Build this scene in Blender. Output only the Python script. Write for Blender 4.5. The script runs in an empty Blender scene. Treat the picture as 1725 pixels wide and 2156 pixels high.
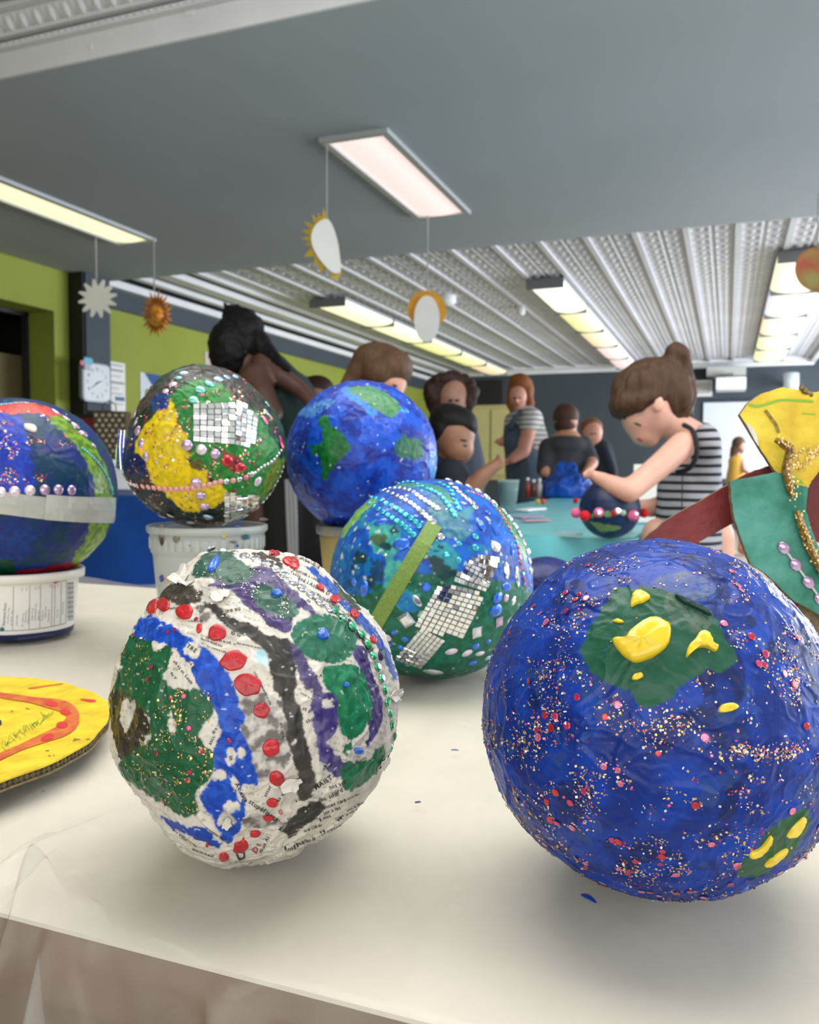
import bpy, bmesh, math, random
import numpy as np
from mathutils import Vector, Matrix, Euler

# ------------------------------------------------------------------ camera, light, exposure
SC = bpy.context.scene
COL = SC.collection
W, H, FPX = 1725.0, 2156.0, 1750.0          # the photograph's frame and focal length in pixels
CAMZ = 0.934                                 # eye height; the near table top is at TZ
TZ = 0.74
YAW, PITCH, ROLL = 20.9, -3.1, 0.30
CAM = np.array([0.0, 0.0, CAMZ])
RM = (Matrix.Rotation(math.radians(YAW), 3, 'Z') @ Matrix.Rotation(math.radians(90 + PITCH), 3, 'X')
      @ Matrix.Rotation(math.radians(ROLL), 3, 'Z'))
RN = np.array(RM)
cam_data = bpy.data.cameras.new('camera')
cam_data.sensor_fit = 'HORIZONTAL'
cam_data.sensor_width = 36.0
cam_data.lens = 36.0 * FPX / W
cam_data.clip_start = 0.02
cam_data.dof.use_dof = True
cam_data.dof.focus_distance = 0.37
cam_data.dof.aperture_fstop = 24.0
camera = bpy.data.objects.new('camera', cam_data)
COL.objects.link(camera)
camera.matrix_world = Matrix.Translation((0, 0, CAMZ)) @ RM.to_4x4()
SC.camera = camera

SC.view_settings.view_transform = 'Standard'
SC.view_settings.look = 'None'
SC.view_settings.gamma = 1.0
SC.view_settings.use_curve_mapping = False
SC.view_settings.exposure = 0.0
SC.cycles.max_bounces = 4
SC.cycles.diffuse_bounces = 2
SC.cycles.glossy_bounces = 2
SC.cycles.transmission_bounces = 4
SC.cycles.transparent_max_bounces = 5
SC.cycles.adaptive_threshold = 0.05
SC.cycles.caustics_reflective = False
SC.cycles.caustics_refractive = False

world = bpy.data.worlds.new('daylight')
SC.world = world
world.use_nodes = True
bg = world.node_tree.nodes['Background']
bg.inputs[0].default_value = (0.80, 0.88, 1.0, 1)
bg.inputs[1].default_value = 0.35

def area_light(name, loc, rot, sx, sy, power, color):
    d = bpy.data.lights.new(name, 'AREA')
    d.shape = 'RECTANGLE'; d.size = sx; d.size_y = sy; d.energy = power; d.color = color
    o = bpy.data.objects.new(name, d); COL.objects.link(o)
    o.location = loc; o.rotation_euler = [math.radians(a) for a in rot]
    return o
# daylight through assumed, unseen shop windows behind the camera and in the right wall; assumed light over the near table
area_light('assumed_shop_window_daylight', (0.9, -1.93, 1.55), (90, 0, 0), 4.6, 1.9, 66, (1.0, 0.97, 0.93))
area_light('assumed_side_window_daylight', (3.42, 2.6, 1.60), (90, 0, 90), 3.4, 1.6, 110, (0.88, 0.95, 1.0))
area_light('assumed_far_window_daylight', (3.42, 9.6, 1.60), (90, 0, 90), 6.0, 1.6, 520, (0.86, 0.92, 1.0))
area_light('assumed_overhead_light', (-0.25, 0.95, 2.60), (0, 0, 0), 2.4, 1.3, 52, (1.0, 0.975, 0.92))  # assumed overhead light out of frame, no lamp fixture built

# glyph outlines of the built-in font, made once for all printed words
def make_glyphs(chars):
    obs = []
    for ch in chars + ' ':
        cu = bpy.data.curves.new('glyph', 'FONT'); cu.body = ch if ch != ' ' else 'x x'; cu.size = 1.0; cu.resolution_u = 2; cu.offset = 0.012
        ob = bpy.data.objects.new('glyph', cu); COL.objects.link(ob); obs.append((ch, ob))
    dg = bpy.context.evaluated_depsgraph_get()
    out = {}
    for ch, ob in obs:
        me = bpy.data.meshes.new_from_object(ob.evaluated_get(dg))
        V = np.array([v.co[:] for v in me.vertices]).reshape(-1, 3); F = [tuple(p.vertices) for p in me.polygons]
        if ch == ' ': V, F, wd = np.zeros((0, 3)), [], 0.28
        else: wd = V[:, 0].max() - min(0, V[:, 0].min()) + 0.07
        out[ch] = (V, F, wd)
        bpy.data.meshes.remove(me)
    for ch, ob in obs:
        cu = ob.data; bpy.data.objects.remove(ob); bpy.data.curves.remove(cu)
    return out
GLYPH = make_glyphs("ABCDEFGHIJKLMNOPQRSTUVWXYZabcdefghijklmnopqrstuvwxyz0123456789.,:%-é")
def text_shape(txt):
    VV, FF, x, n = [], [], 0.0, 0
    for ch in txt:
        V, F, wd = GLYPH.get(ch, GLYPH[' '])
        if len(V):
            VV.append(V + np.array([x, 0, 0])); FF += [tuple(i + n for i in f) for f in F]; n += len(V)
        x += wd
    V = np.vstack(VV); V[:, 0] -= x / 2; V[:, 1] -= 0.35
    return V, FF

# ------------------------------------------------------------------ authoring helpers
def P(px, py, Z):
    """world point seen at pixel (px, py) at camera depth Z"""
    return CAM + RN @ np.array([(px - W / 2) / FPX * Z, -(py - H / 2) / FPX * Z, -Z])
def ray(px, py):
    return RN @ np.array([(px - W / 2) / FPX, -(py - H / 2) / FPX, -1.0])
def on_z(px, py, z):
    d = ray(px, py); t = (z - CAMZ) / d[2]
    return CAM + d * t
def on_x(px, py, x):
    d = ray(px, py); t = x / d[0]
    return CAM + d * t
def on_y(px, py, y):
    d = ray(px, py); t = y / d[1]
    return CAM + d * t
RIGHT, UP, BACK = RN[:, 0], RN[:, 1], RN[:, 2]
FWD_H = np.array([-math.sin(math.radians(YAW)), math.cos(math.radians(YAW)), 0.0])   # level forward
RIGHT_H = np.array([math.cos(math.radians(YAW)), math.sin(math.radians(YAW)), 0.0])

def lin(c):
    c = np.asarray(c, float) / 255.0
    return np.where(c <= 0.04045, c / 12.92, ((c + 0.055) / 1.055) ** 2.4)

WL = {}     # world location of every object built here (parents are never rotated)
def wl(o):
    return WL.get(o.name, np.zeros(3))
def tag(o, label=None, cat=None, group=None, kind=None):
    if label: o['label'] = label
    if cat: o['category'] = cat
    if group: o['group'] = group
    if kind: o['kind'] = kind
    return o
def root(name, loc, label, cat, group=None):
    o = bpy.data.objects.new(name, None)
    o.empty_display_size = 0.02
    COL.objects.link(o)
    o.location = loc
    WL[o.name] = np.array(loc, float)
    return tag(o, label, cat, group)
def mesh_from(name, V, F, smooth=False):
    m = bpy.data.meshes.new(name)
    V = np.asarray(V, float)
    if isinstance(F, np.ndarray) and len(F):
        n, k = F.shape
        m.vertices.add(len(V)); m.vertices.foreach_set('co', V.astype(np.float32).ravel())
        m.loops.add(n * k); m.loops.foreach_set('vertex_index', F.astype(np.int32).ravel())
        m.polygons.add(n)
        m.polygons.foreach_set('loop_start', np.arange(0, n * k, k, dtype=np.int32))
        m.update(calc_edges=True)
    else:
        m.from_pydata([tuple(v) for v in V], [], [tuple(int(i) for i in f) for f in F])
        m.update()
    if smooth:
        m.polygons.foreach_set('use_smooth', np.ones(len(m.polygons), bool))
    return m
def add(name, V, F, mat, parent=None, smooth=False, loc=None, label=None, cat=None, group=None, kind=None):
    """link one mesh given in world coordinates"""
    V = np.asarray(V, float)
    if loc is None:
        if parent is not None: loc = wl(parent)
        else: loc = np.array([V[:, 0].mean(), V[:, 1].mean(), V[:, 2].min()])
    loc = np.asarray(loc, float)
    m = mesh_from(name, V - loc, F, smooth)
    return link(name, m, mat, parent, loc, label, cat, group, kind)
def link(name, m, mat, parent=None, loc=(0, 0, 0), label=None, cat=None, group=None, kind=None):
    if mat is not None and not m.materials: m.materials.append(mat)
    o = bpy.data.objects.new(name, m)
    COL.objects.link(o)
    loc = np.asarray(loc, float)
    if parent is not None:
        o.parent = parent
        o.location = loc - wl(parent)
    else:
        o.location = loc
    WL[o.name] = loc
    return tag(o, label, cat, group, kind)
def inst(name, m, parent, M):
    """object with shared mesh m at world matrix M (4x4 numpy or Matrix)"""
    o = bpy.data.objects.new(name, m)
    COL.objects.link(o)
    M = Matrix(M)
    WL[o.name] = np.array(M.translation)
    if parent is not None:
        o.parent = parent
        o.matrix_local = Matrix.Translation(-Vector(wl(parent))) @ M
    else:
        o.matrix_local = M
    return o
def frame_mat(pos, x, y, z, sx=1, sy=1, sz=1):
    M = np.eye(4)
    M[:3, 0] = np.asarray(x) * sx; M[:3, 1] = np.asarray(y) * sy; M[:3, 2] = np.asarray(z) * sz; M[:3, 3] = pos
    return M
def unit(v):
    v = np.asarray(v, float)
    return v / (np.linalg.norm(v, axis=-1, keepdims=True) + 1e-12)

# ---- shapes (return V, F)
def box(x0, x1, y0, y1, z0, z1):
    V = [(x0, y0, z0), (x1, y0, z0), (x1, y1, z0), (x0, y1, z0), (x0, y0, z1), (x1, y0, z1), (x1, y1, z1), (x0, y1, z1)]
    F = [(0, 3, 2, 1), (4, 5, 6, 7), (0, 1, 5, 4), (1, 2, 6, 5), (2, 3, 7, 6), (3, 0, 4, 7)]
    return np.array(V, float), F
def obox(c, x, y, z, hx, hy, hz):
    """oriented box, half sizes"""
    V, F = box(-hx, hx, -hy, hy, -hz, hz)
    B = np.stack([unit(x), unit(y), unit(z)])
    return np.asarray(c) + V @ B, F
def merge(parts):
    VV, FF, n = [], [], 0
    for V, F in parts:
        VV.append(np.asarray(V, float)); FF += [tuple(int(i) + n for i in f) for f in F]; n += len(V)
    return np.vstack(VV), FF
def tube(pts, rad, n=10, cap=True):
    pts = np.asarray(pts, float); k = len(pts)
    rad = np.full(k, rad, float) if np.isscalar(rad) else np.asarray(rad, float)
    T = unit(np.gradient(pts, axis=0))
    a = np.array([0, 0, 1.0]) if abs(T[0][2]) < 0.9 else np.array([1.0, 0, 0])
    V = []; u = unit(np.cross(T[0], a))
    for i in range(k):
        u = unit(u - T[i] * (u @ T[i])); v = np.cross(T[i], u)
        for j in range(n):
            t = 2 * math.pi * j / n
            V.append(pts[i] + rad[i] * (math.cos(t) * u + math.sin(t) * v))
    F = []
    for i in range(k - 1):
        for j in range(n):
            F.append((i * n + j, i * n + (j + 1) % n, (i + 1) * n + (j + 1) % n, (i + 1) * n + j))
    if cap:
        F.append(tuple(range(n - 1, -1, -1))); F.append(tuple((k - 1) * n + j for j in range(n)))
    return np.array(V), F
def lathe(prof, c=(0, 0, 0), n=48):
    """profile [(r, z)] about the vertical axis through c"""
    V = []; F = []
    for r, z in prof:
        for j in range(n):
            t = 2 * math.pi * j / n
            V.append((c[0] + r * math.cos(t), c[1] + r * math.sin(t), c[2] + z))
    for i in range(len(prof) - 1):
        for j in range(n):
            F.append((i * n + j, i * n + (j + 1) % n, (i + 1) * n + (j + 1) % n, (i + 1) * n + j))
    return np.array(V), F
def plate(poly, normal, thick):
    """thin solid from a planar outline (world points), extruded backwards along -normal"""
    A = np.asarray(poly, float); n = len(A); B = A - unit(normal) * thick
    V = np.vstack([A, B])
    F = [tuple(range(n)), tuple(range(2 * n - 1, n - 1, -1))]
    F += [(i, i + n, (i + 1) % n + n, (i + 1) % n) for i in range(n)]
    return V, F
def spline(pts, n, closed=False):
    pts = np.asarray(pts, float); k = len(pts)
    out = []
    seg = k if closed else k - 1
    for i in range(n):
        t = i * seg / (n if closed else n - 1)
        j = min(int(t), seg - 1); f = t - j
        if closed: p0, p1, p2, p3 = pts[(j - 1) % k], pts[j % k], pts[(j + 1) % k], pts[(j + 2) % k]
        else: p0, p1, p2, p3 = pts[max(j - 1, 0)], pts[j], pts[j + 1], pts[min(j + 2, k - 1)]
        out.append(0.5 * (2 * p1 + (p2 - p0) * f + (2 * p0 - 5 * p1 + 4 * p2 - p3) * f * f + (3 * p1 - p0 - 3 * p2 + p3) * f ** 3))
    return np.array(out)
def resample(pts, n):
    pts = spline(pts, max(60, len(pts) * 12))
    d = np.r_[0, np.cumsum(np.linalg.norm(np.diff(pts, axis=0), axis=1))]
    s = np.linspace(0, d[-1], n)
    return np.stack([np.interp(s, d, pts[:, i]) for i in range(pts.shape[1])], 1)

# ---- noise
_rs = np.random.RandomState(7)
_PERM = np.r_[_rs.permutation(256), _rs.permutation(256)]
_PERM = np.r_[_PERM[:256], _PERM[:256]]
_GRAD = unit(_rs.normal(size=(256, 3))).astype(np.float32)
_PERM = _PERM.astype(np.int32)
_GX, _GY, _GZ = [np.ascontiguousarray(_GRAD[:, k]) for k in range(3)]
def noise(p, scale=1.0, seed=0):
    q = (np.asarray(p, float) * scale + seed * 17.31).astype(np.float32)
    i = np.floor(q).astype(np.int32); f = q - i
    w = f * f * f * (f * (f * 6 - 15) + 10)
    i0 = i & 255; i1 = (i + 1) & 255
    X = (i0[:, 0], i1[:, 0]); Y = (i0[:, 1], i1[:, 1]); Zz = (i0[:, 2], i1[:, 2])
    fx = (f[:, 0], f[:, 0] - 1); fy = (f[:, 1], f[:, 1] - 1); fz = (f[:, 2], f[:, 2] - 1)
    wx = (1 - w[:, 0], w[:, 0]); wy = (1 - w[:, 1], w[:, 1]); wz = (1 - w[:, 2], w[:, 2])
    out = np.zeros(len(q), np.float32)
    for a in (0, 1):
        pa = _PERM[X[a]]
        for b in (0, 1):
            pb = _PERM[(pa + Y[b]) & 255]; wab = wx[a] * wy[b]
            for c in (0, 1):
                h = _PERM[(pb + Zz[c]) & 255]
                out += wab * wz[c] * (_GX[h] * fx[a] + _GY[h] * fy[b] + _GZ[h] * fz[c])
    return out * 1.6
def fbm(p, scale, octs=3, seed=0):
    o = 0; a = 1.0
    for k in range(octs):
        o = o + a * noise(p, scale * 2 ** k, seed + k * 3.7); a *= 0.5
    return o
def sstep(a, b, x):
    t = np.clip((x - a) / (b - a), 0, 1)
    return t * t * (3 - 2 * t)
def in_poly(pts, poly):
    x, y = pts[:, 0], pts[:, 1]
    out = np.zeros(len(pts), bool)
    k = len(poly)
    for i in range(k):
        x1, y1 = poly[i]; x2, y2 = poly[(i + 1) % k]
        c = (y1 > y) != (y2 > y)
        if abs(y2 - y1) > 1e-12:
            out ^= c & (x < (x2 - x1) * (y - y1) / (y2 - y1) + x1)
    return out

# ------------------------------------------------------------------ materials
def nt(name):
    m = bpy.data.materials.new(name); m.use_nodes = True
    t = m.node_tree
    return m, t, t.nodes, t.links, t.nodes['Principled BSDF']
def setp(b, **k):
    for a, v in k.items():
        s = b.inputs[a.replace('_', ' ')]
        s.default_value = v
def mat(name, rgb, rough=0.5, metal=0.0, var=0.0, vscale=6.0, bump=0.0, bscale=60.0, coat=0.0, emit=None, estr=0.0,
        trans=0.0, alpha=1.0, spec=0.5, rgb2=None, ior=None):
    m, t, N, L, b = nt(name)
    c = lin(rgb)
    b.inputs['Base Color'].default_value = (*c, 1)
    b.inputs['Roughness'].default_value = rough
    b.inputs['Metallic'].default_value = metal
    b.inputs['Coat Weight'].default_value = coat
    b.inputs['Coat Roughness'].default_value = 0.15
    b.inputs['Transmission Weight'].default_value = trans
    b.inputs['Alpha'].default_value = alpha
    b.inputs['Specular IOR Level'].default_value = spec
    if ior: b.inputs['IOR'].default_value = ior
    if emit is not None:
        b.inputs['Emission Color'].default_value = (*lin(emit), 1)
        b.inputs['Emission Strength'].default_value = estr
    tc = N.new('ShaderNodeTexCoord')
    nz = N.new('ShaderNodeTexNoise'); nz.inputs['Scale'].default_value = vscale; nz.inputs['Detail'].default_value = 4
    L.new(tc.outputs['Object'], nz.inputs['Vector'])
    mx = N.new('ShaderNodeMix'); mx.data_type = 'RGBA'
    d = lin(rgb2) if rgb2 is not None else c * (1 - var)
    e = c if rgb2 is not None else np.clip(c * (1 + var * 0.6), 0, 1)
    mx.inputs['A'].default_value = (*d, 1); mx.inputs['B'].default_value = (*e, 1)
    rp = N.new('ShaderNodeMapRange'); rp.inputs['From Min'].default_value = 0.35; rp.inputs['From Max'].default_value = 0.65
    L.new(nz.outputs['Fac'], rp.inputs['Value']); L.new(rp.outputs['Result'], mx.inputs['Factor'])
    L.new(mx.outputs['Result'], b.inputs['Base Color'])
    if bump > 0:
        n2 = N.new('ShaderNodeTexNoise'); n2.inputs['Scale'].default_value = bscale; n2.inputs['Detail'].default_value = 5
        L.new(tc.outputs['Object'], n2.inputs['Vector'])
        bp = N.new('ShaderNodeBump'); bp.inputs['Strength'].default_value = bump; bp.inputs['Distance'].default_value = 0.01
        L.new(n2.outputs['Fac'], bp.inputs['Height']); L.new(bp.outputs['Normal'], b.inputs['Normal'])
    return m
def attr_mat(name, rough=0.4, metal=0.0, bump=0.2, bscale=300.0, coat=0.2, attr='paint', rvar=0.25, spec=0.5, bdist=0.002):
    """colour painted per vertex, brush-stroke relief from noise"""
    m, t, N, L, b = nt(name)
    a = N.new('ShaderNodeAttribute'); a.attribute_name = attr
    L.new(a.outputs['Color'], b.inputs['Base Color'])
    b.inputs['Metallic'].default_value = metal
    b.inputs['Coat Weight'].default_value = coat
    b.inputs['Coat Roughness'].default_value = 0.12
    b.inputs['Specular IOR Level'].default_value = spec
    tc = N.new('ShaderNodeTexCoord')
    nz = N.new('ShaderNodeTexNoise'); nz.inputs['Scale'].default_value = 25; nz.inputs['Detail'].default_value = 3
    L.new(tc.outputs['Object'], nz.inputs['Vector'])
    rp = N.new('ShaderNodeMapRange'); rp.inputs['To Min'].default_value = rough - rvar; rp.inputs['To Max'].default_value = rough + rvar
    L.new(nz.outputs['Fac'], rp.inputs['Value']); L.new(rp.outputs['Result'], b.inputs['Roughness'])
    if bump:
        n2 = N.new('ShaderNodeTexNoise'); n2.inputs['Scale'].default_value = bscale; n2.inputs['Detail'].default_value = 6
        n2.inputs['Distortion'].default_value = 0.6
        L.new(tc.outputs['Object'], n2.inputs['Vector'])
        bp = N.new('ShaderNodeBump'); bp.inputs['Strength'].default_value = bump; bp.inputs['Distance'].default_value = bdist
        L.new(n2.outputs['Fac'], bp.inputs['Height']); L.new(bp.outputs['Normal'], b.inputs['Normal'])
    return m
def paint_attr(m, rgb, name='paint'):
    """rgb: linear colours per vertex"""
    a = m.attributes.new(name, 'FLOAT_COLOR', 'POINT')
    c = np.ones((len(m.vertices), 4), np.float32); c[:, :3] = rgb
    a.data.foreach_set('color', c.ravel())
# ------------------------------------------------------------------ the room
XL, XR, YB, YF = -4.84, 3.6, -2.1, 13.7
ZS, ZC, ZN = 2.43, 2.58, 2.64        # soffit, far tin ceiling, near tin ceiling
SY0, SY1 = 2.52, 5.53
M_green = mat('green_wall_paint', (150, 160, 62), 0.75, var=0.08, vscale=1.2, bump=0.05, bscale=90)
M_char = mat('charcoal_paint', (66, 76, 84), 0.7, var=0.10, vscale=1.5)
M_black = mat('black_post_paint', (24, 25, 26), 0.6, var=0.1)
M_white = mat('white_paint', (240, 241, 243), 0.6, var=0.05, vscale=3)
M_grey = mat('grey_soffit_paint', (180, 188, 195), 0.85, var=0.05, vscale=0.9)
M_tin = mat('white_tin', (226, 227, 231), 0.45, var=0.06, vscale=2)
M_floor = mat('pale_floor', (168, 158, 142), 0.45, var=0.1, vscale=2.5)
M_beige = mat('beige_panel', (176, 164, 122), 0.7, var=0.06)
M_cream = mat('cream_paint', (196, 186, 128), 0.65, var=0.06)
M_wb = mat('whiteboard', (222, 228, 236), 0.25, var=0.02)
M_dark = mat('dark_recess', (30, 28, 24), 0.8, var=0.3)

def struct(name, V, F, m, parent=None, label=None):
    o = add(name, V, F, m, parent, loc=(0, 0, 0) if parent is None else None)
    if parent is None: o['kind'] = 'structure'
    if label: o['label'] = label
    return o
struct('floor', *box(XL - 1.2, XR, YB, YF, -0.08, 0.0), M_floor, label='pale floor of the workshop')
OY0, OY1, OZ = 3.55, 5.03, 2.11
wall_left = struct('wall_left', *merge([box(XL - 0.25, XL, YB, OY0, 0, 2.8), box(XL - 0.25, XL, OY0, OY1, OZ, 2.8),
                                        box(XL - 0.25, XL, OY1, YF, 0, 2.8)]), M_green, label='olive green wall with doorway')
struct('wall_far', *box(XL - 0.25, XR + 0.2, YF, YF + 0.2, 0, 2.9), M_char, label='dark charcoal end wall')
# right and back walls with openings for the assumed side and shop windows
struct('wall_right', *merge([box(XR, XR + 0.2, YB, YF, 0, 0.75), box(XR, XR + 0.2, YB, YF, 2.45, 2.9),
                             box(XR, XR + 0.2, YB, 0.9, 0.75, 2.45), box(XR, XR + 0.2, 4.3, 6.5, 0.75, 2.45),
                             box(XR, XR + 0.2, 12.7, YF, 0.75, 2.45)]), M_white)
struct('wall_back', *merge([box(XL, XR, YB - 0.2, YB, 0, 0.55), box(XL, XR, YB - 0.2, YB, 2.55, 2.9),
                            box(XL, -1.5, YB - 0.2, YB, 0.55, 2.55), box(3.3, XR, YB - 0.2, YB, 0.55, 2.55)]), M_white)
for k, (x0, x1, y0, y1, z0, z1) in enumerate([(-1.5, 3.3, YB - 0.1, YB - 0.05, 0.55, 2.55), (XR + 0.05, XR + 0.1, 0.9, 4.3, 0.75, 2.45),
                                              (XR + 0.05, XR + 0.1, 6.5, 12.7, 0.75, 2.45)]):
    parts = []
    if x1 - x0 > y1 - y0:
        n = 4
        for i in range(n + 1):
            x = x0 + (x1 - x0) * i / n
            parts.append(box(max(x0, x - 0.03), min(x1, x + 0.03), y0, y1, z0, z1))
        parts += [box(x0, x1, y0, y1, z0, z0 + 0.06), box(x0, x1, y0, y1, z1 - 0.06, z1)]
    else:
        n = 4
        for i in range(n + 1):
            y = y0 + (y1 - y0) * i / n
            parts.append(box(x0, x1, max(y0, y - 0.03), min(y1, y + 0.03), z0, z1))
        parts += [box(x0, x1, y0, y1, z0, z0 + 0.06), box(x0, x1, y0, y1, z1 - 0.06, z1)]
    struct('assumed_window_%d' % (k + 1), *merge(parts), M_white)  # frames of the assumed windows, all out of view
ceiling = struct('ceiling', *merge([box(XL - 0.25, XR + 0.2, SY1, YF + 0.2, ZC, ZC + 0.2), box(XL - 0.25, XR + 0.2, YB - 0.2, SY0, ZN, ZN + 0.2)]),
                 M_tin, label='white pressed tin ceiling')
# grey dropped soffit (underside), white fascia towards the camera
soffit = struct('trim_1', *box(XL, XR, SY0 + 0.012, SY1, ZS, ZN + 0.1), M_grey, label='wide grey dropped soffit across the ceiling')
struct('trim_2', *box(XL, XR, SY0, SY0 + 0.012, ZS, ZN), M_white, label='white fascia board on the soffit edge')
# egg and dart crown on top of the fascia
crown = struct('trim_3', *merge([box(XL, XR, SY0 - 0.03, SY0, ZS + 0.091, ZS + 0.111), box(XL, XR, SY0 - 0.05, SY0, ZS + 0.121, ZS + 0.136),
                                 box(XL, XR, SY0 - 0.115, SY0, ZS + 0.181, ZN)]), M_white, label='white egg-and-dart crown moulding')
V, F = [], []
prof = [(SY0 - 0.032, ZS + 0.131), (SY0 - 0.05, ZS + 0.141), (SY0 - 0.068, ZS + 0.158), (SY0 - 0.08, ZS + 0.176), (SY0 - 0.085, ZS + 0.191)]
for y, z in prof:
    V += [(XL, y, z), (XR, y, z)]
F = [(2 * i, 2 * i + 1, 2 * i + 3, 2 * i + 2) for i in range(4)]
add('cove', V, F, M_white, crown)
bm = bmesh.new(); bmesh.ops.create_uvsphere(bm, u_segments=10, v_segments=7, radius=1)
me_egg = bpy.data.meshes.new('egg'); bm.to_mesh(me_egg); bm.free(); me_egg.materials.append(M_white)
me_egg.polygons.foreach_set('use_smooth', np.ones(len(me_egg.polygons), bool))
axx = np.array([1.0, 0, 0]); ayy = unit([0, -0.05, 0.06]); azz = np.cross(axx, ayy)
for i in range(34):
    x = -3.3 + i * 0.068
    c = np.array([x, SY0 - 0.062, ZS + 0.154])
    inst('egg', me_egg, crown, frame_mat(c, axx, ayy, azz, 0.017, 0.029, 0.014))
    Vt, Ft = tube([c + np.array([math.cos(a) * 0.026, 0, 0]) + ayy * (math.sin(a) * 0.036 + 0.006) for a in np.linspace(math.pi, 2 * math.pi, 9)], 0.0042, 6)
    add('egg_rim', Vt, Ft, M_white, crown, smooth=True)
    Vt, Ft = tube([c + np.array([0.034, -0.002, 0]) + ayy * 0.03, c + np.array([0.034, -0.004, 0]) - ayy * 0.03], [0.006, 0.002], 6)
    add('dart', Vt, Ft, M_white, crown, smooth=True)
bm = bmesh.new(); bmesh.ops.create_icosphere(bm, subdivisions=1, radius=1)
me_bead = bpy.data.meshes.new('bead'); bm.to_mesh(me_bead); bm.free(); me_bead.materials.append(M_white)
for i in range(75):
    inst('bead', me_bead, crown, frame_mat(np.array([-3.3 + i * 0.031, SY0 - 0.031, ZS + 0.104]), axx, [0, 1, 0], [0, 0, 1], 0.011, 0.006, 0.006))
# scraps of loose paint on the fascia
for px, py, s in ((190, 98, 0.012), (398, 22, 0.02)):
    c = on_y(px, py, SY0 - 0.004)
    a = np.linspace(0, 2 * math.pi, 9)[:-1]
    V, F = plate([c + np.array([math.cos(t) * s * (1 if px > 300 else 0.6), 0, math.sin(t) * s * (0.9 + 0.4 * (k % 2))]) for k, t in enumerate(a)], (0, -1, 0), 0.004)
    add('paint_flake', V, F, M_white, crown)
# dark post and dark band along the left wall
struct('trim_4', *box(XL, XL + 0.14, 5.18, 5.45, 0, ZS), M_black, label='black post against the green wall')
struct('trim_14', *box(XL + 0.1401, XL + 0.155, 5.2, 5.47, 0, ZS), M_char, label='charcoal face of the post')
struct('trim_5', *box(XL, XL + 0.03, 5.46, YF, 2.24, ZC), M_char, label='charcoal band along the top of the green wall')
for k, (x0, x1, z0, z1) in enumerate([(XL + 0.03, XL + 0.10, 2.40, 2.46), (XL + 0.20, XL + 0.27, 2.47, 2.52), (XL + 0.36, XL + 0.50, 2.50, 2.555), (XL + 0.60, XL + 0.66, 2.54, 2.58)]):
    struct('trim_%d' % (6 + k), *box(x0, x1, SY1, YF, z0, z1), M_white, label='long white rail under the ceiling beside the green wall')
struct('trim_10', *merge([box(XL, 1.15, YF - 0.10, YF, 2.47, 2.56), box(XL, 1.15, YF - 0.22, YF - 0.10, 2.53, ZC)]), M_white, label='white cornice along the dark end wall')
for k, x in enumerate((1.10, 1.32, 1.52)):
    struct('trim_%d' % (11 + k), *box(x, x + 0.07, SY1, YF, 2.50, ZC), M_white)

# pressed tin: ribs and embossed panels
PW = 0.335
def tin_panel_mesh():
    n = 24; g = np.linspace(-0.5, 0.5, n + 1)
    X, Y = np.meshgrid(g, g, indexing='ij')
    Z = np.zeros_like(X)
    for cx in (-0.25, 0.25):
        for cy in (-0.25, 0.25):
            r = np.maximum(np.abs(X - cx), np.abs(Y - cy))
            Z += 0.014 * (sstep(0.235, 0.2, r) - sstep(0.17, 0.14, r)) * (r < 0.25)
            d = np.hypot(X - cx, Y - cy)
            Z += 0.024 * np.clip(1 - (d / 0.1) ** 2, 0, 1) * (r < 0.25)
    V = np.stack([X.ravel() * PW, Y.ravel() * PW, -Z.ravel() * 1.0], 1)
    idx = np.arange((n + 1) ** 2).reshape(n + 1, n + 1)
    F = np.stack([idx[:-1, :-1], idx[:-1, 1:], idx[1:, 1:], idx[1:, :-1]], -1).reshape(-1, 4)
    return V, F
TV, TF = tin_panel_mesh()
me_panel = mesh_from('tin_panel', TV, TF, True); me_panel.materials.append(M_tin)
xs = np.arange(XL + 0.85, XR - 0.1, PW)
nrow = 0
far_parts = []
for j in range(24):
    y = SY1 + PW * (j + 0.5)
    if y > YF - 0.3: break
    for x in xs:
        if j < 8 and -4.1 < x < 2.6:
            inst('tin_panel', me_panel, ceiling, frame_mat(np.array([x + PW / 2, y, ZC - 0.003]), (1, 0, 0), (0, 1, 0), (0, 0, 1), 0.96, 0.98, 1))
        else:
            V = TV.copy(); V[:, 0] *= 0.96; V += np.array([x + PW / 2, y, ZC - 0.003]); far_parts.append((V, TF))
VV = np.vstack([v for v, f in far_parts]); FF = np.vstack([f + i * len(TV) for i, (v, f) in enumerate(far_parts)])
add('far_tin_panels', VV, FF, M_tin, ceiling, smooth=True, kind='stuff')
for x in xs:
    add('rib', *box(x - 0.02, x + 0.02, SY1, YF - 0.1, ZC - 0.03, ZC), M_tin, ceiling)
for j in range(6):
    for i in range(14):
        inst('tin_panel', me_panel, ceiling, frame_mat(np.array([-4.2 + i * PW, SY0 - 0.12 - PW * (j + 0.5), ZN - 0.003]), (1, 0, 0), (0, 1, 0), (0, 0, 1)))

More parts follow.
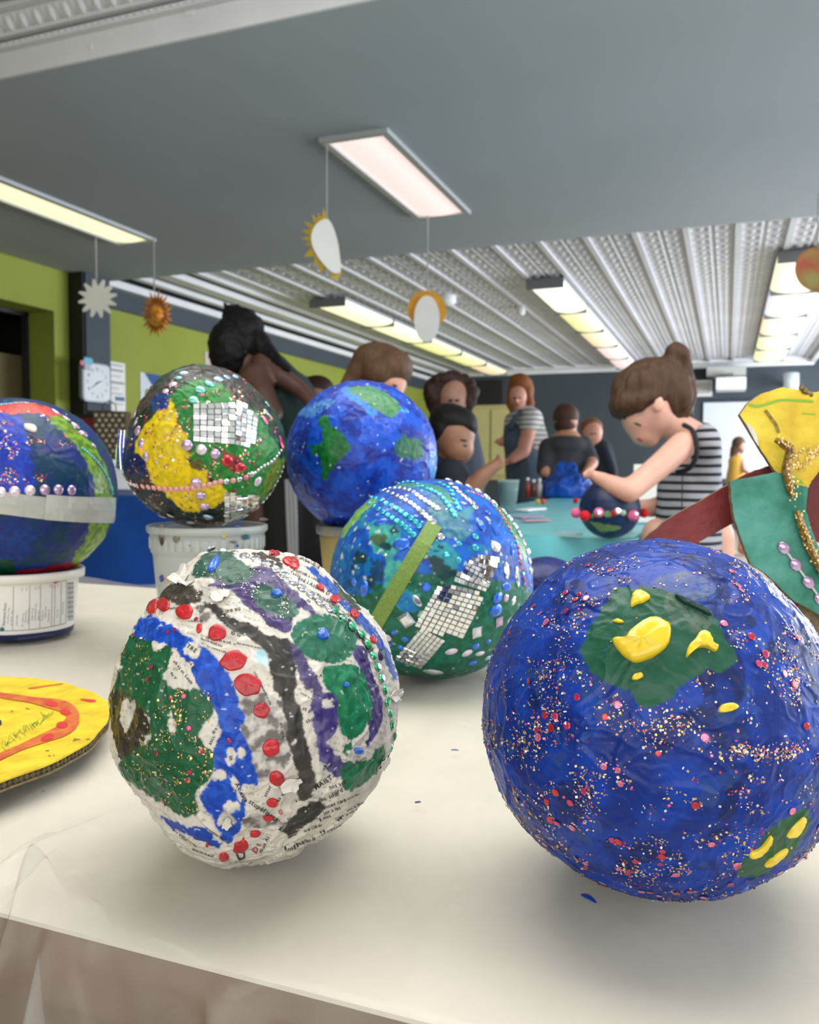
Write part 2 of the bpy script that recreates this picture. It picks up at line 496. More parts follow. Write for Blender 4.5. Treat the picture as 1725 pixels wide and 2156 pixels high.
# doorway alcove in the green wall
struct('door_1', *box(XL - 0.60, XL - 0.55, OY0 - 0.3, 5.35, 0, 1.82), M_beige, label='beige panel seen through the doorway')
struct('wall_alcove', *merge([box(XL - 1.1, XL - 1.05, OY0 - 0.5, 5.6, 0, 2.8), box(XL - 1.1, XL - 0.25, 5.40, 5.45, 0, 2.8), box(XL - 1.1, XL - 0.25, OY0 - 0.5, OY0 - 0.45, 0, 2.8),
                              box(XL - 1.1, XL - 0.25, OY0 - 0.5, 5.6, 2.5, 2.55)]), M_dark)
struct('door_frame_1', *merge([box(XL - 0.30, XL - 0.25, OY1 - 0.03, OY1 + 0.02, 0, OZ), box(XL - 0.30, XL - 0.25, OY0, OY1, OZ - 0.03, OZ)]), M_black)
for k, (y0, y1, z, c) in enumerate([(4.05, 4.30, 0.19, (120, 112, 70)), (4.36, 4.62, 0.24, (96, 88, 60)), (4.68, 5.0, 0.2, (70, 40, 30))]):
    V, F = merge([box(XL - 1.0, XL - 0.7, y0, y1, 1.82, 1.82 + z), box(XL - 1.01, XL - 0.69, y0 - 0.01, y1 + 0.01, 1.82 + z - 0.04, 1.82 + z)])
    add('storage_box', V, F, mat('box_card%d' % k, c, 0.8, var=0.2), None, label=['olive cardboard box on the shelf inside the dark doorway', 'dull yellow box in the middle of the doorway shelf', 'dark maroon box at the end of the doorway shelf'][k], cat='box', group='boxes on the doorway shelf')
struct('shelf_in_doorway', *box(XL - 1.05, XL - 0.60, OY0 - 0.45, 5.40, 1.79, 1.82), M_dark)

# far wall fittings (on the plane of the end wall)
def far_rect(px0, py0, px1, py1, t=0.03, y=YF):
    a = on_y(px0, py1, y - t); b = on_y(px1, py0, y - t)
    return box(a[0], b[0], y - t, y - 0.001, a[2], b[2])
struct('door_2', *merge([far_rect(990, 852, 1072, 1010, 0.05)]), M_cream, label='cream double cupboard door in the dark end wall')
for a, b in ((994, 1030), (1034, 1068)):
    add('door_panel', *far_rect(a, 862, b, 1000, 0.08), mat('cream_panel', (206, 196, 140), 0.6, var=0.04), bpy.data.objects['door_2'])
struct('wall_panel_dark', *far_rect(1000, 800, 1056, 850, 0.06), M_black, label='black panel above the cream cupboard')
wb = root('whiteboard', on_y(1590, 1000, YF - 0.05), 'large white board on the end wall behind the girl in yellow', 'whiteboard')
add('board', *far_rect(1478, 842, 1760, 1012, 0.04), M_wb, wb)
add('board_frame', *far_rect(1474, 836, 1764, 842, 0.06), M_char, wb)
add('board_tray', *far_rect(1474, 1010, 1764, 1018, 0.09), M_char, wb)

def light_fixture_mats():
    out = []
    for nm, c, s in (('warm', (255, 251, 200), 0.95), ('pink', (255, 224, 220), 0.84), ('yellow', (240, 240, 150), 0.85), ('peach', (255, 226, 176), 0.85), ('white', (255, 252, 230), 1.25), ('lilac', (222, 220, 255), 0.85)):
        out.append(mat('diffuser_' + nm, (240, 240, 235), 0.4, emit=c, estr=s))
    return out
D_warm, D_pink, D_yellow, D_peach, D_white, D_lilac = light_fixture_mats()
M_frame = mat('fixture_frame', (196, 198, 200), 0.4, metal=0.2)
M_frame_d = mat('fixture_endcap', (120, 122, 124), 0.5)
def soffit_light(x0, x1, y0, y1, dm, label):
    r = root('ceiling_light', ((x0 + x1) / 2, (y0 + y1) / 2, ZS), label, 'ceiling light', 'flat light panels under the soffit')
    f = 0.035
    add('frame', *merge([box(x0 - f, x0, y0 - f, y1 + f, ZS - 0.02, ZS), box(x1, x1 + f, y0 - f, y1 + f, ZS - 0.02, ZS),
                         box(x0, x1, y0 - f, y0, ZS - 0.02, ZS), box(x0, x1, y1, y1 + f, ZS - 0.02, ZS)]), M_frame, r)
    # slightly bowed diffuser
    n = 9; V = []; F = []
    for i in range(n):
        t = i / (n - 1); x = x0 + (x1 - x0) * t; z = ZS - 0.006 - 0.012 * math.sin(math.pi * t)
        V += [(x, y0, z), (x, y1, z)]
    F = [(2 * i, 2 * i + 1, 2 * i + 3, 2 * i + 2) for i in range(n - 1)]
    add('diffuser', V, F, dm, r, smooth=True)
    return r
c = [on_z(px, py, ZS) for px, py in ((697, 292), (812, 277), (880, 453), (973, 443))]
soffit_light((c[0][0] + c[2][0]) / 2, (c[1][0] + c[3][0]) / 2, (c[0][1] + c[1][1]) / 2, (c[2][1] + c[3][1]) / 2, D_pink, 'pinkish flat light panel in the grey soffit above the half sun')
c = [on_z(px, py, ZS) for px, py in ((250, 508), (318, 503))]
soffit_light(c[0][0], c[1][0], c[0][1] - 1.75, c[0][1], D_warm, 'long pale yellow light panel in the grey soffit near the green wall')

def hung_row(px, py, z, half, count, mats, where):
    a = on_z(px, py, z)
    names = ['first', 'second', 'third', 'fourth', 'fifth']
    for k in range(count):
        y0 = a[1] + k * 1.24; y1 = y0 + 1.2
        x0, x1 = a[0] - half, a[0] + half
        r = root('hanging_light', (a[0], y0 + 0.6, z), '%s tube light from the soffit in the row %s' % (names[k], where), 'ceiling light', 'tube lights under the tin ceiling')
        V, F = [], []
        for i in range(9):
            t = math.pi * i / 8
            V += [(a[0] - half * math.cos(t), y0, z + 0.07 - 0.05 * math.sin(t)), (a[0] - half * math.cos(t), y1, z + 0.07 - 0.05 * math.sin(t))]
        F = [(2 * i, 2 * i + 1, 2 * i + 3, 2 * i + 2) for i in range(8)]
        add('diffuser', V, F, mats[k], r, smooth=True)
        add('housing', *box(x0, x1, y0, y1, z + 0.07, z + 0.10), M_frame, r)
        for yy in (y0 - 0.012, y1):
            add('end_cap', *box(x0, x1, yy, yy + 0.012, z + 0.015, z + 0.10), M_frame_d, r)
        for yy in (y0 + 0.2, y1 - 0.2):
            add('hanger', *box(a[0] - 0.02, a[0] + 0.02, yy - 0.02, yy + 0.02, z + 0.10, ZC), M_frame, r)
hung_row(690, 650, 2.44, 0.19, 5, [D_warm, D_warm, D_yellow, D_yellow, D_peach], 'nearest the green wall')
hung_row(1148, 612, 2.44, 0.16, 5, [D_white, D_yellow, D_peach, D_pink, D_pink], 'over the blue table')
hung_row(1700, 555, 2.44, 0.20, 5, [D_warm, D_lilac, D_peach, D_yellow, D_yellow], 'behind the painted disc')
# small ceiling sensors
for px, py, lab in ((1097, 655, 'small white ceiling sensor beside the middle row of tube lights'), (941, 634, 'white speaker box on the tin ceiling behind the orange half sun')):
    p = on_z(px, py, ZC - 0.06)
    s = 0.045 if px > 1000 else 0.09
    r = root('ceiling_sensor' if px > 1000 else 'ceiling_speaker', (p[0], p[1], ZC - 0.1), lab, 'sensor' if px > 1000 else 'speaker')
    add('housing', *lathe([(0.001, -0.10), (s * 0.8, -0.095), (s, -0.07), (s, -0.02), (s * 1.15, 0.0)], (p[0], p[1], ZC), 20), M_white, r, smooth=True)
    add('mount', *lathe([(s * 1.3, -0.02), (s * 1.3, 0.0)], (p[0], p[1], ZC), 20), M_white, r)
# ------------------------------------------------------------------ near table and its plastic cover
M_top = mat('table_laminate', (228, 222, 205), 0.4, var=0.04, vscale=8)
M_apron = mat('table_apron', (112, 86, 58), 0.5, var=0.25, vscale=10)
M_leg = mat('steel_leg', (150, 150, 150), 0.35, metal=0.8)
TX0, TX1, TY0, TY1 = -1.15, 1.15, 0.266, 1.085
tb = root('work_table', ((TX0 + TX1) / 2, (TY0 + TY1) / 2, 0.0), 'long white-topped table under the clear plastic sheet', 'table')
add('table_top', *box(TX0, TX1, TY0, TY1, TZ - 0.003, TZ - 0.001), M_top, tb)
add('top_edge', *box(TX0 + 0.001, TX1 - 0.001, TY0 + 0.001, TY1 - 0.001, TZ - 0.036, TZ - 0.003), M_apron, tb)
add('apron', *merge([box(TX0 + 0.05, TX1 - 0.05, TY0 + 0.05, TY0 + 0.07, TZ - 0.13, TZ - 0.036), box(TX0 + 0.05, TX1 - 0.05, TY1 - 0.07, TY1 - 0.05, TZ - 0.13, TZ - 0.036)]), M_apron, tb)
for x in (TX0 + 0.1, TX1 - 0.1):
    for y in (TY0 + 0.1, TY1 - 0.1):
        add('leg', *tube([(x, y, 0.0), (x, y, TZ - 0.036)], 0.018, 12), M_leg, tb, smooth=True)

def sheet_material():
    m, t, N, L, b = nt('clear_plastic_sheet')
    tc = N.new('ShaderNodeTexCoord')
    nz = N.new('ShaderNodeTexNoise'); nz.inputs['Scale'].default_value = 9; nz.inputs['Detail'].default_value = 5
    n2 = N.new('ShaderNodeTexNoise'); n2.inputs['Scale'].default_value = 38; n2.inputs['Detail'].default_value = 6; n2.inputs['Distortion'].default_value = 0.8
    L.new(tc.outputs['Object'], nz.inputs['Vector']); L.new(tc.outputs['Object'], n2.inputs['Vector'])
    b.inputs['Base Color'].default_value = (*lin((206, 203, 196)), 1)
    mr = N.new('ShaderNodeMapRange'); mr.inputs['From Min'].default_value = 0.3; mr.inputs['From Max'].default_value = 0.7
    mr.inputs['To Min'].default_value = 0.14; mr.inputs['To Max'].default_value = 0.24
    L.new(nz.outputs['Fac'], mr.inputs['Value']); L.new(mr.outputs['Result'], b.inputs['Roughness'])
    ma = N.new('ShaderNodeMapRange'); ma.inputs['From Min'].default_value = 0.3; ma.inputs['From Max'].default_value = 0.7
    ma.inputs['To Min'].default_value = 0.17; ma.inputs['To Max'].default_value = 0.24
    L.new(n2.outputs['Fac'], ma.inputs['Value']); L.new(ma.outputs['Result'], b.inputs['Alpha'])
    bp = N.new('ShaderNodeBump'); bp.inputs['Strength'].default_value = 0.04; bp.inputs['Distance'].default_value = 0.002
    L.new(n2.outputs['Fac'], bp.inputs['Height']); L.new(bp.outputs['Normal'], b.inputs['Normal'])
    return m
M_sheet = sheet_material()
def fold(p, a, b, w, h):
    """ridge of height h and half width w along the segment a-b (floor plan)"""
    a = np.asarray(a[:2]); b = np.asarray(b[:2]); d = b - a; L2 = (d * d).sum()
    t = np.clip(((p - a) @ d) / L2, 0, 1)
    q = np.linalg.norm(p - (a + t[:, None] * d), axis=1)
    return h * np.exp(-(q / w) ** 2) * np.sin(np.pi * (0.08 + 0.84 * t))
# sheet runs from behind the table over the top and down the front
sx = np.r_[np.linspace(TX0 - 0.06, -0.36, 90)[:-1], np.linspace(-0.36, 0.30, 380)[:-1], np.linspace(0.30, TX1 + 0.06, 120)]
nx, ny = len(sx), 420
hang_b, hang_f = 0.16, 0.30
L_top = TY1 - TY0
s = np.r_[np.linspace(-hang_b, 0, 24)[:-1], np.linspace(0, L_top * 0.6, 120)[:-1], np.linspace(L_top * 0.6, L_top, 200)[:-1], np.linspace(L_top, L_top + hang_f, 76)]
# s = 0 at the far edge, L_top at the front edge
S, X = np.meshgrid(s, sx, indexing='ij')
rr = 0.004
Y = np.where(S < 0, TY1 + rr, np.where(S > L_top, TY0 - rr, TY1 - S))
Z = np.where(S < 0, TZ + S, np.where(S > L_top, TZ - (S - L_top), TZ + 0.0012))
pl = np.stack([X.ravel(), Y.ravel(), Z.ravel()], 1)
p2 = np.stack([X.ravel(), (TY1 - S).ravel()], 1)
top = ((S >= 0) & (S <= L_top)).ravel()
hgt = np.zeros(len(pl), float)
q3 = np.c_[p2, np.zeros(len(p2))]
hgt += 0.0010 * np.clip(noise(q3 * np.array([3, 9, 1]), 1.0, 1) + 0.1, 0, 1) + 0.0005 * np.clip(noise(q3 * np.array([1, 2.2, 1]), 9, 2), 0, 1) + 0.0006 * np.clip(1 - 4 * np.abs(noise(q3 + 0.03 * np.c_[noise(q3, 11, 5), noise(q3, 11, 6), 0 * hgt], 16, 3)), 0, 1) * np.clip(noise(q3, 3, 8) * 2 + 0.6, 0, 1)
def tp(px, py): return on_z(px, py, TZ)
for a, b, w, h in [((-20, 1870), (130, 1780), 0.005, 0.0045), ((120, 1790), (330, 1700), 0.006, 0.004), ((40, 1975), (150, 1800), 0.006, 0.006), ((105, 1985), (190, 1860), 0.006, 0.006), ((190, 1860), (285, 1775), 0.008, 0.005), ((240, 1960), (420, 1900), 0.02, 0.002), ((330, 1900), (560, 1860), 0.03, 0.002), ((1010, 2050), (1300, 2010), 0.02, 0.0014), ((1250, 2120), (1600, 2060), 0.02, 0.0016), ((860, 1480), (1010, 1440), 0.015, 0.004), ((850, 1600), (1020, 1560), 0.02, 0.003),
                   ((66, 1890), (48, 1975), 0.004, 0.007), ((95, 1900), (96, 1985), 0.004, 0.006), ((190, 1930), (215, 1990), 0.005, 0.004),
                   ((840, 2140), (990, 1850), 0.006, 0.0022), ((600, 1920), (860, 1960), 0.02, 0.0016), ((850, 1650), (1010, 1480), 0.012, 0.003),
                   ((840, 1560), (1020, 1420), 0.02, 0.004), ((0, 1700), (240, 1640), 0.02, 0.004), ((170, 1420), (320, 1390), 0.012, 0.002),
                   ((1500, 1900), (1725, 1960), 0.01, 0.002), ((1600, 1860), (1725, 1900), 0.02, 0.003)]:
    hgt += fold(p2, tp(*a), tp(*b), w * 1.4, h * (2.2 if a[0] < 300 and a[1] > 1750 else 1.4))
hgt += 0.012 * sstep(0.11, 0.0, TY1 - p2[:, 1]) * (0.6 + noise(q3, 6, 5)) * (p2[:, 1] <= TY1)
# pressed flat where things stand
for fx_, fy_, fr_ in ((540, 1760, 0.07), (1400, 1870, 0.07), (910, 1385, 0.10), (44, 1335, 0.11), (430, 1386, 0.075), (762, 1335, 0.07)):
    fc = tp(fx_, fy_)[:2]
    hgt *= 0.15 + 0.85 * sstep(fr_ * 0.8, fr_ * 1.5, np.linalg.norm(p2 - fc, axis=1))
pl[:, 2] += np.where(top, hgt, 0)
# hanging folds at the front
k = np.clip((S.ravel() - L_top) / hang_f, 0, 1)
fx = p2[:, 0]
wav = (np.sin(fx * 34 + 1.0) * 0.5 + np.sin(fx * 71 + 2) * 0.28 + noise(np.c_[fx * 3, k * 1.5, k * 0], 1.0, 9) * 0.8)
amp = np.where(fx < -0.05, 1.0, 0.45)
front = (S > L_top).ravel()
pl[:, 1] -= np.where(front, (0.004 + 0.050 * k ** 0.7 * amp * (0.55 + 0.45 * wav)), 0)
pl[:, 2] += np.where(front, 0.004 * np.exp(-k * 30) * wav, 0)
# a gathered pleat at the front corner
for xc, w in ((-0.292, 0.005), (-0.272, 0.0045), (-0.254, 0.005), (-0.17, 0.008), (-0.06, 0.008)):
    g = np.exp(-((fx - xc - 0.10 * k * (1 if xc > -0.26 else -0.25)) / (w * (1 + 2.5 * k))) ** 2)
    pl[:, 1] -= np.where(front, 0.026 * g * np.minimum(1, k * 8 + 0.25), 0)
idx = np.arange(len(pl)).reshape(S.shape)
FF = np.stack([idx[:-1, :-1], idx[:-1, 1:], idx[1:, 1:], idx[1:, :-1]], -1).reshape(-1, 4)
add('plastic_sheet', pl, FF, M_sheet, None, smooth=True, label='crinkled clear plastic sheet covering the white table, hanging over its front', cat='table cover')

# dried paint spots on the sheet
M_bluespot = mat('blue_paint_spot', (18, 62, 150), 0.3)
M_dkspot = mat('dark_paint_spot', (70, 72, 110), 0.4)
def spot(px, py, sx_, sy_, rot, m, label, name='paint_drip'):
    c = on_z(px, py, TZ + 0.0032)
    V = []; n = 14
    for h, s_ in ((0, 1.0), (0.0008, 0.7), (0.001, 0.0)):
        for i in range(n):
            t = 2 * math.pi * i / n
            r = s_ * (1 + 0.18 * math.sin(3 * t + px))
            a, b = math.cos(t) * sx_ * r, math.sin(t) * sy_ * r
            V.append(c + RIGHT_H * (a * math.cos(rot) - b * math.sin(rot)) + FWD_H * (a * math.sin(rot) + b * math.cos(rot)) + np.array([0, 0, h]))
    F = [(i * n + j, i * n + (j + 1) % n, (i + 1) * n + (j + 1) % n, (i + 1) * n + j) for i in range(2) for j in range(n)]
    add(name, V, F, m, None, smooth=True, label=label, cat='paint spot')
spot(1240, 1890, 0.0045, 0.0017, -1.0, M_bluespot, 'blue paint smear on the sheet under the big blue ball')
spot(92, 1667, 0.0010, 0.0006, 0, M_dkspot, 'tiny dark speck on the sheet below the yellow disc')
spot(880, 1690, 0.0020, 0.0005, 0.3, M_dkspot, 'faint grey-blue paint streak on the sheet between the two front balls')
spot(958, 1580, 0.0028, 0.0005, -0.1, M_bluespot, 'faint blue scratch of paint on the sheet beside the blue ball')

# ------------------------------------------------------------------ blue-draped table behind, left
M_bluecloth = mat('blue_plastic_cloth', (16, 78, 176), 0.38, var=0.25, vscale=3, bump=0.2, bscale=14)
M_tealcloth = mat('turquoise_plastic_cloth', (104, 200, 210), 0.35, var=0.10, vscale=5, bump=0.15, bscale=20)
def draped(name, x0, x1, y0, y1, z, drop, m, label, seed=0, amp=0.02):
    nx, ns = 90, 60
    out = []
    per = []
    xs_ = np.linspace(x0, x1, 40); ys_ = np.linspace(y0, y1, 26)
    X, Y = np.meshgrid(xs_, ys_, indexing='ij')
    Zt = z + 0.003 * noise(np.c_[X.ravel(), Y.ravel(), 0 * X.ravel()], 5, seed).reshape(X.shape)
    V = [np.stack([X.ravel(), Y.ravel(), Zt.ravel()], 1)]
    idx = np.arange(X.size).reshape(X.shape)
    F = [tuple(f) for f in np.stack([idx[:-1, :-1], idx[1:, :-1], idx[1:, 1:], idx[:-1, 1:]], -1).reshape(-1, 4)]
    ring = [(x, y0, 0, -1) for x in xs_[:-1]] + [(x1, y, 1, 0) for y in ys_[:-1]] + [(x, y1, 0, 1) for x in xs_[::-1][:-1]] + [(x0, y, -1, 0) for y in ys_[::-1][:-1]]
    n = len(ring); base = X.size
    W_ = []
    for k in range(12):
        t = k / 11
        for i, (x, y, nx_, ny_) in enumerate(ring):
            w = math.sin(i * 0.55 + seed) * 0.6 + math.sin(i * 1.31 + 2 * seed) * 0.4
            d = amp * t ** 0.7 * (1.2 + w) + 0.003
            W_.append((x + nx_ * d, y + ny_ * d, z - drop * t))
    for k in range(11):
        for i in range(n):
            F.append((base + k * n + i, base + k * n + (i + 1) % n, base + (k + 1) * n + (i + 1) % n, base + (k + 1) * n + i))
    V.append(np.array(W_))
    return add(name, np.vstack(V), F, m, None, smooth=True, label=label, cat='tablecloth')
def plain_table(x0, x1, y0, y1, z, label):
    r = root('folding_table', ((x0 + x1) / 2, (y0 + y1) / 2, 0), label, 'table')
    add('table_top', *box(x0, x1, y0, y1, z - 0.03, z - 0.006), M_top, r)
    for x in (x0 + 0.08, x1 - 0.08):
        for y in (y0 + 0.08, y1 - 0.08):
            add('leg', *tube([(x, y, 0), (x, y, z - 0.03)], 0.016, 10), M_leg, r, smooth=True)
BT = (-3.6, -1.62, 3.02, 3.8, 0.80)
plain_table(*BT, 'table hidden under the royal blue cloth')
draped('blue_tablecloth', *BT, 0.62, M_bluecloth, 'royal blue plastic tablecloth hanging to the floor behind the dotted globe', seed=2)
TZ2 = CAMZ - 0.165
q = [on_z(px, py, TZ2) for px, py in ((1085, 1062), (1300, 1150))]
TT = (-0.88, -0.20, 1.98, 4.90, TZ2)
plain_table(TT[0], TT[1], TT[2], TT[3], TT[4], 'long table hidden under the turquoise cloth')
draped('turquoise_tablecloth', *TT, 0.25, M_tealcloth, 'turquoise plastic tablecloth on the children\'s long table', seed=5, amp=0.012)
# ------------------------------------------------------------------ papier-mache globes
def ico(n):
    bm = bmesh.new(); bmesh.ops.create_icosphere(bm, subdivisions=2, radius=1.0)
    bm.verts.ensure_lookup_table()
    V = np.array([v.co[:] for v in bm.verts]); F = np.array([[v.index for v in f.verts] for f in bm.faces])
    bm.free()
    for k in range(n - 2):
        E = np.sort(np.vstack([F[:, [0, 1]], F[:, [1, 2]], F[:, [2, 0]]]), 1)
        key = E[:, 0].astype(np.int64) * len(V) + E[:, 1]
        uq, first, inv = np.unique(key, return_index=True, return_inverse=True)
        mid = unit(V[E[first, 0]] + V[E[first, 1]])
        inv = inv.reshape(3, -1) + len(V)
        V = np.vstack([V, mid]); a, b, c = F.T; ab, bc, ca = inv
        F = np.vstack([np.stack(t, 1) for t in ((a, ab, ca), (b, bc, ab), (c, ca, bc), (ab, bc, ca))])
    return unit(V), F
_ICO = {}
def get_ico(n):
    if n not in _ICO: _ICO[n] = ico(n)
    return _ICO[n]

class Globe:
    """lumpy ball: surface radius rad(dirs); pix() finds the surface direction seen at a pixel"""
    def __init__(s, cx, cy, rpx, Z=None, seed=0, lump=0.02, wrinkle=0.006, strips=0.004, sil=None, rest=None):
        d = ray(cx, cy)
        if Z is None:                       # resting on the table
            rho = rpx / FPX
            Z = (CAMZ - (TZ + 0.002)) / (-d[2] + rho * (rest or 1.0))
        s.C = CAM + d * Z; s.Z = Z; s.R = rpx / FPX * Z; s.rpx = rpx; s.px = s.R / rpx
        s.w = unit(CAM - s.C); s.u = unit(np.cross(np.array([0, 0, 1.0]), s.w)); s.v = np.cross(s.w, s.u)
        s.seed = seed; s.lump = lump; s.wr = wrinkle; s.st = strips
        s.sil = None if sil is None else np.asarray(sil, float)
        rs = np.random.RandomState(seed + 50)
        s.cent = unit(rs.normal(size=(70, 3))); s.off = rs.uniform(-1, 1, 70); s.tilt = rs.normal(size=(70, 3)) * 0.9
    def rad(s, D):
        m = 1 + s.lump * (noise(D, 1.7, s.seed) * 0.8 + noise(D, 3.6, s.seed + 5) * 0.55)
        Q = D + 0.12 * np.stack([noise(D, 3, s.seed + 1), noise(D, 3, s.seed + 2), noise(D, 3, s.seed + 3)], 1)
        rid = 1 - np.abs(noise(Q, 4.5, s.seed + 8)); rid2 = 1 - np.abs(noise(Q, 9.5, s.seed + 9))
        m += s.wr * (np.clip(rid - 0.8, 0, 1) * 5 * 0.8 + np.clip(rid2 - 0.82, 0, 1) * 5 * 0.45 + 0.22 * noise(D, 22, s.seed + 4))
        if s.st:
            dots = Q @ s.cent.T
            k = dots.argmax(1)
            m += s.st * (s.off[k] + ((Q - s.cent[k]) * s.tilt[k]).sum(1) * 1.6)
        if s.sil is not None:               # outline correction around the view axis
            a, b, c = D @ s.u, D @ s.v, D @ s.w
            th = np.degrees(np.arctan2(b, a)) % 360
            q = np.sqrt(np.clip(a * a + b * b, 0, 1))
            ang, val = s.sil[:, 0], s.sil[:, 1]
            f = np.interp(th, np.r_[ang[-1] - 360, ang, ang[0] + 360], np.r_[val[-1], val, val[0]])
            m += (f - 1) * sstep(0.45, 1.0, q)
        return m * s.R
    def surf(s, D, h=0.0):
        return s.C + D * (s.rad(D) + h)[:, None]
    def pix(s, pts):
        pts = np.atleast_2d(np.asarray(pts, float))
        out = []
        dirs = np.stack([(pts[:, 0] - W / 2) / FPX, -(pts[:, 1] - H / 2) / FPX, -np.ones(len(pts))], 1) @ RN.T
        dirs = unit(dirs)
        r = np.full(len(pts), s.R); oc = CAM - s.C
        for it in range(5):
            b = dirs @ oc; c = oc @ oc - r * r; disc = b * b - c
            t = -b - np.sqrt(np.clip(disc, 0, None))
            p = CAM + dirs * t[:, None]
            D = unit(p - s.C)
            r = s.rad(D)
        return D
    def uv(s, D):
        return np.stack([D @ s.u, D @ s.v], 1)
    def normal(s, D):
        e = 0.02
        N = []
        a = unit(np.cross(D, np.array([0.31, 0.2, 0.93]))); b = np.cross(D, a)
        p0 = s.surf(D); pa = s.surf(unit(D + a * e)); pb = s.surf(unit(D + b * e))
        n = unit(np.cross(pa - p0, pb - p0))
        sgn = np.sign((n * D).sum(1))[:, None]
        n = n * sgn
        return unit(n * 0.7 + D * 0.3)
    def place(s, px, py, sx, sy, rot=0.0, h=0.0, sz=None):
        """matrix for a flat decoration of half-size sx, sy (pixels) at a pixel, turned by rot degrees"""
        D = s.pix([(px, py)]); p = s.surf(D, h)[0]; n = s.normal(D)[0]
        D2 = s.pix([(px + math.cos(math.radians(rot)) * 2, py - math.sin(math.radians(rot)) * 2)])
        x = s.surf(D2)[0] - s.surf(D)[0]; x = x - n * (x @ n)
        if np.linalg.norm(x) < 1e-7: x = s.u - n * (s.u @ n)
        x = unit(x); y = np.cross(n, x)
        k = s.px
        return frame_mat(p, x, y, n, sx * k, sy * k, (sz if sz is not None else min(sx, sy)) * k)
    def mesh(s, level, paint, warp=0.012, wscale=14, extra=None):
        D, F = get_ico(level)
        r = s.rad(D)
        if extra is not None: r = r + extra(D)
        V = D * r[:, None]
        m = mesh_from('shell', V, F, True)
        uv = s.uv(D)
        wv = np.stack([fbm(D, wscale, 3, 31 + s.seed), fbm(D, wscale, 3, 47 + s.seed)], 1) * warp
        paint_attr(m, paint(D, uv + wv, uv))
        return m
def poly_uv(g, pts, tr, smooth=True):
    q = np.array([tr(*p) for p in pts])
    if smooth: q = spline(q, len(q) * 4, True)
    return g.uv(g.pix(q))
def blob_patch(g, name, outline_px, h, m, parent, n=26, prof=((1.0, 0.0), (0.97, 0.45), (0.88, 0.85), (0.62, 1.0), (0.3, 1.0), (0.0, 1.0)), lift=0.0004, wob=0.25, smooth=True, close=True):
    """raised dab of paint / piece of paper with the given outline (pixels), following the surface"""
    q = spline(np.asarray(outline_px, float), n, True) if smooth else np.asarray(outline_px, float)
    n = len(q)
    cen = q.mean(0)
    V = []
    for sc_, hh in prof:
        pts = cen + (q - cen) * max(sc_, 0.001)
        D = g.pix(pts)
        ht = h * hh * (1 + wob * noise(D * 60, 1.0, 3)) + (lift if sc_ < 1.0 else -0.0008)
        V.append(g.surf(D, ht))
    V = np.vstack(V)
    F = [(i * n + j, i * n + (j + 1) % n, (i + 1) * n + (j + 1) % n, (i + 1) * n + j) for i in range(len(prof) - 1) for j in range(n)]
    F = [f[::-1] for f in F]
    return add(name, V, F, m, parent, smooth=True)
def ell(cx, cy, rx, ry, rot=0, n=16, jit=0.0, seed=1):
    rs = np.random.RandomState(seed)
    t = np.linspace(0, 2 * math.pi, n, endpoint=False)
    r = 1 + jit * rs.uniform(-1, 1, n)
    c, s_ = math.cos(math.radians(rot)), math.sin(math.radians(rot))
    x, y = np.cos(t) * rx * r, np.sin(t) * ry * r
    return np.stack([cx + x * c + y * s_, cy - x * s_ + y * c], 1)
def strip_patch(g, name, pts_px, width, h, m, parent, n=24, across=5, taper=None):
    """ribbon / tape of constant pixel width lying on the surface"""
    q = resample(np.asarray(pts_px, float), n)
    T = unit(np.gradient(q, axis=0)); Nn = np.stack([-T[:, 1], T[:, 0]], 1)
    width = np.asarray(width) if not np.isscalar(width) else np.full(n, width)
    V = []
    for j in range(across):
        o = (j / (across - 1) - 0.5)
        D = g.pix(q + Nn * (o * width)[:, None])
        V.append(g.surf(D, np.full(n, h)))
    for j in (across - 1, 0):
        V.append(V[j] - unit(V[j] - g.C) * (h * 0.9))
    k = across
    order = list(range(across)) + [across, across + 1]
    V = np.vstack(V)
    F = []
    for a in range(len(order)):
        b = (a + 1) % len(order)
        for i in range(n - 1):
            F.append((order[a] * n + i, order[a] * n + i + 1, order[b] * n + i + 1, order[b] * n + i))
    return add(name, V, F, m, parent, smooth=False)
_FLD = {}
def field(D, scale, seed):
    """noise field shared between layers of one globe"""
    k = (len(D), float(D[7, 0]), scale, seed % 5)
    if k not in _FLD: _FLD[k] = fbm(D, scale, 3, seed % 5 + 40)
    return _FLD[k]
def layer(col, mask, rgb, D, var=0.12, scale=18, seed=0, rgb2=None, thr=None):
    """paint the masked vertices; thr leaves bare patches where the brush missed"""
    mask = mask.astype(np.float32)
    if thr is not None:
        mask = mask * sstep(thr - 0.36, thr - 0.26, field(D, 24, seed))
    c = lin(rgb)
    f = field(D, scale if scale in (5, 7, 16) else 12, seed + 2)
    if rgb2 is not None:
        t = sstep(-0.4, 0.5, f)[:, None]
        cc = c * (1 - t) + lin(rgb2) * t
    else:
        cc = c[None, :] * (1 + var * 1.6 * f)[:, None]
    cc = np.clip(cc, 0, 1)
    col[:] = col * (1 - mask[:, None]) + cc * mask[:, None]
def soft_poly(uvw, poly, e=0.0035):
    """anti-aliased inside test"""
    lo, hi = poly.min(0) - 0.02, poly.max(0) + 0.02
    sel = np.where(((uvw > lo) & (uvw < hi)).all(1))[0]
    out = np.zeros(len(uvw), np.float32)
    q = uvw[sel]
    acc = np.zeros(len(sel), np.float32)
    for dx, dy in ((0, 0), (e, 0), (-e, 0), (0, e), (0, -e)):
        acc += in_poly(q + np.array([dx, dy]), poly)
    out[sel] = acc / 5
    return out
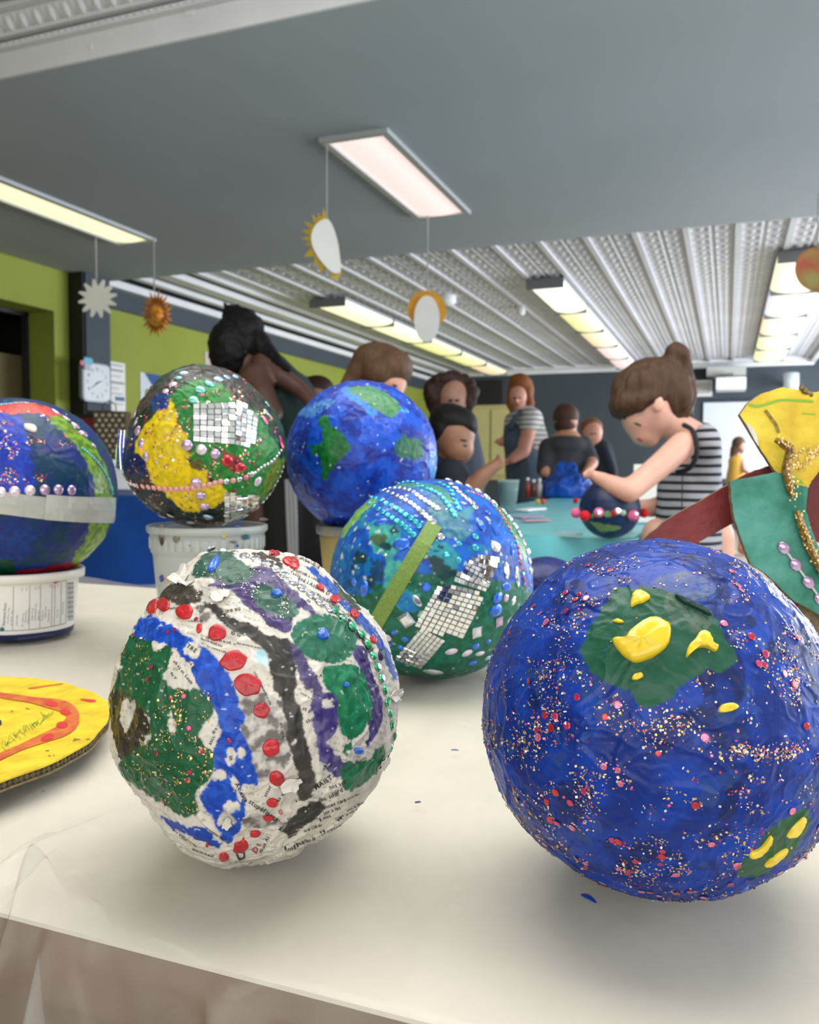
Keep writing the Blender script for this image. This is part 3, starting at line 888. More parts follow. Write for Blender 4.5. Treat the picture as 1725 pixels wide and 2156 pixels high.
def glitter(g, name, pts_dirs, sizes, cols, m, parent, seed=0, tilt=0.35, lift=0.0003):
    rs = np.random.RandomState(seed)
    D = pts_dirs; n = len(D)
    Nn = unit(g.normal(D) + rs.normal(size=(n, 3)) * tilt)
    a = unit(np.cross(Nn, unit(rs.normal(size=(n, 3))))); b = np.cross(Nn, a)
    p = g.surf(D, lift)
    asp = rs.choice([0.35, 0.9], n)
    V = np.zeros((n, 4, 3))
    for k, (i, j) in enumerate(((-1, -1), (1, -1), (1, 1), (-1, 1))):
        V[:, k] = p + a * (i * sizes)[:, None] + b * (j * sizes * asp)[:, None]
    F = np.arange(n * 4).reshape(n, 4)
    o = add(name, V.reshape(-1, 3), F, m, parent, kind='stuff')
    paint_attr(o.data, np.repeat(cols, 4, 0))
    return o
# ---- gem meshes (unit half-size, flat shaded)
def gem_mesh(name, n, m, top=0.55, height=0.6, rot=0.0, dome=False, oval=1.0):
    V = []; rings = [(1.0, 0.0), (1.0, 0.12), (0.80, height * 0.62), (top, height)] if not dome else [(1.0, 0.0), (0.97, 0.18), (0.78, 0.42), (0.45, 0.58), (0.0, 0.64)]
    for i, (r, z) in enumerate(rings):
        for j in range(n):
            t = 2 * math.pi * (j + (0.5 if i % 2 and not dome and n > 4 else 0)) / n + rot
            V.append((r * math.cos(t), r * math.sin(t), z))
    F = [(i * n + j, i * n + (j + 1) % n, (i + 1) * n + (j + 1) % n, (i + 1) * n + j) for i in range(len(rings) - 1) for j in range(n)]
    if not dome: F.append(tuple((len(rings) - 1) * n + j for j in range(n)))
    me = mesh_from(name, np.array(V), F, dome); me.materials.append(m)
    return me
def gem_mat(name, rgb, metal=0.75, rough=0.10):
    m = mat(name, rgb, rough, metal=metal, var=0.35, vscale=1.6, coat=1.0)
    return m
G = {}
for nm, rgb, mt, ro in (('turquoise', (40, 190, 215), 0.6, 0.12), ('clear', (225, 228, 235), 0.85, 0.08), ('blue', (16, 104, 228), 0.25, 0.08), ('lavender', (196, 168, 205), 0.55, 0.14),
                        ('pinkpearl', (226, 158, 152), 0.1, 0.25), ('pink', (226, 120, 160), 0.4, 0.12), ('red', (196, 30, 48), 0.4, 0.12), ('green', (60, 190, 130), 0.6, 0.08),
                        ('mint', (110, 205, 195), 0.3, 0.15), ('ice', (165, 205, 225), 0.4, 0.12), ('pearl', (226, 214, 232), 0.2, 0.2), ('magenta', (200, 40, 100), 0.5, 0.15)):
    G[nm] = gem_mat('gem_' + nm, rgb, mt, ro)
GM = {}
def gem(shape, color):
    k = (shape, color)
    if k not in GM:
        m = G[color]
        GM[k] = {'round': lambda: gem_mesh('round_gem', 10, m), 'square': lambda: gem_mesh('square_gem', 4, m, rot=math.pi / 4, top=0.6, height=0.45), 'oval': lambda: gem_mesh('oval_gem', 12, m, height=0.5),
                 'leaf': lambda: gem_mesh('leaf_gem', 6, m, top=0.4), 'pearl': lambda: gem_mesh('pearl_gem', 12, m, dome=True), 'hex': lambda: gem_mesh('hex_gem', 6, m, height=0.4, top=0.7)}[shape]()
    return GM[k]
def put(g, parent, name, shape, color, px, py, sx, sy=None, rot=0, h=0.0002, sz=None):
    sy = sx if sy is None else sy
    if shape == 'square': sx, sy = sx * 1.41, sy * 1.41
    return inst(name, gem(shape, color), parent, g.place(px, py, sx, sy, rot, h, sz if sz is not None else min(sx, sy) * 0.8))
def string(g, parent, name, shape, colors, pts, n, size, tr, size2=None):
    q = resample(np.array([tr(*p) for p in pts]), n)
    for i, p in enumerate(q):
        s_ = size if size2 is None else size + (size2 - size) * i / max(1, n - 1)
        put(g, parent, name, shape, colors[i % len(colors)], p[0], p[1], s_, h=0.0003)
def tile_mesh(m):
    V, F = box(-1, 1, -1, 1, 0, 0.5)
    V[4:, :2] *= 0.86
    me = mesh_from('mirror_tile', V, F); me.materials.append(m)
    return me
M_mirror = mat('mirror_tile', (236, 238, 240), 0.06, metal=1.0)
ME_tile = tile_mesh(M_mirror)
def tiles(g, parent, quad, nc, nr, tr, seed=0, skip=(), h=0.0006, jit=0.03):
    """grid of little mirror tiles; quad = corners TL, TR, BR, BL (authoring pixels)"""
    rs = np.random.RandomState(seed)
    q = np.array([tr(*p) for p in quad])
    def at(u, v): return (q[0] * (1 - u) + q[1] * u) * (1 - v) + (q[3] * (1 - u) + q[2] * u) * v
    grid = np.array([[at(i / nc, j / nr) for i in range(nc + 1)] for j in range(nr + 1)])
    D = g.pix(grid.reshape(-1, 2)); S = g.surf(D).reshape(nr + 1, nc + 1, 3)
    for j in range(nr):
        for i in range(nc):
            if (i, j) in skip: continue
            c = (S[j, i] + S[j, i + 1] + S[j + 1, i] + S[j + 1, i + 1]) / 4
            x = (S[j, i + 1] - S[j, i] + S[j + 1, i + 1] - S[j + 1, i]) / 2
            y = (S[j, i] - S[j + 1, i] + S[j, i + 1] - S[j + 1, i + 1]) / 2
            n_ = unit(np.cross(x, y)); n_ = unit(n_ + rs.normal(size=3) * jit)
            lx, ly = np.linalg.norm(x), np.linalg.norm(y)
            xx = unit(x - n_ * (x @ n_)); yy = np.cross(n_, xx)
            inst('mirror_tile', ME_tile, parent, frame_mat(c + n_ * h, xx, yy, n_, lx * 0.46, ly * 0.46, 0.0012))
M_paper = attr_mat('painted_papier_mache', rough=0.42, bump=0.35, bscale=170, coat=0.08, bdist=0.0025, spec=0.32)
M_gloss = attr_mat('glossy_painted_papier_mache', rough=0.42, bump=0.30, bscale=120, coat=0.10, bdist=0.003, spec=0.28)
M_glit = attr_mat('glitter_flakes', rough=0.25, metal=0.55, bump=0, coat=0.6, rvar=0.05)
GOLD, PINKG, WHITEG, MAG = lin((226, 188, 110)), lin((226, 110, 140)), lin((240, 232, 215)), lin((190, 30, 80))
def globe_root(name, g, label, group='painted papier-mache globes'):
    return root(name, (g.C[0], g.C[1], g.C[2] - g.R), label, 'globe', group)
def shell(g, r, level, paint, m, **k):
    me = g.mesh(level, paint, **k)
    return link('painted_shell', me, m, r, g.C)
# ---- newspaper globe, front left
c1 = lambda x, y: (220 + x * 0.37101, 1130 + y * 0.37101)
gN = Globe(540, 1484, 310, seed=3, lump=0.024, wrinkle=0.014, strips=0.009, rest=1.02,
           sil=[(0, 0.96), (25, 0.985), (50, 0.965), (70, 1.03), (90, 1.05), (110, 1.10), (130, 0.99), (150, 0.955), (180, 0.935), (205, 0.94), (225, 0.93), (245, 1.0), (258, 1.015), (272, 0.985), (300, 0.955), (325, 0.96), (345, 0.965)])
rN = globe_root('newspaper_globe', gN, 'lumpy newspaper ball with green, blue, black and purple paint and red dots', 'globes on the white table')
NEWS = [  # outline (authoring pixels), colour, second colour, bare-patch threshold
    ([(770, 900), (1000, 940), (1050, 1280), (880, 1390), (800, 1180)], (120, 116, 110), (196, 192, 184), None),
    ([(540, 380), (640, 440), (560, 500), (520, 450)], (120, 116, 108), (200, 196, 188), None),
    ([(780, 1580), (980, 1600), (1000, 1640), (820, 1650)], (110, 104, 98), (170, 166, 158), None),
    ([(850, 680), (890, 640), (930, 720), (910, 740)], (150, 190, 200), (190, 210, 214), None),
    ([(70, 840), (140, 840), (250, 1050), (260, 1150), (190, 1280), (110, 1280), (60, 1180), (40, 1000)], (48, 42, 34), (66, 58, 44), -0.75),
    ([(140, 560), (260, 560), (280, 640), (370, 620), (380, 660), (345, 850), (560, 865), (620, 960), (600, 1030), (540, 1120), (560, 1180), (620, 1240), (600, 1370), (520, 1450), (540, 1560), (450, 1590), (300, 1500), (130, 1380), (80, 1290), (200, 1180), (255, 1080), (230, 1000), (110, 880), (60, 860), (90, 700)], (18, 88, 52), (28, 100, 62), -0.85),
    ([(300, 340), (400, 265), (520, 290), (560, 340), (470, 385), (390, 375), (330, 365)], (62, 56, 48), (80, 74, 66), -0.7),
    ([(560, 370), (640, 390), (720, 460), (860, 510), (920, 560), (1040, 580), (1070, 650), (1090, 800), (1080, 910), (1110, 980), (1130, 1100), (1170, 1250), (1200, 1390), (1180, 1470), (1130, 1500), (1100, 1460), (1090, 1350), (1040, 1150), (1020, 1000), (960, 830), (900, 640), (830, 580), (700, 510), (620, 440)], (58, 55, 52), (78, 74, 70), -0.62),
    ([(1040, 1620), (1160, 1510), (1240, 1510), (1230, 1570), (1130, 1650), (1050, 1710), (1010, 1680)], (44, 42, 40), (64, 60, 56), -0.55),
    ([(840, 90), (960, 110), (1010, 150), (1000, 190), (900, 150)], (62, 58, 52), None, -0.3),
    ([(590, 280), (680, 240), (900, 170), (1050, 280), (1200, 420), (1180, 450), (1080, 400), (1070, 530), (980, 530), (860, 430), (780, 380), (700, 300)], (66, 52, 104), (92, 78, 128), -0.7),
    ([(1050, 600), (1120, 650), (1180, 760), (1240, 880), (1200, 890), (1130, 860), (1090, 740)], (76, 64, 112), (96, 88, 128), -0.7),
    ([(1180, 900), (1320, 910), (1320, 1080), (1270, 1170), (1350, 1270), (1390, 1320), (1330, 1370), (1230, 1270), (1190, 1100)], (62, 48, 120), (110, 104, 150), -0.45),
    ([(1410, 620), (1490, 640), (1520, 770), (1570, 900), (1580, 1020), (1530, 1150), (1490, 1200), (1500, 1060), (1480, 900), (1450, 760)], (62, 50, 110), (90, 80, 140), -0.5),
    ([(590, 90), (720, 100), (830, 180), (850, 230), (720, 265), (600, 240), (500, 225), (520, 150)], (38, 84, 68), (52, 98, 82), -0.8),
    ([(830, 310), (930, 270), (1080, 380), (1110, 430), (1050, 470), (950, 440), (870, 390)], (44, 88, 72), (70, 110, 96), -0.7),
    ([(1065, 570), (1090, 500), (1160, 455), (1260, 440), (1370, 480), (1430, 560), (1410, 650), (1330, 720), (1200, 710), (1110, 650)], (26, 104, 74), (48, 122, 96), -0.9),
    ([(1240, 760), (1370, 725), (1470, 770), (1510, 900), (1520, 1000), (1470, 1100), (1400, 1150), (1330, 1080), (1315, 920), (1260, 870)], (20, 116, 74), (40, 140, 98), -0.62),
    ([(1365, 1290), (1500, 1270), (1560, 1190), (1600, 1200), (1530, 1350), (1400, 1440), (1350, 1400)], (18, 104, 64), (30, 116, 80), -0.7),
    ([(1370, 1170), (1400, 1160), (1410, 1210), (1390, 1260), (1360, 1230)], (22, 110, 70), None, -0.4),
    ([(170, 520), (260, 445), (330, 480), (440, 540), (560, 630), (700, 770), (745, 900), (795, 1040), (770, 1090), (800, 1150), (875, 1395), (795, 1410), (805, 1540), (780, 1620), (700, 1745), (640, 1640), (570, 1540), (555, 1460), (620, 1340), (615, 1200), (650, 1080), (615, 960), (540, 860), (480, 740), (400, 640), (300, 600), (190, 570)], (10, 68, 180), (28, 92, 206), -0.95),
    ([(320, 1580), (460, 1640), (560, 1650), (660, 1745), (640, 1760), (480, 1700), (380, 1650)], (16, 70, 170), None, -0.7),
    ([(1140, 160), (1260, 225), (1410, 390), (1540, 530), (1660, 770), (1640, 800), (1570, 660), (1470, 520), (1360, 400), (1230, 270)], (22, 74, 170), (60, 100, 180), -0.5),
    ([(1290, 215), (1400, 300), (1450, 420), (1380, 380)], (46, 80, 60), (80, 60, 50), -0.5),
    ([(1290, 400), (1400, 480), (1520, 640), (1500, 660), (1400, 520), (1330, 460)], (60, 58, 56), None, -0.3),
]
HOLES = [(500, 640, 46, 38, -35), (715, 1250, 34, 55, 10), (780, 1230, 20, 36, 0), (645, 1350, 40, 30, 0), (745, 1400, 24, 60, -35), (725, 1530, 46, 34, 10), (690, 1610, 50, 40, 10), (770, 1460, 20, 40, 0), (600, 1120, 55, 65, 30),
         (430, 780, 40, 90, 35), (385, 1060, 30, 55, -10), (130, 1010, 40, 95, 8), (240, 1150, 14, 40, 40), (660, 340, 50, 38, -20), (1440, 1230, 70, 34, 0), (1075, 1170, 18, 14, 0), (1270, 950, 30, 30, 0), (690, 1570, 30, 14, 0)]
polysN = [(poly_uv(gN, p, c1), c, c2, th) for p, c, c2, th in NEWS]
holesN = [gN.uv(gN.pix(np.array([c1(*q) for q in ell(a, b, rx, ry, -rot, 14, 0.18, i)]))) for i, (a, b, rx, ry, rot) in enumerate(HOLES)]
def paintN(D, uvw, uv):
    base = lin((206, 201, 189))[None, :] * (1 + 0.10 * fbm(D, 7, 3, 5) - 0.22 * sstep(0.25, 0.6, fbm(D, 3.2, 2, 9)))[:, None]
    # faint columns of small grey print
    pr = (np.sin(uv[:, 1] * 160 + uv[:, 0] * 60) > 0.55) & (fbm(D, 60, 2, 12) > 0.12) & (fbm(D, 3.5, 2, 14) > 0.0)
    base[pr] *= 0.62
    col = base.copy()
    for k, (pl_, c, c2, th) in enumerate(polysN):
        layer(col, soft_poly(uvw, pl_), c, D, 0.18, 16, 60 + k, c2, th)
    for k, pl_ in enumerate(holesN):
        mk = soft_poly(uvw, pl_)[:, None]
        col[:] = col * (1 - mk) + base * mk
    # glue-whitened streaks
    st = (fbm(D * np.array([1, 1, 2.2]), 18, 3, 88) > 0.78)
    col[st] = col[st] * 0.4 + lin((222, 220, 214)) * 0.6
    return np.clip(col, 0, 1) * np.where(col.min(1) < 0.25, 0.84, 1.06)[:, None]
sN = shell(gN, rN, 8, paintN, M_paper, warp=0.016, wscale=16)
M_reddot = mat('red_paint_dot', (186, 22, 34), 0.35, var=0.25, vscale=90, coat=0.3, bump=0.2, bscale=200)
for i, (x, y, rx, ry, rot) in enumerate([(270, 395, 32, 46, -25), (335, 390, 36, 40, 0), (455, 430, 52, 42, 10), (640, 545, 52, 48, 0), (730, 703, 76, 56, 12), (815, 838, 78, 66, -15), (890, 987, 45, 48, 0), (945, 1195, 51, 50, 0),
                                         (975, 1370, 42, 44, 20), (952, 1507, 34, 26, 0), (928, 1592, 30, 15, 0), (857, 1682, 34, 16, 5), (775, 1755, 46, 34, 25), (680, 1812, 28, 22, 0), (1060, 150, 52, 28, -25), (1308, 357, 30, 24, -20),
                                         (1225, 290, 26, 14, -35), (540, 522, 14, 30, -10), (965, 97, 30, 10, -5), (1415, 440, 30, 18, -50), (1525, 585, 24, 16, -55), (585, 1745, 9, 12, 0)]):
    a, b = c1(x, y)
    blob_patch(gN, 'paint_dot', ell(a, b, rx * 0.371, ry * 0.371, rot, 12, 0.11, i), 0.0007, M_reddot, rN, n=20)
M_bluedab = mat('blue_paint_dab', (40, 104, 214), 0.3, var=0.2, vscale=80, coat=0.4)
for i, (x, y, rx, ry, rot) in enumerate([(625, 160, 20, 52, 35), (978, 322, 30, 18, 0), (1240, 555, 34, 28, 40), (1440, 1215, 26, 18, 0), (1368, 840, 14, 16, 0)]):
    a, b = c1(x, y)
    blob_patch(gN, 'paint_dab', ell(a, b, rx * 0.371, ry * 0.371, -rot, 12, 0.2, i + 30), 0.0012, M_bluedab, rN, n=20)
M_purdab = mat('dark_purple_paint_dab', (40, 34, 70), 0.35, var=0.2, vscale=80)
for x, y, rx, ry in ((1568, 672, 15, 36), (1215, 1010, 6, 6)):
    a, b = c1(x, y); blob_patch(gN, 'paint_dab', ell(a, b, rx * 0.371, ry * 0.371, 0, 12, 0.05), 0.001, M_purdab, rN, n=16)
# torn scraps of paper standing off the surface
M_scrap = mat('newsprint_scrap', (226, 222, 212), 0.7, var=0.15, vscale=60)
rsx = np.random.RandomState(11)
for x, y, s_, lift in ((430, 235, 60, 0.003), (470, 255, 46, 0.003), (660, 345, 50, 0.002), (1060, 1400, 60, 0.002), (1650, 900, 55, 0.002), (1580, 1290, 40, 0.002), (700, 1620, 36, 0.001)):
    a, b = c1(x, y); n = 13
    q = ell(a, b, s_ * 0.371, s_ * 0.371 * 0.6, rsx.uniform(0, 180), n, 0.30, int(x))
    D = gN.pix(q); ht = rsx.uniform(0, 1, n) * lift + 0.0006
    Vt = np.vstack([gN.surf(gN.pix([(a, b)]), 0.0008), gN.surf(D, ht), gN.surf(gN.pix([(a, b)]), 0.0002), gN.surf(D, ht - 0.0005)])
    Ft = [(0, 1 + j, 1 + (j + 1) % n) for j in range(n)] + [(n + 1, n + 2 + (j + 1) % n, n + 2 + j) for j in range(n)] + [(1 + j, n + 2 + j, n + 2 + (j + 1) % n, 1 + (j + 1) % n) for j in range(n)]
    add('paper_scrap', Vt, Ft, M_scrap, rN)
string(gN, rN, 'clear_gem', 'round', ['clear'], [(610, 85), (730, 98), (830, 122), (940, 170), (1055, 242), (1165, 325), (1220, 370), (1275, 410)], 13, 11.0, c1)
string(gN, rN, 'green_gem', 'round', ['green'], [(1305, 418), (1358, 472), (1415, 518), (1470, 570), (1505, 632), (1530, 695), (1555, 760), (1580, 830), (1597, 890), (1608, 955), (1622, 1020), (1632, 1085), (1643, 1150), (1655, 1205)], 14, 10.5, c1)
put(gN, rN, 'square_gem', 'square', 'clear', *c1(1600, 1265), 8, 10, 20)
# print: words of the pasted newspaper as thin ink letters on the surface
M_ink = mat('newspaper_ink', (52, 50, 50), 0.8)
M_redink = mat('red_newspaper_ink', (170, 40, 44), 0.8)
def word(g, parent, txt, px, py, size, ang, m, name='printed_word', bold=0.0, lift=0.00035):
    """text of cap height `size` pixels centred at a pixel, turned by ang degrees, laid on the surface"""
    V, F = text_shape(txt)
    k = size / 0.72; c, s_ = math.cos(math.radians(ang)), math.sin(math.radians(ang))
    q = np.stack([px + k * (V[:, 0] * c - V[:, 1] * s_), py - k * (V[:, 0] * s_ + V[:, 1] * c)], 1)
    if g is None: return q, F
    D = g.pix(q)
    return add(name, g.surf(D, lift), F, m, parent)
for t, x, y, sz, an, m in [('ah vs st. Louis', 450, 770, 20, -52, M_ink), ('Uvé Ats', 500, 730, 18, -50, M_ink), ('4e V', 395, 790, 18, -52, M_ink), ('TRE', 498, 635, 26, -35, M_ink), ('10 G', 745, 552, 24, -15, M_ink), ('19', 585, 575, 20, -10, M_ink),
                           ('G n r', 740, 605, 24, -12, M_scrap), ('ire au', 730, 415, 26, 14, M_ink), ('Boston', 1110, 200, 20, -22, M_ink), ('Texas', 1085, 215, 18, -22, M_ink), ('and 1 Atlanta D', 1190, 280, 22, -28, M_ink), ('Philadelphia', 1270, 365, 22, -26, M_ink), ('de', 1160, 365, 18, -30, M_ink),
                           ('st p', 1150, 980, 24, -20, M_ink), ('tho', 1165, 1040, 24, 25, M_ink), ('dre', 625, 1100, 20, 60, M_ink), ('ascc.', 610, 1150, 22, 62, M_ink), ('P', 545, 1150, 22, 40, M_ink), ('MAIST', 1240, 1392, 30, 34, M_ink), ('nos ate', 1320, 1405, 24, 20, M_ink),
                           ('cord r', 1330, 1440, 24, 20, M_ink), ('dés. sont', 1270, 1475, 24, 18, M_ink), ('nces ce s', 1310, 1510, 24, 20, M_ink), ('jor s les', 1290, 1550, 22, 20, M_ink), ('a mon', 1250, 1590, 20, 16, M_ink), ('var', 1230, 1680, 26, 24, M_ink), ('lois', 1330, 1600, 20, 22, M_ink),
                           ('stupéfiants', 905, 1550, 30, -34, M_ink), ('agir,', 1015, 1440, 22, 68, M_ink), ('attor', 925, 1440, 22, 62, M_ink), ('ures', 980, 1500, 22, 60, M_ink), ('ID', 1000, 1560, 24, -65, M_redink), ('De', 862, 1762, 34, 62, M_redink), ('Mem', 1010, 1640, 22, 55, M_ink), ('s publi', 1110, 1735, 22, 20, M_ink), ('prises', 1060, 1765, 24, 14, M_ink),
                           ('se la', 1170, 1715, 22, 18, M_ink), ('noux Ai', 905, 1745, 22, 62, M_ink), ('Ablaine', 780, 1450, 28, -62, M_ink), ('in', 720, 1255, 26, -75, M_ink), ('9-4', 1215, 790, 20, 10, M_ink), ('Se', 1470, 630, 16, -50, M_ink), ('U', 775, 1800, 60, 20, M_ink), ('tickets', 1140, 1540, 20, 22, M_ink), ('invers', 1070, 1590, 20, 18, M_ink), ('a la', 1100, 1490, 20, 20, M_ink)]:
    a, b = c1(x, y)
    word(gN, rN, t, a, b, sz * 0.371 * 0.95, an, m)
lines = ['les services publics', 'de la ville de', 'un premier record', 'sont accordes', 'pour le mois', 'dans les ecoles', 'avant la fin', 'selon la presse', 'au centre ville', 'depuis trois ans']
for i, (x, y, sz, an, k_) in enumerate([(1130, 1620, 16, 20, 0), (1180, 1650, 16, 20, 1), (1330, 1640, 15, 24, 2), (1390, 1480, 15, 24, 3), (1420, 1530, 15, 26, 4), (1380, 1570, 15, 24, 5), (1230, 1740, 15, 18, 6), (1330, 1690, 15, 26, 7), (640, 640, 15, -20, 8), (610, 600, 15, -20, 9),
                                          (830, 620, 15, -12, 0), (700, 600, 15, -14, 1), (640, 1690, 15, -35, 2), (480, 1720, 15, -38, 3), (430, 1690, 14, -40, 4), (560, 1790, 16, -20, 5), (1150, 905, 14, -30, 6), (1180, 880, 14, -30, 7), (1480, 700, 13, -65, 8), (1530, 830, 13, -72, 9),
                                          (1150, 140, 15, -24, 0), (1180, 235, 15, -27, 1), (1330, 410, 14, -36, 2), (1420, 470, 14, -44, 3), (1500, 600, 14, -56, 4), (430, 400, 15, 10, 5), (520, 480, 14, 0, 6), (880, 820, 15, -62, 7), (920, 900, 15, -66, 8), (1290, 1290, 14, 30, 9), (1420, 1290, 14, 34, 0), (1010, 1100, 14, -80, 1)]):
    a, b = c1(x, y)
    word(gN, rN, lines[k_], a, b, sz * 0.371 * 0.9, an, M_ink, 'printed_line')
# gold and red glitter over the green patch
rs = np.random.RandomState(5)
cand = np.array([c1(*p) for p in np.c_[rs.uniform(100, 620, 3000), rs.uniform(560, 1580, 3000)]])
D = gN.pix(cand); uvq = gN.uv(D)
ok = in_poly(uvq, polysN[5][0]) & ((fbm(D, 9, 2, 77) > 0.05) | (rs.uniform(size=len(D)) < 0.12))
D1 = D[ok][:520]
cand = np.array([c1(*p) for p in np.c_[rs.uniform(520, 1050, 900), rs.uniform(95, 460, 900)]])
D2 = gN.pix(cand); D2 = D2[(fbm(D2, 9, 2, 70) > 0.05)][:330]
glitter(gN, 'glitter', np.vstack([D1, D2]), np.r_[rs.uniform(0.0002, 0.00055, len(D1)), rs.uniform(0.00015, 0.0004, len(D2))], np.vstack([np.repeat(GOLD[None], len(D1), 0), np.repeat(WHITEG[None], len(D2), 0)]), M_glit, rN, 3)
for x, y in ((358, 543), (398, 530), (265, 735), (247, 805), (377, 915), (450, 905), (480, 1088), (548, 1220), (485, 1337), (297, 1230), (470, 1385), (330, 1505), (520, 468), (710, 1155), (165, 560), (97, 1330)):
    put(gN, rN, 'sequin', 'hex', 'magenta', *c1(x, y), 4.6, 4.6, x, sz=1.0)
# ---- big glittery blue globe, front right
c2 = lambda x, y: (1000 + x * 0.42029, 1120 + y * 0.42029)
gB = Globe(1382, 1507, 366, seed=8, lump=0.010, wrinkle=0.009, strips=0.0035, rest=1.0,
           sil=[(0, 0.985), (45, 0.975), (65, 1.0), (90, 1.02), (115, 1.005), (140, 0.985), (180, 0.985), (215, 0.995), (240, 0.96), (270, 0.955), (300, 0.97), (330, 1.01)])
rB = globe_root('blue_glitter_globe', gB, 'large glittery royal blue ball with green patches and yellow paint dabs', 'globes on the white table')
polysB = [poly_uv(gB, p, c2) for p in (
    [(525, 590), (620, 420), (700, 295), (860, 275), (960, 300), (1080, 330), (1180, 410), (1250, 520), (1300, 640), (1230, 690), (1150, 690), (1090, 740), (1000, 800), (900, 875), (840, 860), (760, 800), (600, 720)],
    [(1310, 1700), (1420, 1560), (1560, 1430), (1670, 1390), (1670, 1500), (1560, 1630), (1400, 1725)],
    [(880, 250), (1010, 210), (1180, 230), (1200, 320), (1100, 330), (960, 300)],
    [(960, 300), (1100, 340), (1180, 420), (1140, 500), (1020, 480), (960, 400)])]
def paintB(D, uvw, uv):
    n = len(D); col = np.zeros((n, 3))
    layer(col, np.ones(n, bool), (4, 42, 130), D, 0.2, 5, 2, (8, 62, 170))
    layer(col, fbm(D, 3, 2, 21) > 0.35, (4, 32, 98), D, 0.2, 9, 4, (8, 48, 136))
    layer(col, fbm(D, 6, 2, 25) > 0.55, (40, 66, 130), D, 0.2, 12, 6, (30, 70, 170))
    for k, (c, cc) in enumerate((((18, 84, 58), (44, 92, 74)), ((34, 84, 54), (46, 94, 62)), ((92, 100, 130), (40, 70, 150)), ((96, 104, 92), (60, 92, 80)))):
        layer(col, soft_poly(uvw, polysB[k]), c, D, 0.2, 7, 40 + k, cc, -0.8 if k < 2 else -0.1)
    return np.clip(col * np.array([0.7, 0.9, 0.86]), 0, 1)
sB = shell(gB, rB, 8, paintB, M_gloss, warp=0.018, wscale=10)
M_yel = mat('yellow_paint_dab', (238, 206, 28), 0.28, var=0.10, vscale=60, coat=0.6)
for i, (pts, h) in enumerate([([(690, 545), (755, 535), (790, 490), (890, 430), (955, 452), (985, 480), (970, 565), (900, 625), (815, 656), (765, 640), (720, 600)], 0.0028), ([(782, 375), (792, 320), (822, 296), (880, 325), (850, 352), (815, 362)], 0.0014),
                              ([(1058, 632), (1068, 575), (1100, 540), (1130, 500), (1175, 510), (1192, 560), (1217, 580), (1203, 602), (1155, 580), (1105, 590)], 0.0022), ([(787, 740), (800, 715), (835, 706), (845, 725), (815, 742)], 0.0012),
                              ([(1218, 900), (1235, 865), (1290, 855), (1320, 875), (1290, 895), (1245, 905)], 0.0014), ([(690, 448), (720, 440), (748, 452), (720, 456)], 0.0008),
                              ([(1375, 1630), (1385, 1600), (1430, 1580), (1480, 1520), (1488, 1545), (1450, 1600), (1410, 1630)], 0.0008), ([(1562, 1525), (1590, 1480), (1645, 1428), (1655, 1450), (1620, 1510), (1590, 1528)], 0.0008),
                              ([(1450, 1670), (1480, 1635), (1555, 1585), (1560, 1600), (1510, 1650), (1470, 1672)], 0.0008)]):
    blob_patch(gB, 'yellow_dab', [c2(*p) for p in pts], h, M_yel, rB, n=30, wob=0.5)
# a curled crease in the paper
blob_patch(gB, 'paper_crease', [c2(*p) for p in ((1000, 320), (1060, 345), (1130, 375), (1185, 412), (1170, 420), (1100, 385), (1040, 358))], 0.0016, mat('dark_green_crease', (20, 60, 52), 0.4, var=0.2), rB, n=24)
M_bluedrop = mat('blue_paint_drop', (16, 50, 150), 0.25, coat=0.5)
for x, y, r_ in ((60, 1103, 11), (127, 1297, 12), (1395, 232, 12), (1300, 1785, 10), (1350, 1790, 22), (1370, 1770, 14), (700, 1780, 10), (265, 1475, 9), (560, 1180, 8)):
    inst('paint_drop', me_bead if False else gem('pearl', 'blue'), rB, gB.place(*c2(x, y), r_ * 0.42, r_ * 0.42, 0, -0.0005, r_ * 0.42))
# glitter: clustered flakes and a few hundred sequins
rs = np.random.RandomState(21)
N0 = 30000
DD = unit(rs.normal(size=(N0, 3)))
dens = fbm(DD * np.array([1, 1, 1.6]), 4.2, 3, 55) + 0.5 * np.abs(noise(DD, 12, 57))
keep = (dens > 0.30) | (rs.uniform(size=N0) < 0.055)
uvg = gB.uv(DD); front = (DD @ gB.w) > 0
for pl_ in polysB[:2]: keep &= ~(in_poly(uvg, pl_) & front & (rs.uniform(size=N0) < 0.97))
def swirl(cx, cy, pts, n, w):
    q = resample(np.array([c2(*p) for p in pts]), n) + rs.normal(size=(n, 2)) * w
    return gB.pix(q)
extra = [swirl(0, 0, [(1300, 1110), (1340, 1090), (1450, 1110), (1560, 1110), (1640, 1070)], 260, 9), swirl(0, 0, [(1520, 560), (1580, 650), (1620, 760), (1600, 860)], 170, 9), swirl(0, 0, [(330, 700), (360, 800), (420, 900), (300, 1000), (220, 1100)], 320, 16),
         swirl(0, 0, [(520, 1180), (570, 1260), (560, 1380), (570, 1460)], 150, 12), swirl(0, 0, [(980, 1690), (1030, 1700), (1080, 1690)], 60, 5), swirl(0, 0, [(400, 1570), (450, 1600)], 70, 7), swirl(0, 0, [(700, 1690), (820, 1700)], 60, 6), swirl(0, 0, [(640, 900), (760, 960), (880, 1000), (1000, 960), (1100, 960)], 220, 18)]
DG = np.vstack([DD[keep]] + extra)
n = len(DG)
pick = rs.choice(4, n, p=[0.42, 0.16, 0.32, 0.10])
cols = np.stack([GOLD, PINKG, WHITEG, MAG])[pick]
glitter(gB, 'glitter', DG, rs.uniform(0.00016, 0.00050, n), cols, M_glit, rB, 9)
sq = np.vstack([DD[keep & ((DD @ gB.w) > 0.1)][::34][:110]])
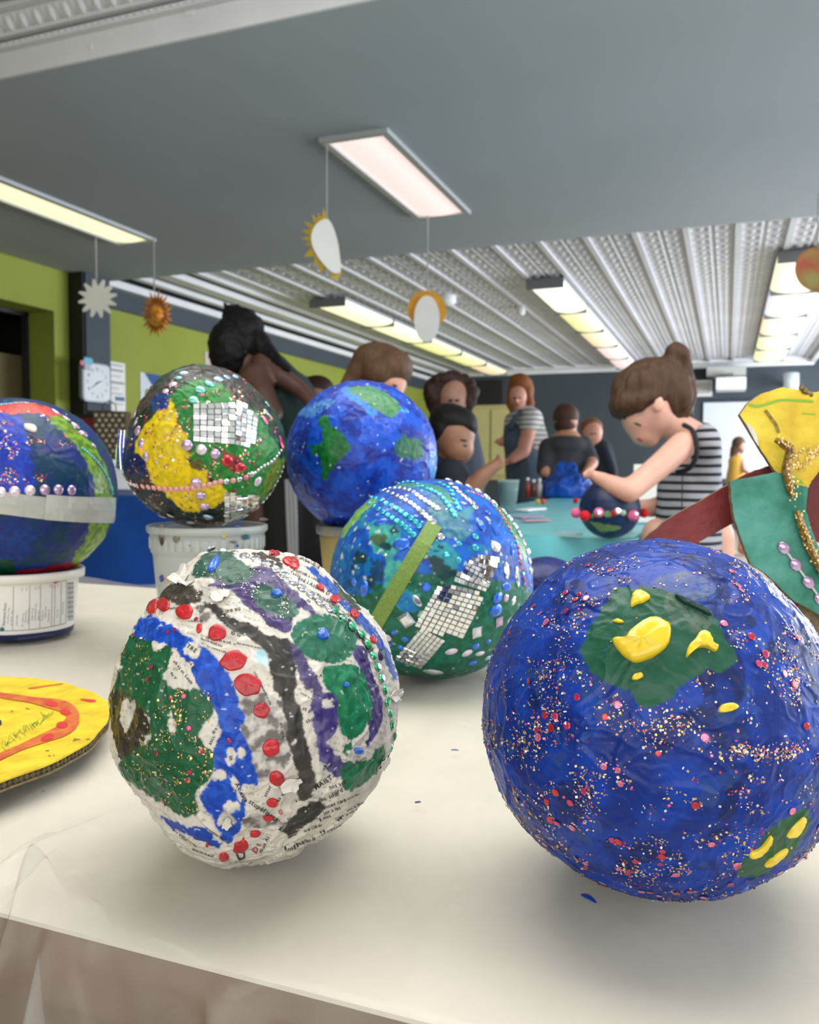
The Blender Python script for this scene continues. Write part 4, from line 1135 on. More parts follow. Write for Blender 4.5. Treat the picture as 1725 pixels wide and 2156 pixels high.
for i, d in enumerate(sq):
    nn = gB.normal(d[None])[0]; p = gB.surf(d[None], 0.0004)[0]
    x = unit(np.cross(nn, [0.3, 0.1, 0.9])); y = np.cross(nn, x); s_ = rs.uniform(0.0011, 0.0017)
    inst('sequin', gem('hex', ('magenta', 'pink', 'red')[i % 3]), rB, frame_mat(p, x, y, nn, s_, s_, 0.0004))
# ---- jewelled globe, middle
c3 = lambda x, y: (680 + x * 0.26667, 990 + y * 0.26667)
gJ = Globe(908, 1216, 210, seed=15, lump=0.016, wrinkle=0.006, strips=0.004, sil=[(0, 1.0), (45, 0.985), (90, 0.98), (135, 1.0), (180, 1.01), (225, 1.02), (270, 1.0), (315, 1.02)])
rJ = globe_root('jewelled_globe', gJ, 'blue and green ball covered in gems with a green ribbon and mirror tiles', 'globes on the white table')
polysJ = [(poly_uv(gJ, p, c3), c, cc, th) for p, c, cc, th in (
    ([(40, 900), (400, 900), (900, 800), (1500, 900), (1650, 1000), (1500, 1500), (1000, 1700), (500, 1700), (150, 1300)], (14, 88, 62), (20, 110, 90), -0.6),
    ([(360, 420), (520, 430), (640, 560), (560, 700), (700, 760), (640, 900), (760, 1000), (600, 1100), (480, 900), (520, 700), (400, 640)], (70, 170, 150), (40, 140, 150), -0.4),
    ([(60, 560), (300, 620), (420, 760), (300, 840), (380, 960), (200, 1000), (60, 850)], (10, 74, 150), (20, 110, 170), -0.4),
    ([(130, 520), (140, 440), (370, 230), (420, 240), (240, 420), (180, 520)], (120, 170, 80), (90, 150, 90), -0.8),
    ([(850, 220), (980, 260), (1180, 420), (1120, 560), (980, 520), (860, 420)], (70, 130, 140), (30, 100, 140), -0.4),
    ([(820, 560), (980, 560), (1080, 700), (1030, 800), (900, 740), (810, 650)], (50, 150, 165), (40, 130, 150), -0.7),
    ([(800, 650), (1030, 800), (1020, 860), (930, 870)], (14, 60, 60), None, None),
    ([(560, 120), (760, 100), (940, 130), (1040, 260), (960, 240), (840, 150)], (60, 140, 90), (40, 120, 110), -0.4),
    ([(1300, 180), (1480, 330), (1600, 560), (1590, 760), (1520, 560), (1400, 360)], (60, 130, 70), (40, 120, 90), -0.5),
    ([(580, 1000), (700, 980), (760, 1100), (640, 1120)], (30, 120, 190), None, -0.3),
    ([(420, 500), (500, 520), (480, 600), (380, 560)], (70, 96, 70), None, -0.4))]
dark_spots = [gJ.uv(gJ.pix(np.array([c3(*q) for q in ell(x, y, r_, r_ * 0.8, 0, 10, 0.15, x)]))) for x, y, r_ in ((430, 815, 75), (500, 600, 45), (440, 740, 50), (290, 690, 60), (250, 760, 40), (930, 600, 25), (900, 650, 18), (560, 480, 35), (200, 900, 40), (380, 880, 45))]
def paintJ(D, uvw, uv):
    n = len(D); col = np.zeros((n, 3))
    layer(col, np.ones(n), (12, 66, 158), D, 0.2, 5, 1, (18, 100, 200))
    layer(col, (fbm(D, 4, 2, 4) > 0.45) * 1.0, (30, 130, 150), D, 0.2, 7, 3, (20, 100, 170))
    for k, (pl_, c, cc, th) in enumerate(polysJ): layer(col, soft_poly(uvw, pl_), c, D, 0.2, 16, 20 + k, cc, th)
    for k, pl_ in enumerate(dark_spots): layer(col, soft_poly(uvw, pl_), (10, 62, 72) if k % 2 else (12, 66, 110), D, 0.2, 16, k)
    w_ = sstep(0.72, 0.8, fbm(D, 13, 3, 91))[:, None]
    return np.clip(col * (1 - w_) + lin((190, 200, 200)) * w_, 0, 1)
shell(gJ, rJ, 7, paintJ, M_gloss, warp=0.03, wscale=10)
s3 = 0.26667
string(gJ, rJ, 'turquoise_gem', 'round', ['turquoise'], [(375, 205), (470, 250), (560, 290), (640, 345), (720, 400), (757, 442)], 11, 5.6, c3, 6.6)
string(gJ, rJ, 'turquoise_gem', 'round', ['turquoise'], [(365, 265), (450, 315), (550, 380), (630, 435), (715, 512)], 11, 5.4, c3, 6.4)
string(gJ, rJ, 'clear_gem', 'round', ['clear'], [(475, 158), (560, 192), (640, 230), (720, 280), (790, 340), (872, 410)], 13, 4.6, c3, 7.0)
string(gJ, rJ, 'clear_gem', 'round', ['clear'], [(490, 148), (600, 142), (700, 165), (760, 210), (840, 260), (900, 300)], 13, 4.6, c3, 6.6)
put(gJ, rJ, 'clear_gem', 'round', 'clear', *c3(930, 525), 7.5)
string(gJ, rJ, 'turquoise_gem', 'round', ['turquoise'], [(590, 88), (700, 92), (800, 135), (900, 180), (960, 235), (1010, 305), (1040, 355)], 15, 4.6, c3, 6.4)
string(gJ, rJ, 'turquoise_gem', 'round', ['turquoise'], [(920, 100), (1000, 145), (1030, 205), (1050, 255), (1072, 300)], 8, 4.8, c3, 6.2)
string(gJ, rJ, 'clear_gem', 'round', ['clear'], [(1010, 110), (1060, 155), (1120, 210), (1170, 250), (1205, 295)], 7, 6.4, c3)
string(gJ, rJ, 'clear_gem', 'oval', ['clear'], [(990, 82), (1070, 97), (1150, 132), (1230, 157), (1310, 182), (1385, 217)], 6, 9.4, c3)
string(gJ, rJ, 'clear_gem', 'oval', ['clear'], [(1438, 310), (1480, 385), (1528, 455), (1568, 530), (1600, 605), (1628, 695), (1640, 790)], 8, 8.6, c3)
string(gJ, rJ, 'coloured_gem', 'round', ['pink', 'red', 'pink', 'green', 'red', 'turquoise', 'red', 'magenta'], [(1180, 175), (1250, 205), (1310, 240), (1370, 300), (1420, 365), (1460, 430), (1510, 520), (1545, 620), (1560, 720), (1580, 820), (1590, 900)], 22, 4.4, c3)
for shp, colr, x, y, a, b, rot in [('leaf', 'blue', 457, 410, 58, 26, 18), ('hex', 'blue', 620, 585, 66, 44, 5), ('leaf', 'blue', 330, 935, 66, 38, 75), ('round', 'blue', 815, 925, 34, 34, 0), ('round', 'blue', 250, 885, 30, 30, 0), ('leaf', 'blue', 1245, 425, 62, 34, -60), ('square', 'blue', 1365, 475, 28, 40, 5),
                                  ('leaf', 'blue', 1500, 620, 60, 28, 85), ('oval', 'clear', 1365, 602, 44, 42, 0), ('oval', 'clear', 1450, 790, 26, 64, 0), ('oval', 'clear', 1535, 840, 28, 78, 5), ('hex', 'blue', 1448, 920, 50, 32, 0), ('leaf', 'blue', 1380, 1005, 52, 38, 40), ('leaf', 'blue', 1362, 1105, 55, 46, 50),
                                  ('square', 'clear', 660, 1180, 50, 50, 30), ('square', 'clear', 1217, 1280, 38, 44, 15), ('square', 'lavender', 1392, 1197, 32, 38, 20), ('round', 'turquoise', 977, 670, 23, 23, 0), ('round', 'turquoise', 1070, 712, 23, 23, 0), ('round', 'turquoise', 1075, 582, 20, 20, 0),
                                  ('round', 'turquoise', 1203, 612, 26, 26, 0), ('round', 'turquoise', 1205, 525, 24, 24, 0), ('round', 'blue', 1300, 335, 22, 22, 0), ('oval', 'pearl', 1015, 1430, 46, 28, 15), ('oval', 'pearl', 1140, 1442, 44, 28, 15), ('oval', 'pearl', 1240, 1446, 40, 24, 10), ('oval', 'clear', 872, 1590, 80, 34, 0),
                                  ('round', 'blue', 560, 1280, 22, 22, 0), ('round', 'blue', 650, 1335, 26, 24, 0), ('round', 'blue', 525, 1380, 22, 20, 0), ('round', 'blue', 615, 1400, 24, 22, 0), ('round', 'pearl', 508, 1322, 34, 32, 0), ('round', 'blue', 528, 1462, 22, 20, 0), ('round', 'blue', 1208, 1390, 32, 26, 0), ('round', 'blue', 1305, 1352, 24, 20, 0),
                                  ('hex', 'blue', 1180, 1520, 44, 26, 0), ('round', 'lavender', 1445, 1010, 26, 30, 0), ('oval', 'clear', 1505, 1030, 22, 34, -20), ('hex', 'clear', 745, 1030, 22, 48, 35), ('oval', 'ice', 1300, 1480, 30, 26, 0), ('oval', 'ice', 580, 1620, 40, 18, 0), ('round', 'red', 1600, 900, 20, 26, 0), ('oval', 'clear', 490, 670, 16, 10, 20)]:
    put(gJ, rJ, shp + '_gem', shp, colr, *c3(x, y), a * s3, b * s3, rot)
M_ribbon = mat('green_glitter_ribbon', (124, 156, 70), 0.45, var=0.25, vscale=900, bump=0.3, bscale=1500)
strip_patch(gJ, 'green_ribbon', [c3(885, 428), (c3(640, 830)), c3(412, 1222)], 33, 0.0012, M_ribbon, rJ, n=22)
tiles(gJ, rJ, ((780, 1235), (965, 1345), (775, 1565), (565, 1490)), 6, 8, c3, 1)
tiles(gJ, rJ, ((925, 880), (1290, 965), (1085, 1365), (720, 1225)), 8, 11, c3, 2, skip=[(7, 0), (0, 0)] + [(6, 10), (7, 10), (5, 10)])
tiles(gJ, rJ, ((1060, 790), (1300, 900), (1285, 960), (1025, 880)), 7, 2, c3, 5)
tiles(gJ, rJ, ((1185, 660), (1395, 690), (1305, 935), (1100, 800)), 6, 6, c3, 3, skip=[(0, 0)])
rs = np.random.RandomState(4)
qg = np.c_[rs.uniform(60, 1500, 500), rs.uniform(200, 1100, 500)]
Dg = gJ.pix(np.array([c3(*p) for p in qg])); Dg = Dg[fbm(Dg, 6, 2, 3) > 0.25]
glitter(gJ, 'glitter', Dg, rs.uniform(0.0003, 0.0007, len(Dg)), np.stack([GOLD, WHITEG, lin((90, 200, 220))])[rs.randint(0, 3, len(Dg))], M_glit, rJ, 5)

# ---- yellow-green mirror globe on a clear tub
c4 = lambda x, y: (230 + x * 0.22727, 750 + y * 0.22727)
gD = Globe(428, 943, 172, Z=0.846, seed=23, lump=0.018, wrinkle=0.012, strips=0.007, sil=[(0, 1.0), (45, 0.96), (75, 0.99), (95, 1.01), (120, 0.98), (135, 0.92), (155, 0.885), (172, 0.88), (186, 0.94), (200, 0.985), (225, 0.96), (270, 0.97), (315, 0.96)])
rD = globe_root('mirror_globe', gD, 'yellow, green and black ball with mirror tiles and pink beads on a clear tub', 'globes standing on tubs')
polysD = [(poly_uv(gD, p, c4), c, cc, th) for p, c, cc, th in (
    ([(120, 1020), (330, 1000), (430, 1180), (600, 1330), (700, 1480), (1060, 1400), (1060, 1600), (500, 1600), (200, 1350), (100, 1120)], (18, 30, 34), (30, 50, 52), None),
    ([(90, 700), (200, 640), (260, 760), (330, 960), (360, 1100), (120, 1060)], (10, 26, 84), (16, 50, 70), None),
    ([(560, 380), (760, 240), (1050, 260), (1180, 440), (1380, 500), (1480, 700), (1580, 850), (1500, 1300), (1300, 1300), (1060, 1250), (900, 1050), (720, 900), (680, 700)], (18, 104, 44), (40, 130, 50), -0.55),
    ([(330, 640), (470, 480), (560, 390), (640, 640), (720, 760), (680, 840), (770, 900), (720, 980), (900, 1030), (915, 1150), (1080, 1210), (1070, 1340), (960, 1400), (740, 1450), (620, 1390), (560, 1310), (420, 1170), (330, 960), (235, 850)], (222, 196, 20), (190, 170, 14), -0.8),
    ([(1480, 1000), (1600, 950), (1640, 1150), (1560, 1350), (1440, 1420), (1420, 1250)], (110, 130, 20), (50, 96, 30), -0.4),
    ([(270, 420), (480, 240), (640, 150), (960, 80), (1230, 200), (1420, 430), (1480, 590), (1330, 500), (1180, 450), (1050, 250), (700, 225), (560, 300), (300, 520)], (66, 66, 64), (44, 44, 44), -0.8),
    ([(800, 145), (870, 120), (940, 135), (900, 165), (820, 165)], (4, 4, 5), None, None),  # hole at the top, its inner shade painted on as near-black
    ([(400, 400), (540, 330), (540, 450), (420, 500)], (20, 52, 120), (30, 70, 110), -0.2),
    ([(1040, 900), (1140, 920), (1260, 1010), (1280, 1060), (1100, 1060)], (150, 50, 50), (110, 40, 44), -0.1),
    ([(720, 980), (860, 960), (880, 1040), (760, 1050)], (90, 80, 30), None, -0.3))]
def paintD(D, uvw, uv):
    n = len(D); col = np.zeros((n, 3))
    layer(col, np.ones(n), (24, 66, 40), D, 0.3, 5, 1, (22, 34, 36))
    for k, (pl_, c, cc, th) in enumerate(polysD): layer(col, soft_poly(uvw, pl_), c, D, 0.25, 16, 3 + k, cc, th)
    sp = sstep(0.6, 0.72, fbm(D, 14, 3, 66))[:, None] * (0.5 + 0.5 * (fbm(D, 3, 1, 8) > 0))[:, None]
    return np.clip(col * (1 - sp) + lin((120, 50, 44)) * sp, 0, 1)
shell(gD, rD, 7, paintD, M_gloss, warp=0.04, wscale=9)
s4 = 0.22727
tiles(gD, rD, ((775, 440), (1175, 432), (1165, 820), (775, 788)), 6, 7, c4, 11, jit=0.05)
tiles(gD, rD, ((1175, 405), (1388, 500), (1342, 855), (1165, 820)), 4, 9, c4, 12, skip=[(2, 0), (3, 0), (3, 8)], jit=0.05)
tiles(gD, rD, ((1062, 1258), (1385, 1262), (1382, 1462), (1065, 1562)), 6, 10, c4, 13, skip=[(2, 0), (3, 0), (4, 0), (5, 0), (3, 1), (4, 9), (5, 9), (5, 8), (4, 8)], jit=0.04)
# a sheet of tiles sticking out past the side
M_tileback = mat('tile_sheet', (120, 150, 110), 0.15, metal=0.8)
pa = [P(*c4(205, 675), gD.Z - 0.022), P(*c4(178, 870), gD.Z - 0.024), P(*c4(190, 1055), gD.Z - 0.022), P(*c4(62, 1035), gD.Z + 0.0), P(*c4(58, 880), gD.Z + 0.0), P(*c4(80, 760), gD.Z + 0.0), P(*c4(100, 690), gD.Z - 0.002)]
add('tile_sheet', *plate(pa, BACK, 0.0015), M_tileback, rD)
for j in range(9):
    for i in range(3):
        u_, v_ = (i + 0.5) / 3, (j + 0.5) / 9
        a = np.array(c4(85 + 95 * u_ - 12 * math.sin(v_ * 3), 700 + 335 * v_))
        p = P(a[0], a[1], gD.Z + 0.0 - 0.026 * u_ - 0.003)
        xx = unit(RIGHT * 0.75 + BACK * 0.66); nn = unit(np.cross(xx, UP)); nn = nn if nn @ BACK > 0 else -nn
        inst('mirror_tile', ME_tile, rD, frame_mat(p, xx, UP, nn, 0.0030, 0.0038, 0.0012))
string(gD, rD, 'pink_bead', 'pearl', ['pinkpearl'], [(260, 1198), (370, 1212), (520, 1228), (650, 1230), (790, 1222), (900, 1195), (1030, 1160)], 16, 6.0, c4)
string(gD, rD, 'pink_bead', 'pearl', ['clear', 'pinkpearl', 'clear', 'pink'], [(1085, 1158), (1140, 1152), (1200, 1142), (1260, 1125), (1320, 1092)], 5, 6.0, c4)
string(gD, rD, 'silver_bead', 'pearl', ['clear'], [(1350, 1080), (1420, 1025), (1500, 980), (1555, 925), (1592, 870)], 10, 4.0, c4)
string(gD, rD, 'silver_bead', 'pearl', ['clear'], [(112, 1110), (150, 1145), (190, 1175), (232, 1192)], 5, 5.0, c4)
string(gD, rD, 'silver_bead', 'pearl', ['clear'], [(1640, 1030), (1635, 1150), (1590, 1260), (1560, 1330), (1490, 1410)], 9, 4.2, c4)
for shp, colr, x, y, a, b in [('pearl', 'lavender', 240, 535, 20, 46), ('pearl', 'lavender', 248, 608, 24, 42), ('pearl', 'lavender', 268, 692, 40, 46), ('pearl', 'lavender', 297, 806, 40, 44), ('pearl', 'lavender', 340, 932, 30, 42), ('pearl', 'lavender', 720, 825, 50, 48), ('pearl', 'pearl', 853, 866, 46, 46), ('pearl', 'lavender', 980, 906, 44, 44),
                              ('pearl', 'pearl', 1375, 1160, 40, 48), ('pearl', 'lavender', 800, 1166, 46, 38), ('pearl', 'lavender', 846, 1294, 46, 44), ('pearl', 'lavender', 880, 1394, 46, 44), ('pearl', 'ice', 915, 1485, 46, 38), ('pearl', 'pink', 1442, 592, 30, 52), ('pearl', 'pinkpearl', 1490, 560, 22, 40), ('pearl', 'ice', 1452, 520, 30, 36), ('pearl', 'ice', 1462, 445, 22, 32),
                              ('pearl', 'mint', 930, 256, 48, 38), ('pearl', 'mint', 840, 312, 46, 36), ('pearl', 'ice', 1012, 214, 50, 30), ('pearl', 'ice', 1092, 196, 46, 28), ('pearl', 'ice', 1172, 184, 46, 28), ('pearl', 'mint', 636, 203, 42, 26), ('pearl', 'ice', 690, 157, 42, 24), ('pearl', 'pearl', 590, 262, 40, 26), ('pearl', 'pearl', 524, 326, 40, 26), ('pearl', 'mint', 780, 405, 44, 42),
                              ('oval', 'pearl', 568, 1472, 44, 32), ('oval', 'clear', 755, 1538, 46, 22), ('round', 'red', 1092, 966, 52, 50), ('round', 'red', 1214, 1030, 52, 42), ('oval', 'magenta', 1595, 800, 32, 70), ('round', 'red', 1110, 140, 30, 14), ('pearl', 'pearl', 220, 1275, 20, 40), ('oval', 'clear', 1575, 1290, 24, 50), ('oval', 'pearl', 470, 1525, 50, 24), ('oval', 'pearl', 1440, 1500, 40, 20), ('round', 'pink', 1395, 778, 18, 20), ('round', 'pink', 858, 355, 20, 18), ('round', 'pink', 1300, 975, 14, 14)]:
    put(gD, rD, 'stick_on_gem', shp, colr, *c4(x, y), a * s4, b * s4)
# torn flap of paper at the top left
flap = [P(*c4(*p), gD.Z - 0.045 + dz) for p, dz in (((275, 425), 0.03), ((390, 300), 0.022), ((560, 195), 0.012), ((750, 125), 0.006), ((700, 175), 0.0), ((590, 205), 0.0), ((555, 270), -0.002), ((430, 355), 0.006))]
add('torn_paper_flap', *plate(flap, BACK, 0.0015), mat('dark_painted_paper', (70, 76, 70), 0.35, var=0.3, vscale=40, coat=0.3), rD)
qg = np.c_[rs.uniform(150, 1560, 2300), rs.uniform(180, 1550, 2300)]
Dg = gD.pix(np.array([c4(*p) for p in qg])); Dg = Dg[fbm(Dg, 5, 2, 33) > 0.05]
glitter(gD, 'glitter', Dg, rs.uniform(0.0005, 0.0011, len(Dg)), np.stack([GOLD, PINKG, WHITEG, lin((170, 50, 50))])[rs.randint(0, 4, len(Dg))], M_glit, rD, 6)

# clear deli tub under it
M_tub = mat('clear_tub_plastic', (206, 212, 208), 0.22, alpha=0.55, var=0.06, vscale=30, coat=0.2)
tc_ = np.array([gD.C[0], gD.C[1], TZ + 0.004]) + RIGHT_H * 0.004
zr = on_y(438, 1104, (P(438, 1104, 0.846))[1])[2] - tc_[2]
r_t = root('plastic_tub', tc_, 'clear plastic deli tub with paint drips under the mirror-tiled ball', 'tub')
add('tub_wall', *lathe([(0.001, 0.0), (0.042, 0.0), (0.045, 0.003), (0.0545, zr - 0.030), (0.0545, zr - 0.028), (0.0565, zr - 0.027), (0.0575, zr - 0.006), (0.0550, zr - 0.006), (0.053, zr - 0.030), (0.043, 0.005), (0.001, 0.004)], tc_, 56), M_tub, r_t, smooth=True)
add('rim', *lathe([(0.0585, zr - 0.008), (0.0605, zr - 0.006), (0.0605, zr - 0.001), (0.0585, zr), (0.056, zr - 0.001), (0.056, zr - 0.008), (0.0585, zr - 0.008)], tc_, 56), M_tub, r_t, smooth=True)
for i in range(44):
    t = 2 * math.pi * i / 44
    c = tc_ + np.array([math.cos(t) * 0.0572, math.sin(t) * 0.0572, zr - 0.0175])
    add('rim_rib', *obox(c, (-math.sin(t), math.cos(t), 0), (math.cos(t), math.sin(t), 0), (0, 0, 1), 0.0022, 0.0006, 0.0052), M_tub, r_t)
M_drips = {k: mat('drip_' + k, c, 0.3, coat=0.3) for k, c in (('black', (44, 42, 40)), ('blue', (24, 60, 150)), ('yellow', (214, 190, 40)), ('grey', (110, 108, 100)), ('orange', (220, 150, 90)), ('teal', (40, 100, 110)))}
def on_cyl(c, rad, px, py):
    """first hit of the pixel's ray on a vertical cylinder"""
    d = ray(px, py); o = CAM - np.array(c)
    A = d[0] ** 2 + d[1] ** 2; B = o[0] * d[0] + o[1] * d[1]; Cc = o[0] ** 2 + o[1] ** 2 - rad ** 2
    t = (-B - math.sqrt(max(B * B - A * Cc, 0))) / A
    return CAM + d * t
def cyl_patch(name, c, rad, outline, m, parent, h=0.0006, rad_z=None):
    q = spline(np.asarray(outline, float), 22, True); cen = q.mean(0); V = []
    for s_, hh in ((1.0, -0.0004), (0.9, 1.0), (0.4, 1.2), (0.001, 1.2)):
        for p in cen + (q - cen) * s_:
            rr_ = rad
            if rad_z is not None:
                for it in range(3):
                    w_ = on_cyl(c, rr_, *p); rr_ = rad_z(w_[2])
            w_ = on_cyl(c, rr_, *p)
            n_ = unit(np.array([w_[0] - c[0], w_[1] - c[1], 0])); V.append(w_ + n_ * (h * hh + 0.0002))
    n = len(q)
    F = [(i * n + j, (i + 1) * n + j, (i + 1) * n + (j + 1) % n, i * n + (j + 1) % n) for i in range(3) for j in range(n)]
    return add(name, V, F, m, parent, smooth=True)
tubr = lambda z: float(np.interp(z - tc_[2], [0, zr - 0.030, zr - 0.027, zr], [0.044, 0.0546, 0.0572, 0.0585]))
for k, x, y, a, b in (('grey', 482, 1640, 24, 90), ('black', 490, 1700, 16, 60), ('grey', 620, 1690, 28, 40), ('yellow', 1062, 1665, 22, 18), ('blue', 1190, 1590, 34, 20), ('teal', 1265, 1665, 40, 34), ('grey', 1145, 1720, 34, 12), ('blue', 1186, 1755, 12, 14), ('blue', 490, 2060, 20, 36), ('orange', 540, 2065, 26, 20), ('blue', 745, 1755, 6, 8), ('grey', 1430, 1510, 40, 16)):
    a0, b0 = c4(x, y)
    cyl_patch('paint_drip', tc_, 0.055, ell(a0, b0, a * s4, b * s4, 0, 10, 0.15, x), M_drips[k], r_t, rad_z=tubr)

# ---- blue earth globe on a cream tub
c6 = lambda x, y: (590 + x * 0.20290, 790 + y * 0.20290)
gE = Globe(762, 962, 158, Z=0.985, seed=31, lump=0.012, wrinkle=0.010, strips=0.005)
rE = globe_root('earth_globe', gE, 'plain blue earth ball with three green continents on a cream tub', 'globes standing on tubs')
polysE = [poly_uv(gE, p, c6) for p in ([(480, 420), (530, 520), (640, 600), (690, 680), (740, 740), (640, 850), (560, 960), (500, 1095), (440, 1040), (420, 900), (340, 800), (290, 730), (420, 690), (440, 600), (390, 480)],
                                       [(1270, 600), (1330, 640), (1470, 680), (1485, 860), (1330, 860), (1180, 830), (1200, 740)], [(700, 140), (880, 115), (1080, 170), (1200, 280), (1255, 375), (1150, 425), (1000, 370), (860, 260)],
                                       [(620, 160), (760, 110), (900, 270), (1010, 390), (940, 420), (840, 330), (700, 230)], [(1230, 300), (1330, 380), (1240, 380)], [(880, 420), (1100, 440), (1280, 380), (1200, 560), (860, 700), (830, 560)], [(1560, 850), (1640, 760), (1660, 1000), (1560, 1060)],
                                       [(200, 380), (480, 240), (560, 280), (320, 440)])]
def paintE(D, uvw, uv):
    n = len(D); col = np.zeros((n, 3))
    layer(col, np.ones(n), (6, 40, 140), D, 0.2, 5, 1, (10, 76, 190))
    lo = sstep(0.1, -0.7, uv[:, 1]) * 0.0
    for k, (c, cc, th) in enumerate((((14, 92, 40), (24, 110, 50), -0.8), ((24, 88, 60), (30, 100, 70), -0.7), ((52, 120, 70), (70, 130, 90), -0.7), ((30, 130, 190), (20, 110, 200), -0.2), ((60, 150, 210), None, -0.1), ((40, 86, 196), (70, 100, 210), -0.1), ((16, 120, 200), None, -0.2), ((60, 120, 180), None, -0.0))):
        pass
    order = [3, 4, 5, 6, 7, 0, 1, 2]
    sty = (((10, 88, 36), (22, 112, 50), -0.8), ((24, 88, 60), (30, 100, 70), -0.7), ((52, 120, 70), (70, 130, 90), -0.7), ((30, 130, 190), (20, 110, 200), -0.2), ((60, 150, 210), None, -0.1), ((34, 80, 196), (60, 96, 206), -0.1), ((16, 120, 200), None, -0.2), ((60, 120, 180), None, -0.0))
    for k in order: layer(col, soft_poly(uvw, polysE[k]), sty[k][0], D, 0.25, 16, 3 + k, sty[k][1], sty[k][2])
    w_ = sstep(0.80, 0.88, fbm(D, 16, 3, 13))[:, None]
    return np.clip(col * (1 - w_) + lin((190, 205, 215)) * w_, 0, 1)
shell(gE, rE, 7, paintE, M_gloss, warp=0.03, wscale=10)
M_creamtub = mat('cream_tub_plastic', (206, 182, 118), 0.4, var=0.06)
cE = np.array([gE.C[0], gE.C[1], TZ + 0.004])
zE = P(762, 1104, 0.985)[2] - cE[2]
rE2 = root('cream_tub', cE, 'cream plastic tub with blue paint around its rim under the earth ball', 'tub')
add('tub_wall', *lathe([(0.001, 0), (0.040, 0.0), (0.0505, zE - 0.006), (0.0485, zE - 0.006), (0.038, 0.003), (0.001, 0.003)], cE, 48), M_creamtub, rE2, smooth=True)
add('rim', *lathe([(0.0505, zE - 0.012), (0.054, zE - 0.010), (0.054, zE - 0.002), (0.051, zE), (0.048, zE - 0.006)], cE, 48), mat('blue_smeared_rim', (60, 96, 150), 0.4, var=0.5, vscale=50, rgb2=(170, 160, 120)), rE2, smooth=True)

# ---- left globe on a yogurt cup
c5 = lambda x, y: (x * 0.39453, 830 + y * 0.39453)
gL = Globe(44, 1032, 192, Z=0.935, seed=37, lump=0.010, wrinkle=0.007, strips=0.004)
rL = globe_root('taped_globe', gL, 'dark blue ball with lime stripe and white tape band on a yogurt cup', 'globes standing on tubs')
polysL = [(poly_uv(gL, p, c5), c, cc, th) for p, c, cc, th in (
    ([(-300, 150), (60, 110), (140, 200), (160, 330), (150, 520), (-300, 520)], (10, 44, 150), (16, 60, 180), -0.7),
    ([(-300, 680), (120, 690), (200, 780), (60, 900), (-300, 920)], (8, 40, 110), (12, 56, 130), -0.6),
    ([(-20, 60), (120, 40), (210, 55), (330, 110), (370, 140), (260, 115), (140, 95), (40, 105), (-60, 120)], (186, 62, 54), (200, 84, 70), -0.6),
    ([(250, 130), (320, 120), (430, 210), (520, 310), (590, 440), (600, 560), (560, 760), (500, 850), (420, 920), (380, 900), (470, 740), (510, 560), (490, 430), (420, 290), (330, 200)], (120, 160, 30), (70, 110, 30), -0.75),
    ([(60, 950), (200, 930), (420, 900), (420, 960), (200, 985), (60, 990)], (150, 20, 30), (120, 16, 26), -0.4),
    ([(-300, 880), (40, 880), (70, 960), (-100, 980)], (12, 60, 44), None, -0.4),
    ([(500, 330), (560, 400), (600, 520), (600, 560), (570, 480)], (90, 70, 40), (60, 100, 40), -0.1))]
def paintL(D, uvw, uv):
    n = len(D); col = np.zeros((n, 3))
    layer(col, np.ones(n), (8, 54, 84), D, 0.25, 5, 1, (14, 40, 110))
    for k, (pl_, c, cc, th) in enumerate(polysL): layer(col, soft_poly(uvw, pl_), c, D, 0.25, 16, 3 + k, cc, th)
    return np.clip(col, 0, 1)
shell(gL, rL, 7, paintL, M_gloss, warp=0.03, wscale=9)
M_tape = mat('white_tape', (196, 198, 194), 0.35, var=0.18, vscale=14, alpha=0.9)
strip_patch(gL, 'tape_band', [c5(-95, 575), c5(0, 578), c5(200, 603), c5(400, 622), c5(600, 628)], 46, 0.0016, M_tape, rL, n=30)
strip_patch(gL, 'tape_overlap', [c5(240, 600), c5(400, 612), c5(605, 618)], 52, 0.0026, mat('clear_tape', (206, 208, 204), 0.25, alpha=0.75, var=0.1, vscale=20), rL, n=20)
s5 = 0.39453
for x, y in ((5, 524), (78, 520), (160, 515), (239, 511), (312, 511), (382, 513)):
    put(gL, rL, 'pearl_gem', 'pearl', 'pearl' if x < 200 else 'lavender', *c5(x, y), 25 * s5, 27 * s5)
string(gL, rL, 'turquoise_bead', 'pearl', ['turquoise'], [(440, 290), (500, 340), (550, 400), (585, 470), (600, 530)], 19, 2.9, c5)
string(gL, rL, 'ice_bead', 'pearl', ['ice', 'turquoise'], [(-20, 58), (40, 52), (100, 47), (150, 47)], 14, 2.4, c5)
for x, y, a, b in ((297, 94, 26, 15), (355, 130, 24, 12), (402, 167, 26, 16), (445, 212, 26, 20), (500, 275, 14, 14)):
    put(gL, rL, 'purple_gem', 'pearl', 'lavender', *c5(x, y), a * s5, b * s5, -40)
blob_patch(gL, 'white_scrap', [c5(*p) for p in ((130, 160), (175, 165), (195, 180), (190, 205), (150, 195), (130, 180))], 0.002, M_scrap, rL, n=16)
qg = np.c_[rs.uniform(-100, 420, 1600), rs.uniform(90, 480, 1600)]
Dg = gL.pix(np.array([c5(*p) for p in qg])); Dg = Dg[fbm(Dg, 5, 2, 39) > 0.15]
glitter(gL, 'glitter', Dg, rs.uniform(0.0005, 0.0010, len(Dg)), np.stack([GOLD, PINKG, WHITEG, MAG])[rs.randint(0, 4, len(Dg))], M_glit, rL, 7)
